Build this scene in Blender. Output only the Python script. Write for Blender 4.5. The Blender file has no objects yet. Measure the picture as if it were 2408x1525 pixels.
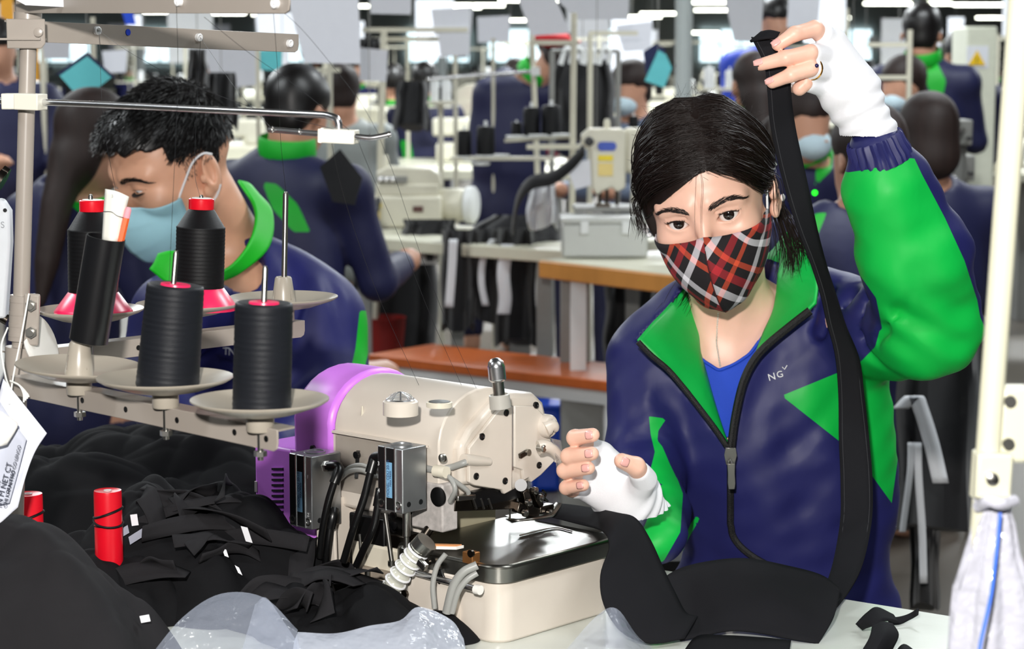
import bpy, bmesh, math, random
import numpy as np
from mathutils import Vector, Matrix
from mathutils.bvhtree import BVHTree

random.seed(7)
RNG = np.random.RandomState(11)
SC = bpy.context.scene
COL = SC.collection

# ------------------------------------------------------------------ camera
FPX, IW, IH = 5000.0, 2408.0, 1525.0
PITCH = math.atan((762.5 - 130) / FPX)          # the horizon lies at row 130
CAMH = 1.35
cam_data = bpy.data.cameras.new('camera')
cam = bpy.data.objects.new('camera', cam_data)
COL.objects.link(cam)
cam.location = (0, 0, CAMH)
cam.rotation_euler = (math.pi / 2 - PITCH, 0, 0)
cam_data.sensor_width = 36.0
cam_data.lens = FPX / IW * 36.0
cam_data.clip_end = 200
cam_data.dof.use_dof = True
cam_data.dof.focus_distance = 2.28
cam_data.dof.aperture_fstop = 10
SC.camera = cam

# ------------------------------------------------------------------ light and exposure
SC.view_settings.view_transform = 'Standard'
SC.view_settings.look = 'None'
SC.view_settings.gamma = 1.0
SC.view_settings.use_curve_mapping = False
SC.view_settings.exposure = 0.12
world = bpy.data.worlds.new('hall_ambient_fill')  # even ambient fill, let in by leaving out the side walls
SC.world = world
world.use_nodes = True
world.node_tree.nodes['Background'].inputs[0].default_value = (0.86, 0.93, 1.0, 1)
world.node_tree.nodes['Background'].inputs[1].default_value = 0.10

def lamp(name, kind, loc, energy, size=None, sizey=None, color=(1, 1, 1), target=None):
    d = bpy.data.lights.new(name, kind)
    d.energy = energy
    d.color = color
    o = bpy.data.objects.new(name, d)
    COL.objects.link(o)
    o.location = loc
    if kind == 'AREA':
        d.shape = 'RECTANGLE'
        d.size = size
        d.size_y = sizey or size
    elif kind in ('POINT', 'SPOT') and size:
        d.shadow_soft_size = size
    if target:
        o.rotation_euler = (Vector(target) - Vector(loc)).to_track_quat('-Z', 'Y').to_euler()
    return o

# the photographer's flash, held above and a little left of the lens
fl = lamp('camera_flash', 'SPOT', (-0.10, -0.05, 1.62), 240, 0.035, color=(1.0, 0.97, 0.93), target=(0, 2.3, 1.12))
fl.data.spot_size = math.radians(75)
fl.data.spot_blend = 0.6
# rows of fluorescent tubes under the roof
for j, yy in enumerate((1.2, 4.0, 7.2, 10.5, 15, 21, 29)):
    for xx in ((-2.6, 1.6) if yy < 9 else (-3.5, 0.5, 4.5)):
        lamp('tube_lamp', 'AREA', (xx, yy, 3.05), (34 if yy < 2 else 64) if yy < 9 else (130 if yy < 14 else 230), 1.3, 0.3, color=(0.93, 0.98, 1.0))

# ------------------------------------------------------------------ pixels to places
_fw = np.array([0, math.cos(PITCH), -math.sin(PITCH)])
_up = np.array([0, math.sin(PITCH), math.cos(PITCH)])
_cc = np.array([0, 0, CAMH])
def ray(x, y):
    return np.array([(x - 1204) / FPX, 0, 0]) + _fw + (762.5 - y) / FPX * _up
def at(x, y, Y):                    # the point of pixel (x, y) at depth Y
    d = ray(x, y)
    return _cc + d * (Y / d[1])
def onz(x, y, z):                   # the point of pixel (x, y) on the level z
    d = ray(x, y)
    return _cc + d * ((z - CAMH) / d[2])
def proj(P):
    d = np.asarray(P, dtype=np.float64) - _cc
    w = d @ _fw
    return 1204 + FPX * d[..., 0] / w, 762.5 - FPX * (d @ _up) / w
def mpp(Y):                         # metres per pixel at depth Y
    return Y / FPX

# ------------------------------------------------------------------ objects
def link(o):
    COL.objects.link(o)
    return o
def tag(o, label=None, cat=None, group=None, kind=None):
    if label: o['label'] = label
    if cat: o['category'] = cat
    if group: o['group'] = group
    if kind: o['kind'] = kind
    return o
def wmat(o):
    m = o.matrix_basis.copy()
    if o.parent:
        m = wmat(o.parent) @ o.matrix_parent_inverse @ m
    return m
def thing(name, label, cat, loc=(0, 0, 0), rotz=0, group=None):
    o = bpy.data.objects.new(name, None)
    o.empty_display_size = 0.05
    link(o)
    o.location = Vector([float(v) for v in loc])
    o.rotation_euler = (0, 0, rotz)
    return tag(o, label, cat, group)
def attach(o, parent, world=True):
    if parent is not None:
        o.parent = parent
        if world:
            o.matrix_parent_inverse = wmat(parent).inverted()
    return o
def copy_tree(o, parent=None):
    c = o.copy()
    link(c)
    if parent is not None:
        c.parent = parent
        c.matrix_parent_inverse = o.matrix_parent_inverse.copy()
    for ch in [q for q in o.children]:
        copy_tree(ch, c)
    return c

# ------------------------------------------------------------------ materials
def lin(c):
    out = []
    for v in c[:3]:
        v = v / 255.0
        out.append(v / 12.92 if v <= 0.04045 else ((v + 0.055) / 1.055) ** 2.4)
    return (*out, 1)
MATS = {}
def mat(name, rgb=(200, 200, 200), rough=0.5, metal=0.0, var=0.08, vscale=40.0, bump=0.0, bscale=200.0, spec=0.5,
        stretch=(1, 1, 1), emit=0.0, sheen=0.0, alpha=1.0, trans=0.0, coat=0.0, sss=0.0):
    if name in MATS:
        return MATS[name]
    m = bpy.data.materials.new(name)
    m.use_nodes = True
    nt = m.node_tree
    b = nt.nodes['Principled BSDF']
    c = lin(rgb)
    tc = nt.nodes.new('ShaderNodeTexCoord')
    mp = nt.nodes.new('ShaderNodeMapping')
    mp.inputs['Scale'].default_value = stretch
    nt.links.new(tc.outputs['Object'], mp.inputs['Vector'])
    if var > 0:
        nz = nt.nodes.new('ShaderNodeTexNoise')
        nz.inputs['Scale'].default_value = vscale
        nz.inputs['Detail'].default_value = 4
        nt.links.new(mp.outputs[0], nz.inputs['Vector'])
        mx = nt.nodes.new('ShaderNodeMix')
        mx.data_type = 'RGBA'
        mx.inputs['A'].default_value = (*[v * (1 - var) for v in c[:3]], 1)
        mx.inputs['B'].default_value = (*[min(1, v * (1 + var)) for v in c[:3]], 1)
        nt.links.new(nz.outputs['Fac'], mx.inputs['Factor'])
        nt.links.new(mx.outputs['Result'], b.inputs['Base Color'])
    else:
        b.inputs['Base Color'].default_value = c
    if bump > 0:
        n2 = nt.nodes.new('ShaderNodeTexNoise')
        n2.inputs['Scale'].default_value = bscale
        n2.inputs['Detail'].default_value = 3
        nt.links.new(mp.outputs[0], n2.inputs['Vector'])
        bp = nt.nodes.new('ShaderNodeBump')
        bp.inputs['Strength'].default_value = bump
        bp.inputs['Distance'].default_value = 0.002
        nt.links.new(n2.outputs['Fac'], bp.inputs['Height'])
        nt.links.new(bp.outputs[0], b.inputs['Normal'])
    b.inputs['Roughness'].default_value = rough
    b.inputs['Metallic'].default_value = metal
    b.inputs['Specular IOR Level'].default_value = spec
    if sheen: b.inputs['Sheen Weight'].default_value = sheen
    if coat: b.inputs['Coat Weight'].default_value = coat
    if trans: b.inputs['Transmission Weight'].default_value = trans
    if alpha < 1: b.inputs['Alpha'].default_value = alpha
    if sss:
        b.inputs['Subsurface Weight'].default_value = sss
        b.inputs['Subsurface Radius'].default_value = (1.0, 0.35, 0.2)
        b.inputs['Subsurface Scale'].default_value = 0.004
    if emit:
        b.inputs['Emission Color'].default_value = c
        b.inputs['Emission Strength'].default_value = emit
    MATS[name] = m
    return m

def panel_mat(name, base, panels, rough=0.45, bump=0.15, bscale=60.0, spec=0.5, sheen=0.0, stretch=(1, 1, 1), fine=None, fade=0.0):
    """cloth of several colours: each panel is where its float attribute on the mesh is above zero (a seam line)"""
    m = bpy.data.materials.new(name)
    m.use_nodes = True
    nt = m.node_tree
    b = nt.nodes['Principled BSDF']
    tc = nt.nodes.new('ShaderNodeTexCoord')
    prev = None
    nz = nt.nodes.new('ShaderNodeTexNoise')
    nz.inputs['Scale'].default_value = 25
    nt.links.new(tc.outputs['Object'], nz.inputs['Vector'])
    mx = nt.nodes.new('ShaderNodeMix'); mx.data_type = 'RGBA'
    c = lin(base)
    mx.inputs['A'].default_value = (*[v * 0.9 for v in c[:3]], 1)
    mx.inputs['B'].default_value = (*[min(1, v * 1.1) for v in c[:3]], 1)
    nt.links.new(nz.outputs['Fac'], mx.inputs['Factor'])
    prev = mx.outputs['Result']
    for attr, rgb in panels:
        a = nt.nodes.new('ShaderNodeAttribute'); a.attribute_name = attr
        g = nt.nodes.new('ShaderNodeMapRange')
        g.inputs['From Min'].default_value = -0.0003 - fade
        g.inputs['From Max'].default_value = 0.0003 + fade
        nt.links.new(a.outputs['Fac'], g.inputs['Value'])
        x = nt.nodes.new('ShaderNodeMix'); x.data_type = 'RGBA'
        nt.links.new(g.outputs[0], x.inputs['Factor'])
        nt.links.new(prev, x.inputs['A'])
        x.inputs['B'].default_value = lin(rgb)
        prev = x.outputs['Result']
    nt.links.new(prev, b.inputs['Base Color'])
    b.inputs['Roughness'].default_value = rough
    b.inputs['Specular IOR Level'].default_value = spec
    if sheen: b.inputs['Sheen Weight'].default_value = sheen
    if bump:
        mp = nt.nodes.new('ShaderNodeMapping'); mp.inputs['Scale'].default_value = stretch
        nt.links.new(tc.outputs['Object'], mp.inputs['Vector'])
        n2 = nt.nodes.new('ShaderNodeTexNoise')
        n2.inputs['Scale'].default_value = bscale
        n2.inputs['Detail'].default_value = 2
        nt.links.new(mp.outputs[0], n2.inputs['Vector'])
        bp = nt.nodes.new('ShaderNodeBump')
        bp.inputs['Strength'].default_value = bump
        bp.inputs['Distance'].default_value = 0.004
        nt.links.new(n2.outputs['Fac'], bp.inputs['Height'])
        nt.links.new(bp.outputs[0], b.inputs['Normal'])
    return m

# ------------------------------------------------------------------ mesh building
def V(*a):
    return np.array(a, dtype=float)
def unit(v):
    v = np.asarray(v, dtype=float)
    return v / (np.linalg.norm(v) + 1e-12)
def frame_of(axis, hint=(0, 0, 1)):
    z = unit(axis)
    h = np.asarray(hint, dtype=float)
    if abs(z @ unit(h)) > 0.95:
        h = np.array([1.0, 0, 0])
    x = unit(np.cross(h, z))
    return x, np.cross(z, x), z
def spline(pts, n):
    """Catmull-Rom through pts, n samples per span"""
    P = np.asarray(pts, dtype=float)
    Q = np.vstack([2 * P[0] - P[1], P, 2 * P[-1] - P[-2]])
    out = []
    for i in range(len(P) - 1):
        p0, p1, p2, p3 = Q[i:i + 4]
        for k in range(n):
            t = k / n
            out.append(0.5 * ((2 * p1) + (-p0 + p2) * t + (2 * p0 - 5 * p1 + 4 * p2 - p3) * t * t + (-p0 + 3 * p1 - 3 * p2 + p3) * t ** 3))
    out.append(P[-1])
    return np.array(out)

class MB:
    def __init__(s):
        s.v = []; s.f = []; s.uv = {}
    def add(s, vs, fs):
        o = len(s.v)
        s.v.extend([tuple(map(float, q)) for q in vs])
        s.f.extend([tuple(i + o for i in f) for f in fs])
        return s
    def box(s, lo, hi, M=None):
        (a, b, c), (d, e, f) = lo, hi
        vs = [(a, b, c), (d, b, c), (d, e, c), (a, e, c), (a, b, f), (d, b, f), (d, e, f), (a, e, f)]
        if M is not None:
            vs = [M @ Vector(q) for q in vs]
        return s.add(vs, [(0, 3, 2, 1), (4, 5, 6, 7), (0, 1, 5, 4), (1, 2, 6, 5), (2, 3, 7, 6), (3, 0, 4, 7)])
    def beam(s, a, b, w, h, hint=(0, 0, 1)):
        """box from a to b, w across, h along the hint"""
        a = np.asarray(a, float); b = np.asarray(b, float)
        x, y, z = frame_of(b - a, hint)
        vs = []
        for p in (a, b):
            for i, j in ((-1, -1), (1, -1), (1, 1), (-1, 1)):
                vs.append(p + x * i * w / 2 + y * j * h / 2)
        return s.add(vs, [(0, 3, 2, 1), (4, 5, 6, 7), (0, 1, 5, 4), (1, 2, 6, 5), (2, 3, 7, 6), (3, 0, 4, 7)])
    def lathe(s, prof, o=(0, 0, 0), axis=(0, 0, 1), n=24, cap=True):
        x, y, z = frame_of(axis, (0, 1, 0))
        o = np.asarray(o, float)
        vs = []
        for r, h in prof:
            for k in range(n):
                a = 2 * math.pi * k / n
                vs.append(o + z * h + (x * math.cos(a) + y * math.sin(a)) * max(r, 1e-5))
        fs = []
        m = len(prof)
        for i in range(m - 1):
            for k in range(n):
                k2 = (k + 1) % n
                fs.append((i * n + k, i * n + k2, (i + 1) * n + k2, (i + 1) * n + k))
        if cap:
            fs.append(tuple(reversed(range(n))))
            fs.append(tuple(range((m - 1) * n, m * n)))
        return s.add(vs, fs)
    def cyl(s, a, b, r, r2=None, n=20):
        a = np.asarray(a, float); b = np.asarray(b, float)
        return s.lathe([(r, 0), (r if r2 is None else r2, np.linalg.norm(b - a))], a, b - a, n)
    def tube(s, pts, r, n=8, cap=True):
        P = np.asarray(pts, float)
        R = np.broadcast_to(np.asarray(r, float), (len(P),))
        T = np.gradient(P, axis=0)
        x, y, z = frame_of(T[0])
        vs = []
        for i in range(len(P)):
            t = unit(T[i])
            x = unit(x - t * (x @ t)); y = np.cross(t, x)
            for k in range(n):
                a = 2 * math.pi * k / n
                vs.append(P[i] + (x * math.cos(a) + y * math.sin(a)) * R[i])
        fs = []
        for i in range(len(P) - 1):
            for k in range(n):
                k2 = (k + 1) % n
                fs.append((i * n + k, i * n + k2, (i + 1) * n + k2, (i + 1) * n + k))
        if cap:
            fs.append(tuple(reversed(range(n))))
            fs.append(tuple(range((len(P) - 1) * n, len(P) * n)))
        return s.add(vs, fs)
    def prism(s, poly, o, u, v, w):
        """polygon in the plane (u, v) at o, pushed along w"""
        o, u, v, w = (np.asarray(q, float) for q in (o, u, v, w))
        n = len(poly)
        a = [o + u * p[0] + v * p[1] for p in poly]
        ar = sum(poly[i][0] * poly[(i + 1) % n][1] - poly[(i + 1) % n][0] * poly[i][1] for i in range(n))
        if ar * (np.cross(u, v) @ w) < 0:
            a = a[::-1]
        vs = a + [q + w for q in a]
        fs = [tuple(reversed(range(n))), tuple(range(n, 2 * n))]
        fs += [(i, (i + 1) % n, n + (i + 1) % n, n + i) for i in range(n)]
        return s.add(vs, fs)
    def ball(s, c, r, n=16, m=10):
        c = np.asarray(c, float); r = np.broadcast_to(np.asarray(r, float), (3,))
        vs = []
        for i in range(m + 1):
            t = math.pi * i / m
            for k in range(n):
                a = 2 * math.pi * k / n
                vs.append(c + r * np.array([math.sin(t) * math.cos(a), math.sin(t) * math.sin(a), math.cos(t)]))
        fs = []
        for i in range(m):
            for k in range(n):
                k2 = (k + 1) % n
                fs.append((i * n + k, (i + 1) * n + k, (i + 1) * n + k2, i * n + k2))
        return s.add(vs, fs)
    def grid(s, G, close=False):
        """faces over an (n, m, 3) array of points"""
        n, m = G.shape[:2]
        fs = []
        for i in range(n - 1):
            for j in range(m if close else m - 1):
                j2 = (j + 1) % m
                fs.append((i * m + j, i * m + j2, (i + 1) * m + j2, (i + 1) * m + j))
        return s.add(G.reshape(-1, 3), fs)
    def build(s, name, material, parent=None, world=True, smooth=True, bevel=0.0, angle=40, solid=0.0, uv=None, subsurf=0):
        me = bpy.data.meshes.new(name)
        me.from_pydata(s.v, [], s.f)
        if uv is not None:
            l = me.uv_layers.new(name='uv')
            idx = np.empty(len(me.loops), dtype=np.int32)
            me.loops.foreach_get('vertex_index', idx)
            l.data.foreach_set('uv', np.asarray(uv, dtype=np.float32)[idx].ravel())
        o = link(bpy.data.objects.new(name, me))
        me.materials.append(material)
        attach(o, parent, world)
        if smooth:
            me.polygons.foreach_set('use_smooth', [True] * len(me.polygons))
            me.set_sharp_from_angle(angle=math.radians(angle))
        if solid:
            md = o.modifiers.new('thickness', 'SOLIDIFY'); md.thickness = solid; md.offset = 0
        if subsurf:
            md = o.modifiers.new('smooth', 'SUBSURF'); md.levels = subsurf; md.render_levels = subsurf
        if bevel:
            md = o.modifiers.new('bevel', 'BEVEL'); md.width = bevel; md.segments = 2; md.limit_method = 'ANGLE'
            md.angle_limit = math.radians(35)
        me.update()
        return o

def ribbon(pts, wid, n=6, wsub=3):
    """strip along pts; wid: half-width vectors per control point"""
    P = spline(pts, n); W = spline(wid, n)
    return np.stack([P + W * (2 * k / wsub - 1) for k in range(wsub + 1)], axis=1)

def patch(rows, n=5, m=5):
    """smooth surface through a grid of control points"""
    A = np.array([spline(r, m) for r in rows])
    return np.stack([spline(A[:, j], n) for j in range(A.shape[1])], axis=1)

def text_obj(body, name, loc, xdir, ydir, size, material, parent=None, depth=0.0004, world=True, align='CENTER'):
    cu = bpy.data.curves.new(name, 'FONT')
    cu.body = body
    cu.size = size
    cu.extrude = depth
    cu.align_x = align
    cu.align_y = 'CENTER'
    x = unit(xdir); z = unit(np.cross(x, np.asarray(ydir, float))); y = np.cross(z, x)
    tmp = bpy.data.objects.new(name + '_tmp', cu)
    link(tmp)
    dg = bpy.context.evaluated_depsgraph_get()
    me = bpy.data.meshes.new_from_object(tmp.evaluated_get(dg))
    bpy.data.objects.remove(tmp)
    bpy.data.curves.remove(cu)
    me.name = name
    me.transform(Matrix(((x[0], y[0], z[0], loc[0]), (x[1], y[1], z[1], loc[1]), (x[2], y[2], z[2], loc[2]), (0, 0, 0, 1))))
    me.materials.clear()
    me.materials.append(material)
    o = link(bpy.data.objects.new(name, me))
    attach(o, parent, world)
    return o

# ------------------------------------------------------------------ modelling with distance fields
def sd_cone(P, a, b, ra, rb):
    a = np.asarray(a, float); b = np.asarray(b, float)
    ab = b - a
    q = P - a
    t = np.clip((q @ ab) / (ab @ ab), 0, 1)
    return np.linalg.norm(q - t[:, None] * ab, axis=1) - (ra + (rb - ra) * t)
def sd_ell(P, c, r, R=None):
    q = P - np.asarray(c, float)
    if R is not None:
        q = q @ R                      # columns of R are the axes
    r = np.asarray(r, float)
    k0 = np.linalg.norm(q / r, axis=1)
    k1 = np.linalg.norm(q / (r * r), axis=1) + 1e-9
    return k0 * (k0 - 1) / k1
def sd_chain(P, pts, rad, k=0.0):
    d = None
    for i in range(len(pts) - 1):
        e = sd_cone(P, pts[i], pts[i + 1], rad[i], rad[i + 1])
        d = e if d is None else (smin(d, e, k) if k else np.minimum(d, e))
    return d
def smin(a, b, k):
    h = np.clip(0.5 + 0.5 * (b - a) / k, 0, 1)
    return b + (a - b) * h - k * h * (1 - h)
def smax(a, b, k):
    return -smin(-a, -b, k)
def waves(P, freq, seed, n=5):
    r = np.random.RandomState(seed)
    out = np.zeros(len(P))
    for i in range(n):
        d = unit(r.normal(size=3))
        out += np.sin(P @ (d * freq * r.uniform(0.6, 1.5)) + r.uniform(0, 6.28))
    return out / n
def sd_poly2(x, y, poly):
    """signed distance (negative inside) to a polygon in the plane"""
    n = len(poly)
    d = np.full(len(x), 1e18)
    ins = np.zeros(len(x), bool)
    for i in range(n):
        ax, ay = poly[i]; bx, by = poly[(i + 1) % n]
        ex, ey = bx - ax, by - ay
        t = np.clip(((x - ax) * ex + (y - ay) * ey) / (ex * ex + ey * ey + 1e-12), 0, 1)
        d = np.minimum(d, (x - ax - t * ex) ** 2 + (y - ay - t * ey) ** 2)
        c = ((ay > y) != (by > y)) & (x < (bx - ax) * (y - ay) / (by - ay + 1e-12) + ax)
        ins ^= c
    d = np.sqrt(d)
    return np.where(ins, -d, d)
def seam(P, poly):
    """distance in metres, positive inside, to an outline given as seen in the photograph"""
    x, y = proj(P)
    return -sd_poly2(x, y, poly) * (P[:, 1] / FPX)

def sdf_mesh(f, lo, hi, h, B=8):
    lo = np.asarray(lo, float); hi = np.asarray(hi, float)
    nb = np.ceil((hi - lo) / (h * B)).astype(int)
    n = nb * B + 1
    ii = np.stack(np.meshgrid(*[np.arange(k) for k in nb], indexing='ij'), -1).reshape(-1, 3)
    cd = f(lo + (ii + 0.5) * B * h)
    keep = np.abs(cd) < B * h * 0.87 * 1.25
    D = np.empty(tuple(n), np.float32)
    sg = np.where(cd < 0, -1.0, 1.0).reshape(tuple(nb)).astype(np.float32)
    D[:-1, :-1, :-1] = np.repeat(np.repeat(np.repeat(sg, B, 0), B, 1), B, 2)
    D[-1] = 1; D[:, -1] = 1; D[:, :, -1] = 1
    off = np.stack(np.meshgrid(*[np.arange(B + 1)] * 3, indexing='ij'), -1).reshape(-1, 3)
    kb = ii[keep]
    for s in range(0, len(kb), 400):
        g = (kb[s:s + 400, None, :] * B + off[None]).reshape(-1, 3)
        D[g[:, 0], g[:, 1], g[:, 2]] = f(lo + g * h)
    S = D < 0
    c = np.zeros(tuple(n - 1), np.int8)
    for a in (0, 1):
        for b in (0, 1):
            for d in (0, 1):
                c += S[a:n[0] - 1 + a, b:n[1] - 1 + b, d:n[2] - 1 + d]
    act = np.argwhere((c > 0) & (c < 8))
    idx = np.full(tuple(n - 1), -1, np.int32)
    idx[act[:, 0], act[:, 1], act[:, 2]] = np.arange(len(act))
    acc = np.zeros((len(act), 3)); cnt = np.zeros(len(act))
    cor = [(0, 0, 0), (1, 0, 0), (0, 1, 0), (1, 1, 0), (0, 0, 1), (1, 0, 1), (0, 1, 1), (1, 1, 1)]
    val = [D[act[:, 0] + q[0], act[:, 1] + q[1], act[:, 2] + q[2]].astype(float) for q in cor]
    for i, j in ((0, 1), (2, 3), (4, 5), (6, 7), (0, 2), (1, 3), (4, 6), (5, 7), (0, 4), (1, 5), (2, 6), (3, 7)):
        m = (val[i] < 0) != (val[j] < 0)
        t = np.where(m, val[i] / (val[i] - val[j] + 1e-20), 0)
        p = np.array(cor[i]) + t[:, None] * (np.array(cor[j]) - np.array(cor[i]))
        acc += np.where(m[:, None], p, 0); cnt += m
    vs = lo + (act + acc / cnt[:, None]) * h
    quads = []
    for ax in range(3):
        o1, o2 = (ax + 1) % 3, (ax + 2) % 3
        sl0 = [slice(1, n[k] - 1) for k in range(3)]; sl1 = list(sl0)
        sl0[ax] = slice(0, n[ax] - 1); sl1[ax] = slice(1, n[ax])
        a = S[tuple(sl0)]; b = S[tuple(sl1)]
        for flip in (False, True):
            e = np.argwhere((a & ~b) if not flip else (~a & b))
            if not len(e): continue
            for k in range(3):
                if k != ax: e[:, k] += 1
            d1 = np.zeros(3, int); d1[o1] = 1
            d2 = np.zeros(3, int); d2[o2] = 1
            q = [e - d1 - d2, e - d2, e, e - d1]
            q = [idx[t[:, 0], t[:, 1], t[:, 2]] for t in q]
            if flip: q = q[::-1]
            quads.append(np.stack(q, 1))
    fs = np.vstack(quads)
    fs = fs[(fs >= 0).all(1)]
    return vs, fs

def mesh_from(name, parts, material, parent=None, attrs=None, world=True, mats=None, smooth=True):
    """one mesh from several (verts, quads); attrs: name -> values over all verts"""
    vs = np.vstack([p[0] for p in parts])
    fs = []
    o = 0
    for p in parts:
        fs.append(np.asarray(p[1]) + o); o += len(p[0])
    fs = np.vstack(fs)
    me = bpy.data.meshes.new(name)
    me.vertices.add(len(vs)); me.vertices.foreach_set('co', vs.astype(np.float32).ravel())
    me.loops.add(fs.size); me.loops.foreach_set('vertex_index', fs.astype(np.int32).ravel())
    me.polygons.add(len(fs))
    me.polygons.foreach_set('loop_start', np.arange(0, fs.size, 4, dtype=np.int32))
    me.update(calc_edges=True)
    me.polygons.foreach_set('use_smooth', [smooth] * len(fs))
    for k, a in (attrs or {}).items():
        at_ = me.attributes.new(k, 'FLOAT', 'POINT')
        at_.data.foreach_set('value', np.asarray(a, np.float32))
    for q in (mats or [material]):
        me.materials.append(q)
    ob = link(bpy.data.objects.new(name, me))
    attach(ob, parent, world)
    return ob
# ================================================================== the hall
def struct(o):
    o['kind'] = 'structure'
    return o
FLOORM = mat('worn_concrete_floor', (84, 78, 70), rough=.45, var=.15, vscale=2.5, bump=.1, bscale=20)
WALLM = mat('pale_painted_wall', (206, 210, 206), rough=.7, var=.08, vscale=1.5)
CEILM = mat('grey_roof_sheet', (120, 122, 122), rough=.7, var=.15, vscale=.8)
struct(MB().box((-26, -5, -.1), (26, 64, 0)).build('floor', FLOORM))
struct(MB().box((-26, -5, 3.6), (26, 64, 3.7)).build('ceiling', CEILM))
struct(MB().box((-26, 64, 0), (26, 64.2, 3.6)).build('wall_back', WALLM))
for i in range(18):                                     # roof trusses
    y = 6 + i * 3.2
    struct(MB().box((-26, y, 3.18), (26, y + .12, 3.40)).build('trim_%d' % (i + 1), mat('truss_paint', (96, 100, 104), rough=.6)))
WINE = mat('daylit_window', (205, 228, 235), rough=.4, var=.05, emit=2.2)
for i, x in enumerate((-13.5, -10.2, -6.6, -2.2, .2, 2.4, 6.5, 9.8)):
    w = struct(MB().box((x - .9, 63.90, 1.15), (x + .9, 64.0, 2.1)).build('window_%d' % (i + 1), WINE))
    for k in range(4):
        MB().box((x - .95 + k * .62, 63.84, 1.12), (x - .90 + k * .62, 63.92, 2.12)).build('window_bar', mat('window_frame', (150, 160, 160), rough=.5), w)
    MB().box((x - .95, 63.84, 1.10), (x + .95, 63.92, 1.16)).build('window_sill', MATS['window_frame'], w)
# grey steel column of the hall
col = MB().cyl(A0 := at(1606, 300, 13.0) * np.array([1, 1, 0]), A0 + V(0, 0, 3.4), .052, n=24).build('pillar', mat('grey_column_paint', (140, 146, 146), rough=.5, var=.06))
struct(col)
for px in (2150, 330, 1040):
    q = at(px, 200, 26.0) * np.array([1, 1, 0])
    struct(MB().cyl(q, q + V(0, 0, 3.4), .06, n=16).build('pillar', MATS['grey_column_paint']))
# tube lights hanging in long rows down the hall
TUBE_E = mat('lit_tube', (250, 252, 238), rough=.4, var=0, emit=9.0)
BATTEN = mat('white_batten', (225, 226, 222), rough=.5)
bat = MB().box((-.62, -.05, 0), (.62, .05, .06))
tub = MB().cyl((-.60, 0, -.022), (.60, 0, -.022), .020, n=8)
def tube_light(px, py, Y, L=1.0, where=''):
    c = at(px, py, Y)
    t = thing('ceiling_light', 'lit far tube light ' + where, 'light', c, group='far tube lights')
    for nm, b, m_ in (('batten', bat, BATTEN), ('tube', tub, TUBE_E)):
        bb = MB(); bb.v = [(v[0] * L, v[1], v[2]) for v in b.v]; bb.f = list(b.f)
        bb.build(nm, m_, t, world=False)
    for s in (-.5, .5):
        MB().cyl((s * L, 0, .06), (s * L, 0, 3.55 - c[2]), .006, n=6).build('hanger', BATTEN, t, world=False)
WHERE = ('left of a row of three at the top right', 'middle of a row of three at the top right', 'right of a row of three at the top right', 'above the raised hand, right of the hung sheet', 'at the top edge just right of the grey column', 'below another one right of the grey column', 'left of the grey column', 'under the top guide arm, leftmost of the row', 'under the top guide arm, second and longest of the row', 'under the top guide arm, third short one of the row', 'under the end of the top guide arm', 'at the top edge above the middle sheets', 'just below the one over the middle sheets', 'right of the middle sheets, short and faint', 'between the wide sheet and the grey column', 'low beside the grey column above the white cones', 'at the far right above the cream cabinet', 'behind the tilted sheet at the top edge', 'behind the largest hung sheet at the top edge')
for n_l, (px, py, Y, L) in enumerate(((2098, 6, 46, 1.0), (2205, 6, 46, 1.0), (2318, 9, 44, 1.1), (1940, 40, 52, 1.0), (1690, 3, 42, 1.0), (1688, 22, 56, 1.0), (1560, 30, 56, 1.0), (380, 26, 48, 1.0),
                     (498, 29, 46, 1.2), (634, 32, 52, .7), (668, 33, 52, .7), (1110, 10, 44, 1.1), (1075, 16, 54, 1.0), (1212, 46, 58, .8), (1508, 38, 58, .9), (1645, 75, 60, .9), (2350, 40, 56, 1.0), (1250, -2, 40, 1.0), (820, 12, 44, 1.0))):
    tube_light(px, py, Y, L, WHERE[n_l])
# ================================================================== people: shared builders
SKIN = mat('skin', (238, 190, 168), rough=0.42, var=0.05, vscale=60, bump=0.04, bscale=900, sss=0.12)
SKIN_M = mat('skin_tan', (222, 168, 138), rough=0.45, var=0.06, vscale=60, sss=0.1)
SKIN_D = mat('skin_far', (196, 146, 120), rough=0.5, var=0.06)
HAIR = mat('hair_black', (26, 17, 14), rough=0.42, var=0.25, vscale=300, spec=0.3)
HAIR_M = mat('hair_short_black', (15, 12, 12), rough=0.4, var=0.2, vscale=300, spec=0.5)
HAIR_B = mat('hair_brown', (32, 16, 11), rough=0.65, var=0.5, vscale=40, stretch=(1, 1, .12), bump=.6, bscale=60)
GREEN = (6, 176, 66)
NAVY = (31, 33, 88)
WHITE_KNIT = mat('white_knit', (236, 236, 240), rough=0.8, var=0.02, bump=0.25, bscale=1500)
BLACK_PLASTIC = mat('black_plastic', (14, 14, 15), rough=0.35, var=0.1)
CHROME = mat('chrome', (222, 222, 224), rough=0.26, metal=1.0, var=0.03)
STEEL = mat('steel', (170, 168, 162), rough=0.28, metal=1.0, var=0.06)

def rot3(y, p, r):
    y, p, r = (math.radians(a) for a in (y, p, r))
    c, s = math.cos, math.sin
    Rz = np.array([[c(y), -s(y), 0], [s(y), c(y), 0], [0, 0, 1]])
    Rx = np.array([[1, 0, 0], [0, c(p), -s(p)], [0, s(p), c(p)]])
    Ry = np.array([[c(r), 0, s(r)], [0, 1, 0], [-s(r), 0, c(r)]])
    return Rz @ Rx @ Ry

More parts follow.
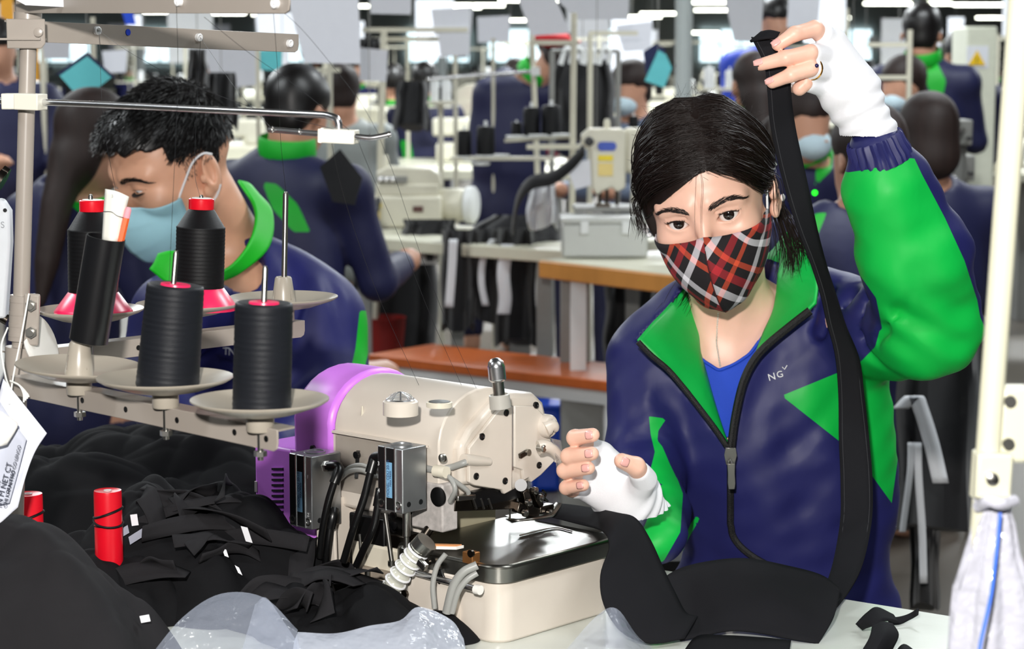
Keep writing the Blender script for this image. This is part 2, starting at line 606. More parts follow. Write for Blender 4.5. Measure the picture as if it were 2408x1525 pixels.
EYE = (0.032, -0.0745, 0.0)
def head_field(q, open_eye=1.0, heavy=0.0):
    """a head about 0.236 high in its own frame: x to its left, -y out of the face, z up, eyes at z = 0"""
    ax = np.abs(q[:, 0])
    m = q.copy(); m[:, 0] = ax
    d = sd_ell(q, (0, .012, .035), (.073, .092, .083))
    d = smin(d, sd_ell(q, (0, -.034, .026), (.064, .056, .062)), .03)
    d = smin(d, sd_ell(q, (0, -.028, -.034), (.060 + heavy, .060, .082)), .03)
    d = smin(d, sd_cone(m, (.050 + heavy, .004, -.05), (.014, -.066, -.098), .017, .016), .03)
    d = smin(d, sd_ell(q, (0, -.070, -.098), (.024, .022, .020)), .02)
    d = smin(d, sd_ell(m, (.043, -.062, -.024), (.022, .024, .020)), .02)
    d = smin(d, sd_cone(m, (.012, -.090, .022), (.048, -.072, .020), .006, .006), .018)
    d = smax(d, -sd_ell(m, (.033, -.103, .000), (.019, .017, .0125)), .012)
    d = smin(d, sd_cone(q, (0, -.086, .008), (0, -.107, -.034), .0065, .0085), .012)
    d = smin(d, sd_ell(m, (.011, -.097, -.038), (.007, .009, .006)), .006)
    e = m - np.array(EYE)
    d = smin(d, np.linalg.norm(e, axis=1) - .0146, .006)
    # lids: an almond opening
    a_, hu, hl = .0150, .0072 * open_eye, .0050 * open_eye + .0002
    ang = math.radians(6)
    ex = e[:, 0] * math.cos(ang) + e[:, 2] * math.sin(ang)
    ez = -e[:, 0] * math.sin(ang) + e[:, 2] * math.cos(ang) + .0008
    Ru = (a_ * a_ + hu * hu) / (2 * hu); Rl = (a_ * a_ + hl * hl) / (2 * hl)
    al = np.maximum(np.hypot(ex, ez - (hu - Ru)) - Ru, np.hypot(ex, ez + (hl - Rl)) - Rl)
    al = np.maximum(al, e[:, 1] + .0)
    d = smax(d, -al, .0012)
    # crease above the lid
    d = smax(d, -sd_chain(m, [(.019, -.0895, .0098), (.031, -.0925, .0125), (.045, -.083, .0093)], (.0009, .0012, .0008)), .003)
    # ears
    ang = math.radians(18)
    R = np.array([[math.cos(.35), math.sin(.35), 0], [-math.sin(.35), math.cos(.35), 0], [0, 0, 1]]).T
    ear = sd_ell(m, (.080, .018, -.008), (.0075, .018, .031), R)
    ear = smin(ear, sd_ell(m, (.077, .006, -.034), (.006, .009, .011)), .006)
    ear = smax(ear, -sd_ell(m, (.086, .013, -.004), (.006, .010, .019), R), .004)
    ear = smin(ear, sd_ell(m, (.080, .000, -.012), (.005, .004, .007)), .003)
    d = smin(d, ear, .005)
    return d

class Head:
    def __init__(s, c, R, k):
        s.c, s.R, s.k = np.asarray(c, float), R, k
    def w(s, p):
        return s.c + s.k * (np.asarray(p, float) @ s.R.T)
    def l(s, P):
        return ((P - s.c) @ s.R) / s.k

def eyeball_mat():
    m = bpy.data.materials.new('eyeball')
    m.use_nodes = True
    nt = m.node_tree; b = nt.nodes['Principled BSDF']
    tc = nt.nodes.new('ShaderNodeTexCoord')
    sx = nt.nodes.new('ShaderNodeSeparateXYZ'); nt.links.new(tc.outputs['Object'], sx.inputs[0])
    cx = nt.nodes.new('ShaderNodeCombineXYZ'); nt.links.new(sx.outputs[0], cx.inputs[0]); nt.links.new(sx.outputs[2], cx.inputs[1])
    ln = nt.nodes.new('ShaderNodeVectorMath'); ln.operation = 'LENGTH'; nt.links.new(cx.outputs[0], ln.inputs[0])
    mr = nt.nodes.new('ShaderNodeMath'); mr.operation = 'MULTIPLY'; mr.inputs[1].default_value = 100; nt.links.new(ln.outputs['Value'], mr.inputs[0])
    rp = nt.nodes.new('ShaderNodeValToRGB'); nt.links.new(mr.outputs[0], rp.inputs[0])
    el = rp.color_ramp.elements
    el[0].position = 0.0; el[0].color = (0.004, 0.003, 0.003, 1)
    el[1].position = 0.72; el[1].color = (0.80, 0.76, 0.74, 1)
    for p, c in ((0.24, (0.004, 0.003, 0.003, 1)), (0.28, (0.020, 0.010, 0.006, 1)), (0.56, (0.012, 0.006, 0.004, 1)), (0.63, (0.008, 0.005, 0.004, 1)), (0.68, (0.72, 0.68, 0.66, 1))):
        e = el.new(p); e.color = c
    nt.links.new(rp.outputs[0], b.inputs['Base Color'])
    b.inputs['Roughness'].default_value = 0.06
    b.inputs['Coat Weight'].default_value = 0.6
    return m
EYEMAT = eyeball_mat()

def add_eyes(H, person, target):
    for sx in (-1, 1):
        c = H.w((EYE[0] * sx, EYE[1], EYE[2]))
        b = MB().ball((0, 0, 0), .0129 * H.k, 28, 18)
        o = b.build('eye', EYEMAT)
        f = unit(np.asarray(target) - c)             # gaze is the ball's -y
        y = -f; x = unit(np.cross(y, (0, 0, 1))); z = np.cross(x, y)
        o.matrix_basis = Matrix(((x[0], y[0], z[0], c[0]), (x[1], y[1], z[1], c[1]), (x[2], y[2], z[2], c[2]), (0, 0, 0, 1)))
        attach(o, person)

def strands_mesh(paths, r, seed=0, n=3):
    """many thin tapering strands as one mesh; paths (k, m, 3)"""
    P = np.asarray(paths, float)
    k, m, _ = P.shape
    T = np.gradient(P, axis=1); T /= np.linalg.norm(T, axis=2, keepdims=True) + 1e-9
    rs = np.random.RandomState(seed)
    h = rs.normal(size=(k, 1, 3))
    X = h - T * (h * T).sum(2, keepdims=True); X /= np.linalg.norm(X, axis=2, keepdims=True) + 1e-9
    Y = np.cross(T, X)
    tap = np.interp(np.linspace(0, 1, m), [0, .15, .75, 1], [.7, 1, .9, .15])[None, :, None]
    rr = (np.asarray(r).reshape(-1, 1, 1) * np.ones((k, 1, 1))) * tap
    rings = [P + (X * math.cos(2 * math.pi * a / n) + Y * math.sin(2 * math.pi * a / n)) * rr for a in range(n)]
    vs = np.stack(rings, 2).reshape(-1, 3)
    base = (np.arange(k)[:, None, None] * m + np.arange(m - 1)[None, :, None]) * n
    a = np.arange(n)[None, None, :]
    q = np.stack([base + a, base + (a + 1) % n, base + n + (a + 1) % n, base + n + a], -1).reshape(-1, 4)
    return vs, q

def brow_paths(H, bvh, sx, ctrl, count, seed, length=.008):
    rs = np.random.RandomState(seed)
    out = []
    C = spline(np.array(ctrl), 20)
    for i in range(count):
        t = rs.uniform(0, 1)
        j = min(int(t * (len(C) - 1)), len(C) - 2)
        p = C[j].copy()
        wid = np.interp(t, [0, .15, .6, 1], [.0028, .0038, .0028, .0006])
        p[1] += rs.uniform(-1, 1) * wid
        d = unit(C[j + 1] - C[j])
        up = np.interp(t, [0, .25, 1], [.9, .35, -.05]) + rs.normal() * .12
        e = unit(np.array([d[0], d[1] + up])) * length * rs.uniform(.6, 1.1)
        pts = []
        for s in np.linspace(0, 1, 4):
            x, z = p[0] + e[0] * s, p[1] + e[1] * s * (1 - .3 * s)
            o = H.w((sx * x, -.2, z)); dr = H.R @ np.array([0, 1.0, 0])
            hit = bvh.ray_cast(Vector(o), Vector(dr))
            if hit[0] is None: break
            pts.append(np.array(hit[0]) - dr * (.0004 + .0008 * s))
        if len(pts) == 4:
            out.append(pts)
    return np.array(out)

def surf(bvh, px, py, lift=0.0):
    """where the line of sight of a pixel meets a surface"""
    d = unit(ray(px, py))
    h = bvh.ray_cast(Vector(_cc), Vector(d))
    return (np.array(h[0]) - d * lift) if h[0] is not None else None

def bvh_of(vs, fs):
    return BVHTree.FromPolygons([tuple(v) for v in vs], [tuple(int(i) for i in f) for f in fs])
# ================================================================== the woman at the machine
def A(x, y, Y):
    return at(x, y, Y)
woman = None
HW = Head((0.2378, 2.557, 1.1803), rot3(-11.1, 16.0, -12.0), 0.94)

def w_torso(P):
    d = sd_ell(P, A(1775, 930, 2.67), (.165, .100, .175))
    d = smin(d, sd_ell(P, A(1852, 1190, 2.68), (.138, .108, .20)), .06)
    d = smin(d, sd_ell(P, A(1842, 1440, 2.69), (.152, .118, .12)), .03)
    d = smin(d, sd_cone(P, A(1580, 815, 2.68), A(1960, 775, 2.68), .056, .06), .05)
    d = smin(d, sd_cone(P, A(1740, 780, 2.69), A(1735, 700, 2.69), .075, .05), .05)
    return d
RA = [A(1975, 775, 2.66), A(2190, 765, 2.46), A(2150, 600, 2.42), A(2092, 450, 2.40), A(2066, 362, 2.39)]
LA = [A(1536, 845, 2.66), A(1514, 1110, 2.60), A(1532, 1195, 2.54), A(1544, 1266, 2.43)]
def w_arms(P, g=0.0):
    d = sd_chain(P, RA, [.066 + g, .058 + g, .060 + g, .050 + g, .034 + g], .02)
    e = sd_chain(P, LA, [.058 + g, .048 + g, .041 + g, .034 + g], .03)
    return d, e

# ---- jacket
W_V = [(1500, 800), (1530, 832), (1566, 864), (1640, 950), (1716, 1056), (1722, 1000), (1746, 890), (1795, 815), (1908, 730), (1924, 660), (1900, 590), (1860, 540), (1640, 560), (1628, 650), (1580, 716), (1535, 762)]
def w_jacket(P):
    d = w_torso(P)
    a, b = w_arms(P)
    # folds: ripples that run with the pull of the cloth
    f = .0026 * waves(P * np.array([1, .6, .55]), 95, 3, 7) + .0016 * waves(P, 170, 8, 6)
    pul = np.clip(waves(P, 14, 31) * 1.6 + .35, 0, 1)
    k1 = np.array([.55, .15, -.82]) * 78
    f = f + .0034 * pul * np.sin(P @ k1 + 3.0 * waves(P, 16, 33))
    k2 = np.array([.9, .1, .35]) * 60
    f = f + .0026 * (1 - pul) * np.sin(P @ k2 + 3.0 * waves(P, 18, 35))
    el = A(2160, 720, 2.42)
    r2 = np.linalg.norm(P - el, axis=1)
    f = f + .0028 * np.exp(-(r2 / .08) ** 2) * np.sin((P @ unit(np.array([.45, .0, .9]))) * 150 + 6 * waves(P, 28, 5))
    d = smin(d, b, .018)
    d = smin(d, a, .03)
    # pulls below the arm and across the belly
    d = smax(d, -sd_cone(P, A(1560, 830, 2.56), A(1545, 1010, 2.56), .006, .010), .012)
    d = smax(d, -sd_cone(P, A(1680, 1085, 2.535), A(1600, 1190, 2.555), .005, .006), .016)
    d = smax(d, -sd_cone(P, A(1760, 1140, 2.535), A(1950, 1060, 2.555), .004, .007), .018)
    d = smax(d, -sd_cone(P, A(1600, 1200, 2.56), A(1790, 1300, 2.545), .012, .010), .020)
    d = smax(d, -sd_cone(P, A(1790, 1300, 2.545), A(1960, 1290, 2.555), .010, .004), .020)
    for a_, b_, r_ in (((1640, 990, 2.560), (1560, 930, 2.575), .006), ((1700, 1120, 2.548), (1650, 1260, 2.552), .008), ((1760, 1000, 2.552), (1830, 830, 2.570), .006),
                       ((1800, 1120, 2.548), (1990, 930, 2.572), .009), ((1830, 1250, 2.548), (1960, 1120, 2.560), .007), ((1930, 780, 2.585), (1960, 700, 2.61), .006),
                       ((2000, 690, 2.56), (2020, 800, 2.555), .006), ((2060, 680, 2.51), (2040, 790, 2.51), .005), ((1480, 900, 2.585), (1500, 1010, 2.565), .006), ((1560, 1010, 2.56), (1470, 1040, 2.56), .006),
                       ((1740, 1180, 2.545), (1730, 1290, 2.545), .006), ((2050, 1180, 2.585), (2080, 1380, 2.59), .008), ((1990, 1240, 2.575), (2060, 1390, 2.585), .006)):
        d = smax(d, -sd_cone(P, A(*a_), A(*b_), r_, r_ * .6), .022)
    d = smax(d, -sd_cone(P, A(2145, 690, 2.35), A(2065, 800, 2.46), .004, .006), .010)
    d = smax(d, -sd_cone(P, A(2085, 620, 2.35), A(2185, 700, 2.345), .004, .003), .012)
    d = smax(d, -sd_cone(P, A(2040, 830, 2.50), A(2105, 925, 2.46), .005, .008), .010)
    d = d + f
    x, y = proj(P)
    cut = np.maximum(sd_poly2(x, y, W_V) * P[:, 1] / FPX, P[:, 1] - 2.70)
    d = np.maximum(d, -cut)
    # openings at the neck and cuffs
    d = smax(d, -sd_cone(P, A(1735, 780, 2.68), A(1730, 600, 2.66), .058, .058), .006)
    return d
jv, jf = sdf_mesh(w_jacket, (.05, 2.30, .52), (.60, 2.86, 1.36), .0042)
bv_j = bvh_of(jv, jf)
P_CHEST = [(1838, 930), (1970, 876), (2030, 846), (2090, 870), (2128, 935), (2122, 1000), (2097, 1182), (2045, 1110), (1978, 1040)]
P_SLEEVE = [(1940, 392), (1995, 405), (2045, 398), (2105, 372), (2150, 372), (2168, 410), (2222, 512), (2268, 612), (2298, 705), (2305, 745), (2330, 800), (2330, 960), (2120, 945), (2024, 850), (2058, 815), (2068, 778), (2090, 758), (2142, 722), (2110, 690), (2060, 590), (1985, 450)]
P_SIDE = [(1526, 978), (1567, 984), (1548, 1012), (1546, 1035), (1558, 1050), (1575, 1090), (1592, 1125), (1560, 1140), (1526, 1118), (1540, 1062), (1530, 1020)]
P_CUFF = [(1545, 1145), (1592, 1122), (1606, 1160), (1600, 1250), (1560, 1320), (1500, 1320), (1510, 1250), (1532, 1195)]
P_HEM = [(1637, 1213), (1646, 1218), (1617, 1268), (1602, 1302), (1566, 1336), (1556, 1328), (1588, 1296), (1604, 1260)]
P_FORE = [(1880, 410), (1995, 405), (2045, 398), (2105, 372), (2150, 372), (2168, 410), (2222, 512), (2268, 612), (2298, 705), (2305, 745), (2330, 800), (2200, 900), (2080, 800), (2060, 700), (1960, 560)]
ra_, la_ = w_arms(jv)
far = np.where(jv[:, 1] < 2.475, 1.0, -1.0) * .02
onarm = np.where(la_ < .012, -.02, .02)
pv = np.max([seam(jv, P_CHEST), seam(jv, P_SLEEVE), np.minimum(seam(jv, P_FORE), far), seam(jv, P_SIDE), seam(jv, P_CUFF), np.minimum(seam(jv, P_HEM), onarm)], axis=0)
JACKET_W = panel_mat('jacket_shell_navy_green', NAVY, [('green_panel', GREEN)], rough=0.50, bump=0.12, bscale=45, spec=0.3, stretch=(1, .7, .6))

# ---- body: head, neck, chest, arms and hands
def w_head(P):
    q = HW.l(P)
    d = head_field(q) * HW.k
    nb = HW.w((0, .035, -.06))
    d = smin(d, sd_cone(P, nb, A(1722, 800, 2.69), .046, .050), .02)
    d = smin(d, sd_cone(P, HW.w((.045, .03, -.05)), A(1705, 850, 2.635), .008, .004), .022)
    d = smin(d, sd_cone(P, HW.w((-.045, .03, -.05)), A(1675, 850, 2.635), .008, .004), .022)
    ch = sd_ell(P, A(1735, 950, 2.69), (.13, .088, .165))
    ch = smin(ch, sd_cone(P, A(1722, 842, 2.625), A(1840, 800, 2.67), .006, .008), .022)
    ch = smin(ch, sd_cone(P, A(1672, 846, 2.625), A(1590, 815, 2.67), .006, .008), .022)
    d = smin(d, ch, .03)
    return np.maximum(d, .93 - P[:, 2])
hv, hf = sdf_mesh(w_head, (.05, 2.42, .92), (.40, 2.80, 1.33), .00135)
bv_h = bvh_of(hv, hf)

FING = [
    ([A(1950, 100, 2.385), A(1916, 68, 2.365), A(1868, 80, 2.352), A(1829, 105, 2.352)], [.0098, .0094, .0084, .0070]),
    ([A(1950, 130, 2.380), A(1905, 125, 2.352), A(1848, 136, 2.345), A(1788, 152, 2.352)], [.0100, .0094, .0084, .0068]),
    ([A(1945, 172, 2.380), A(1906, 161, 2.350), A(1860, 176, 2.345), A(1816, 194, 2.352)], [.0095, .0090, .0080, .0066]),
    ([A(1940, 205, 2.385), A(1896, 194, 2.362), A(1880, 208, 2.362), A(1868, 206, 2.392)], [.0088, .0083, .0074, .0062]),
    ([A(1985, 215, 2.400), A(1930, 190, 2.412), A(1885, 160, 2.402), A(1850, 145, 2.392)], [.0115, .0105, .0095, .0080]),
]
FINL = [
    ([A(1420, 1070, 2.335), A(1372, 1042, 2.300), A(1352, 1029, 2.272), A(1394, 1022, 2.252)], [.0100, .0095, .0090, .0076]),
    ([A(1405, 1100, 2.335), A(1355, 1082, 2.300), A(1338, 1072, 2.270), A(1392, 1066, 2.250)], [.0100, .0095, .0090, .0076]),
    ([A(1395, 1125, 2.335), A(1350, 1115, 2.305), A(1328, 1106, 2.278), A(1384, 1100, 2.255)], [.0098, .0092, .0086, .0072]),
    ([A(1385, 1150, 2.335), A(1345, 1150, 2.310), A(1332, 1146, 2.288), A(1372, 1140, 2.266)], [.0090, .0084, .0078, .0066]),
    ([A(1490, 1165, 2.320), A(1515, 1128, 2.295), A(1495, 1096, 2.272), A(1462, 1083, 2.262)], [.0125, .0118, .0105, .0085]),
]
def fingers(P, F, palm):
    d = palm
    for pts, r in F:
        e = sd_chain(P, pts, r, .003)
        d = smin(d, e, .003)
    return d
def palm_r(P):
    d = sd_cone(P, A(1958, 100, 2.388), A(2005, 205, 2.395), .014, .024)
    d = smin(d, sd_cone(P, A(1945, 140, 2.384), A(2000, 215, 2.395), .015, .024), .012)
    d = smin(d, sd_cone(P, A(1935, 190, 2.388), A(1985, 225, 2.395), .013, .022), .012)
    return smin(d, sd_cone(P, A(2002, 218, 2.395), A(2064, 352, 2.392), .022, .026), .02)
def palm_l(P):
    d = sd_cone(P, A(1415, 1075, 2.325), A(1485, 1165, 2.335), .014, .026)
    d = smin(d, sd_cone(P, A(1398, 1115, 2.328), A(1480, 1170, 2.335), .014, .026), .012)
    d = smin(d, sd_cone(P, A(1385, 1150, 2.330), A(1470, 1185, 2.335), .012, .024), .012)
    return smin(d, sd_cone(P, A(1480, 1175, 2.335), A(1548, 1262, 2.42), .025, .027), .02)
fr = sdf_mesh(lambda P: fingers(P, FING, palm_r(P)), (.27, 2.31, 1.27), (.49, 2.45, 1.50), .0017)
fl_ = sdf_mesh(lambda P: fingers(P, FINL, palm_l(P)), (.03, 2.22, .86), (.18, 2.46, 1.01), .0017)
def w_core(P):
    d = w_torso(P) + .032
    a, b = w_arms(P, -.016)
    d = np.minimum(np.minimum(d, a), b)
    hip = A(1790, 1500, 2.70)
    hip[2] = .56
    d = smin(d, sd_ell(P, hip, (.155, .13, .12)), .05)
    for s in (-1, 1):
        kn = np.array([hip[0] + s * .11, hip[1] - .28, .50])
        d = smin(d, sd_cone(P, hip + np.array([s * .085, 0, -.04]), kn, .075, .055), .03)
        an = np.array([kn[0] + s * .01, kn[1] + .06, .08])
        d = smin(d, sd_cone(P, kn, an, .052, .035), .02)
        d = smin(d, sd_cone(P, an, an + np.array([0, -.13, -.035]), .035, .03), .02)
    d = np.maximum(d, -(w_head(P) - .003))
    return np.maximum(np.maximum(d, P[:, 2] - 1.2), .012 - P[:, 2])
core = sdf_mesh(w_core, (.0, 2.2, .0), (.66, 2.95, 1.30), .009)
woman = mesh_from('person', [(hv, hf), fr, fl_, core], SKIN)
tag(woman, 'woman in navy and green zip jacket and plaid mask holding up a black strip', 'person')
jacket = mesh_from('jacket', [(jv, jf)], JACKET_W, woman, {'green_panel': pv})

# trousers that reach from the jacket down to the shoes
def w_trou(P):
    hip = A(1790, 1500, 2.70); hip[2] = .56
    d = sd_ell(P, hip, (.167, .142, .14))
    for s in (-1, 1):
        kn = np.array([hip[0] + s * .11, hip[1] - .28, .50])
        an = np.array([kn[0] + s * .01, kn[1] + .06, .10])
        d = smin(d, sd_cone(P, hip + np.array([s * .085, 0, -.04]), kn, .088, .068), .03)
        d = smin(d, sd_cone(P, kn, an, .066, .055), .02)
    return np.maximum(d + .003 * waves(P, 50, 2), np.maximum(.09 - P[:, 2], P[:, 2] - .68))
mesh_from('trousers', [sdf_mesh(w_trou, (.0, 2.15, .05), (.66, 2.95, .75), .009)], mat('navy_trousers', (24, 26, 58), rough=.7), woman)

# ---- T-shirt
W_NECK = [(1560, 800), (1640, 832), (1665, 852), (1690, 866), (1728, 852), (1765, 826), (1800, 775), (1880, 720), (1960, 900), (1800, 1180), (1600, 1180)]
def w_tee(P):
    d = sd_ell(P, A(1735, 950, 2.69), (.137, .096, .172))
    d = d + .0012 * waves(P, 90, 14)
    x, y = proj(P)
    d = np.maximum(d, sd_poly2(x, y, W_NECK) * P[:, 1] / FPX)
    return np.maximum(d, P[:, 1] - 2.66)
TEE = mat('blue_cotton', (22, 70, 196), rough=.75, var=.05, bump=.15, bscale=900)
tv, tf = sdf_mesh(w_tee, (.1, 2.52, .88), (.42, 2.72, 1.2), .0022)
tee = mesh_from('t_shirt', [(tv, tf)], TEE, woman)
bv_t = bvh_of(tv, tf)
rim = [surf(bv_t, x, y + 2, .001) for x, y in [(1642, 834), (1655, 846), (1672, 857), (1690, 867), (1708, 862), (1728, 853), (1747, 841), (1765, 827), (1785, 800)]]
rim = [p for p in rim if p is not None]
MB().tube(spline(rim, 4), .0022, 6).build('neckline', TEE, woman)

# ---- collar: a stand of green cloth on either side
GREENM = panel_mat('collar_green', (8, 182, 74), [], rough=.5, bump=.15, bscale=60)
rows_r = [
    [A(1855, 545, 2.66), A(1905, 600, 2.63), A(1922, 660, 2.59), A(1918, 712, 2.56)],
    [A(1842, 590, 2.67), A(1872, 650, 2.62), A(1885, 705, 2.585), A(1880, 748, 2.565)],
    [A(1832, 640, 2.66), A(1840, 700, 2.62), A(1835, 750, 2.590), A(1826, 790, 2.567)],
    [A(1828, 690, 2.65), A(1818, 735, 2.62), A(1795, 785, 2.592), A(1775, 838, 2.565)]]
c1 = MB().grid(patch(rows_r, 6, 6)).build('collar', GREENM, jacket, solid=.0035)
rows_l = [
    [A(1632, 640, 2.68), A(1575, 715, 2.63), A(1530, 762, 2.58), A(1499, 798, 2.555)],
    [A(1642, 690, 2.67), A(1610, 760, 2.61), A(1570, 805, 2.570), A(1540, 838, 2.552)],
    [A(1642, 740, 2.655), A(1635, 810, 2.600), A(1612, 860, 2.568), A(1590, 892, 2.552)],
    [A(1640, 800, 2.630), A(1650, 862, 2.585), A(1650, 912, 2.564), A(1640, 950, 2.552)],
    [A(1655, 860, 2.610), A(1672, 930, 2.575), A(1680, 975, 2.562), A(1682, 1008, 2.553)],
    [A(1690, 990, 2.580), A(1702, 1020, 2.570), A(1710, 1040, 2.560), A(1714, 1052, 2.556)]]
c2 = MB().grid(patch(rows_l, 6, 6)).build('collar', GREENM, jacket, solid=.0035)
back = [[A(1640, 640, 2.68), A(1700, 620, 2.76), A(1800, 600, 2.765), A(1850, 545, 2.66)],
        [A(1620, 760, 2.70), A(1700, 740, 2.78), A(1800, 720, 2.785), A(1850, 690, 2.68)]]
MB().grid(patch(back, 4, 6)).build('collar', GREENM, jacket, solid=.0035)
# ---- zip
ZIP = mat('black_zip_tape', (10, 10, 12), rough=.6, var=.1, bump=.5, bscale=900)
zr = [A(1905, 730, 2.548), A(1860, 765, 2.550), A(1800, 815, 2.548), A(1768, 855, 2.546), A(1746, 905, 2.545), A(1730, 975, 2.545), A(1722, 1030, 2.545), A(1719, 1060, 2.545)]
zl = [A(1500, 803, 2.548), A(1530, 834, 2.546), A(1570, 868, 2.544), A(1605, 908, 2.543), A(1642, 955, 2.543), A(1682, 1008, 2.543), A(1714, 1056, 2.543)]
zb = [surf(bv_j, 1718, y, .001) for y in range(1062, 1240, 14)] + [surf(bv_j, 1720 + i * i * 1.6, 1240 + i * 12, .001) for i in range(8)]
zb = [p for p in zb if p is not None]
MB().tube(spline(zr, 6), .0052, 8).build('zip_tape', ZIP, jacket)
MB().tube(spline(zl, 6), .0036, 8).build('zip_tape', ZIP, jacket)
MB().tube(spline(zb, 3), .0046, 8).build('zip_tape', ZIP, jacket)
def teeth(path, r):
    b = MB()
    Q = spline(path, 40)
    L = np.concatenate([[0], np.cumsum(np.linalg.norm(np.diff(Q, axis=0), axis=1))])
    for s in np.arange(0, L[-1], .0022):
        p = np.array([np.interp(s, L, Q[:, k]) for k in range(3)])
        b.box(p + V(-.0009, -r - .0009, -.0006), p + V(.0009, -r + .001, .0006))
    return b
DKSTEEL = mat('dark_steel', (70, 68, 66), rough=.3, metal=1.0, var=.05)
teeth(zl[2:], .0036).build('zip_teeth', DKSTEEL, jacket, smooth=False)
teeth(zr[2:], .0052).build('zip_teeth', mat('zip_black_metal', (28, 28, 30), rough=.3, metal=.8), jacket, smooth=False)
sl = A(1717, 1068, 2.532)
zp = MB()
zp.prism([(-.006, .009), (.006, .009), (.0075, 0), (.005, -.012), (-.005, -.012), (-.0075, 0)], sl, (1, 0, 0), (0, -.1, 1), (0, -.005, 0))
zp.tube([A(1717, 1078, 2.525), A(1713, 1088, 2.521), A(1717, 1096, 2.522), A(1721, 1088, 2.521), A(1717, 1078, 2.525)], .0009, 6)
zp.prism([(-.0045, .0), (.0045, 0), (.004, -.012), (.0045, -.024), (.0035, -.031), (-.0035, -.031), (-.0045, -.024), (-.004, -.012)], A(1719, 1090, 2.522), (1, 0, .0), (-.04, -.06, 1), (0, -.0022, 0))
zp.build('zip_slider', STEEL, jacket, bevel=.0006)
# cuff gathers
cf = A(2064, 352, 2.385)
ax = unit(A(2040, 300, 2.385) - A(2085, 420, 2.395))
cb = MB()
x_, y_, z_ = frame_of(ax)
G = []
for i, (h, rr) in enumerate(((-.016, .0375), (-.008, .0372), (.002, .0345), (.012, .0335), (.0155, .0315), (.012, .029))):
    ring = []
    for k in range(96):
        a = 2 * math.pi * k / 96
        r = rr + (.0016 * math.sin(24 * a + 1.5 * math.sin(3 * a)) if 0 < i < 5 else .0006 * math.sin(24 * a))
        ring.append(cf + ax * h + (x_ * math.cos(a) + y_ * math.sin(a) * .92) * r)
    G.append(ring)
cb.grid(np.array(G), close=True).build('cuff', mat('navy_cuff', NAVY, rough=.5, var=.06), jacket)
# embroidered letters
LOGO = mat('white_thread', (225, 225, 228), rough=.7)
for ch, (px, py), sz in (('N', (1815, 886), .0125), ('G', (1834, 880), .0115)):
    p = surf(bv_j, px, py, .002)
    if p is not None:
        text_obj(ch, 'embroidered_letter', p, (1, -.10, .28), (-.28, -.12, 1), sz, LOGO, jacket, .0006)
p = surf(bv_j, 1845, 866, .002)
if p is not None:
    MB().tube([p + V(-.003, 0, .002), p + V(0, 0, -.001), p + V(.003, 0, .004)], .0007, 5).build('embroidered_mark', LOGO, jacket)

# ---- white fingerless gloves
def glove_r(P):
    d = palm_r(P) - .003
    d = smin(d, sd_cone(P, A(2002, 218, 2.395), A(2070, 365, 2.392), .025, .030), .01)
    d = smin(d, sd_chain(P, [A(1955, 100, 2.386), A(1938, 82, 2.374)], (.0128, .0120)), .006)
    for pts, r in FING[1:4]:
        a = np.asarray(pts[0]); b = a + (np.asarray(pts[1]) - a) * .82
        d = smin(d, sd_cone(P, a, b, r[0] + .0026, r[1] + .0022), .004)
    ax = unit(A(2064, 352, 2.39) - A(2000, 215, 2.39))
    t = (P - A(2000, 215, 2.395)) @ ax
    d = d + .0013 * np.sin(t * 330 + 5 * waves(P, 40, 2)) * np.clip(t / .03 + .6, 0, 1) + .0008 * waves(P, 160, 4)
    return d
def glove_l(P):
    d = palm_l(P) - .003
    for pts, r in FINL[:4]:
        a = np.asarray(pts[0]); b = a + (np.asarray(pts[1]) - a) * .75
        d = smin(d, sd_cone(P, a, b, r[0] + .0026, r[1] + .0022), .004)
    pts, r = FINL[4]
    d = smin(d, sd_chain(P, [pts[0], pts[1], np.asarray(pts[1]) * .45 + np.asarray(pts[2]) * .55], (.016, .0148, .0128)), .008)
    ax = unit(A(1548, 1262, 2.42) - A(1470, 1160, 2.33))
    t = (P - A(1470, 1160, 2.33)) @ ax
    d = smin(d, sd_cone(P, A(1505, 1205, 2.36), A(1552, 1268, 2.43), .028, .031), .01)
    return d + .0016 * np.sin(t * 300 + 5 * waves(P, 35, 9)) * np.clip(t / .02 + .8, 0, 1) + .0008 * waves(P, 150, 6)
g1 = mesh_from('glove', [sdf_mesh(glove_r, (.30, 2.31, 1.26), (.49, 2.46, 1.50), .0019)], WHITE_KNIT, woman)
g2 = mesh_from('glove', [sdf_mesh(glove_l, (.04, 2.23, .84), (.20, 2.50, 1.01), .0019)], WHITE_KNIT, woman)
# ring
rc = np.asarray(FING[2][0][0]) * .16 + np.asarray(FING[2][0][1]) * .84
x_, y_, z_ = frame_of(np.asarray(FING[2][0][1]) - np.asarray(FING[2][0][0]))
GOLD = mat('gold', (226, 170, 80), rough=.2, metal=1.0)
rg = MB().tube([rc + (x_ * math.cos(a) + y_ * math.sin(a)) * .0112 for a in np.linspace(0, 2 * math.pi, 25)], .0012, 6)
ringo = rg.build('ring', GOLD, woman)
MB().ball(rc + V(.002, -.0125, .004), (.0024, .002, .0024), 10, 8).build('stone', mat('dark_stone', (30, 20, 70), rough=.1), ringo)
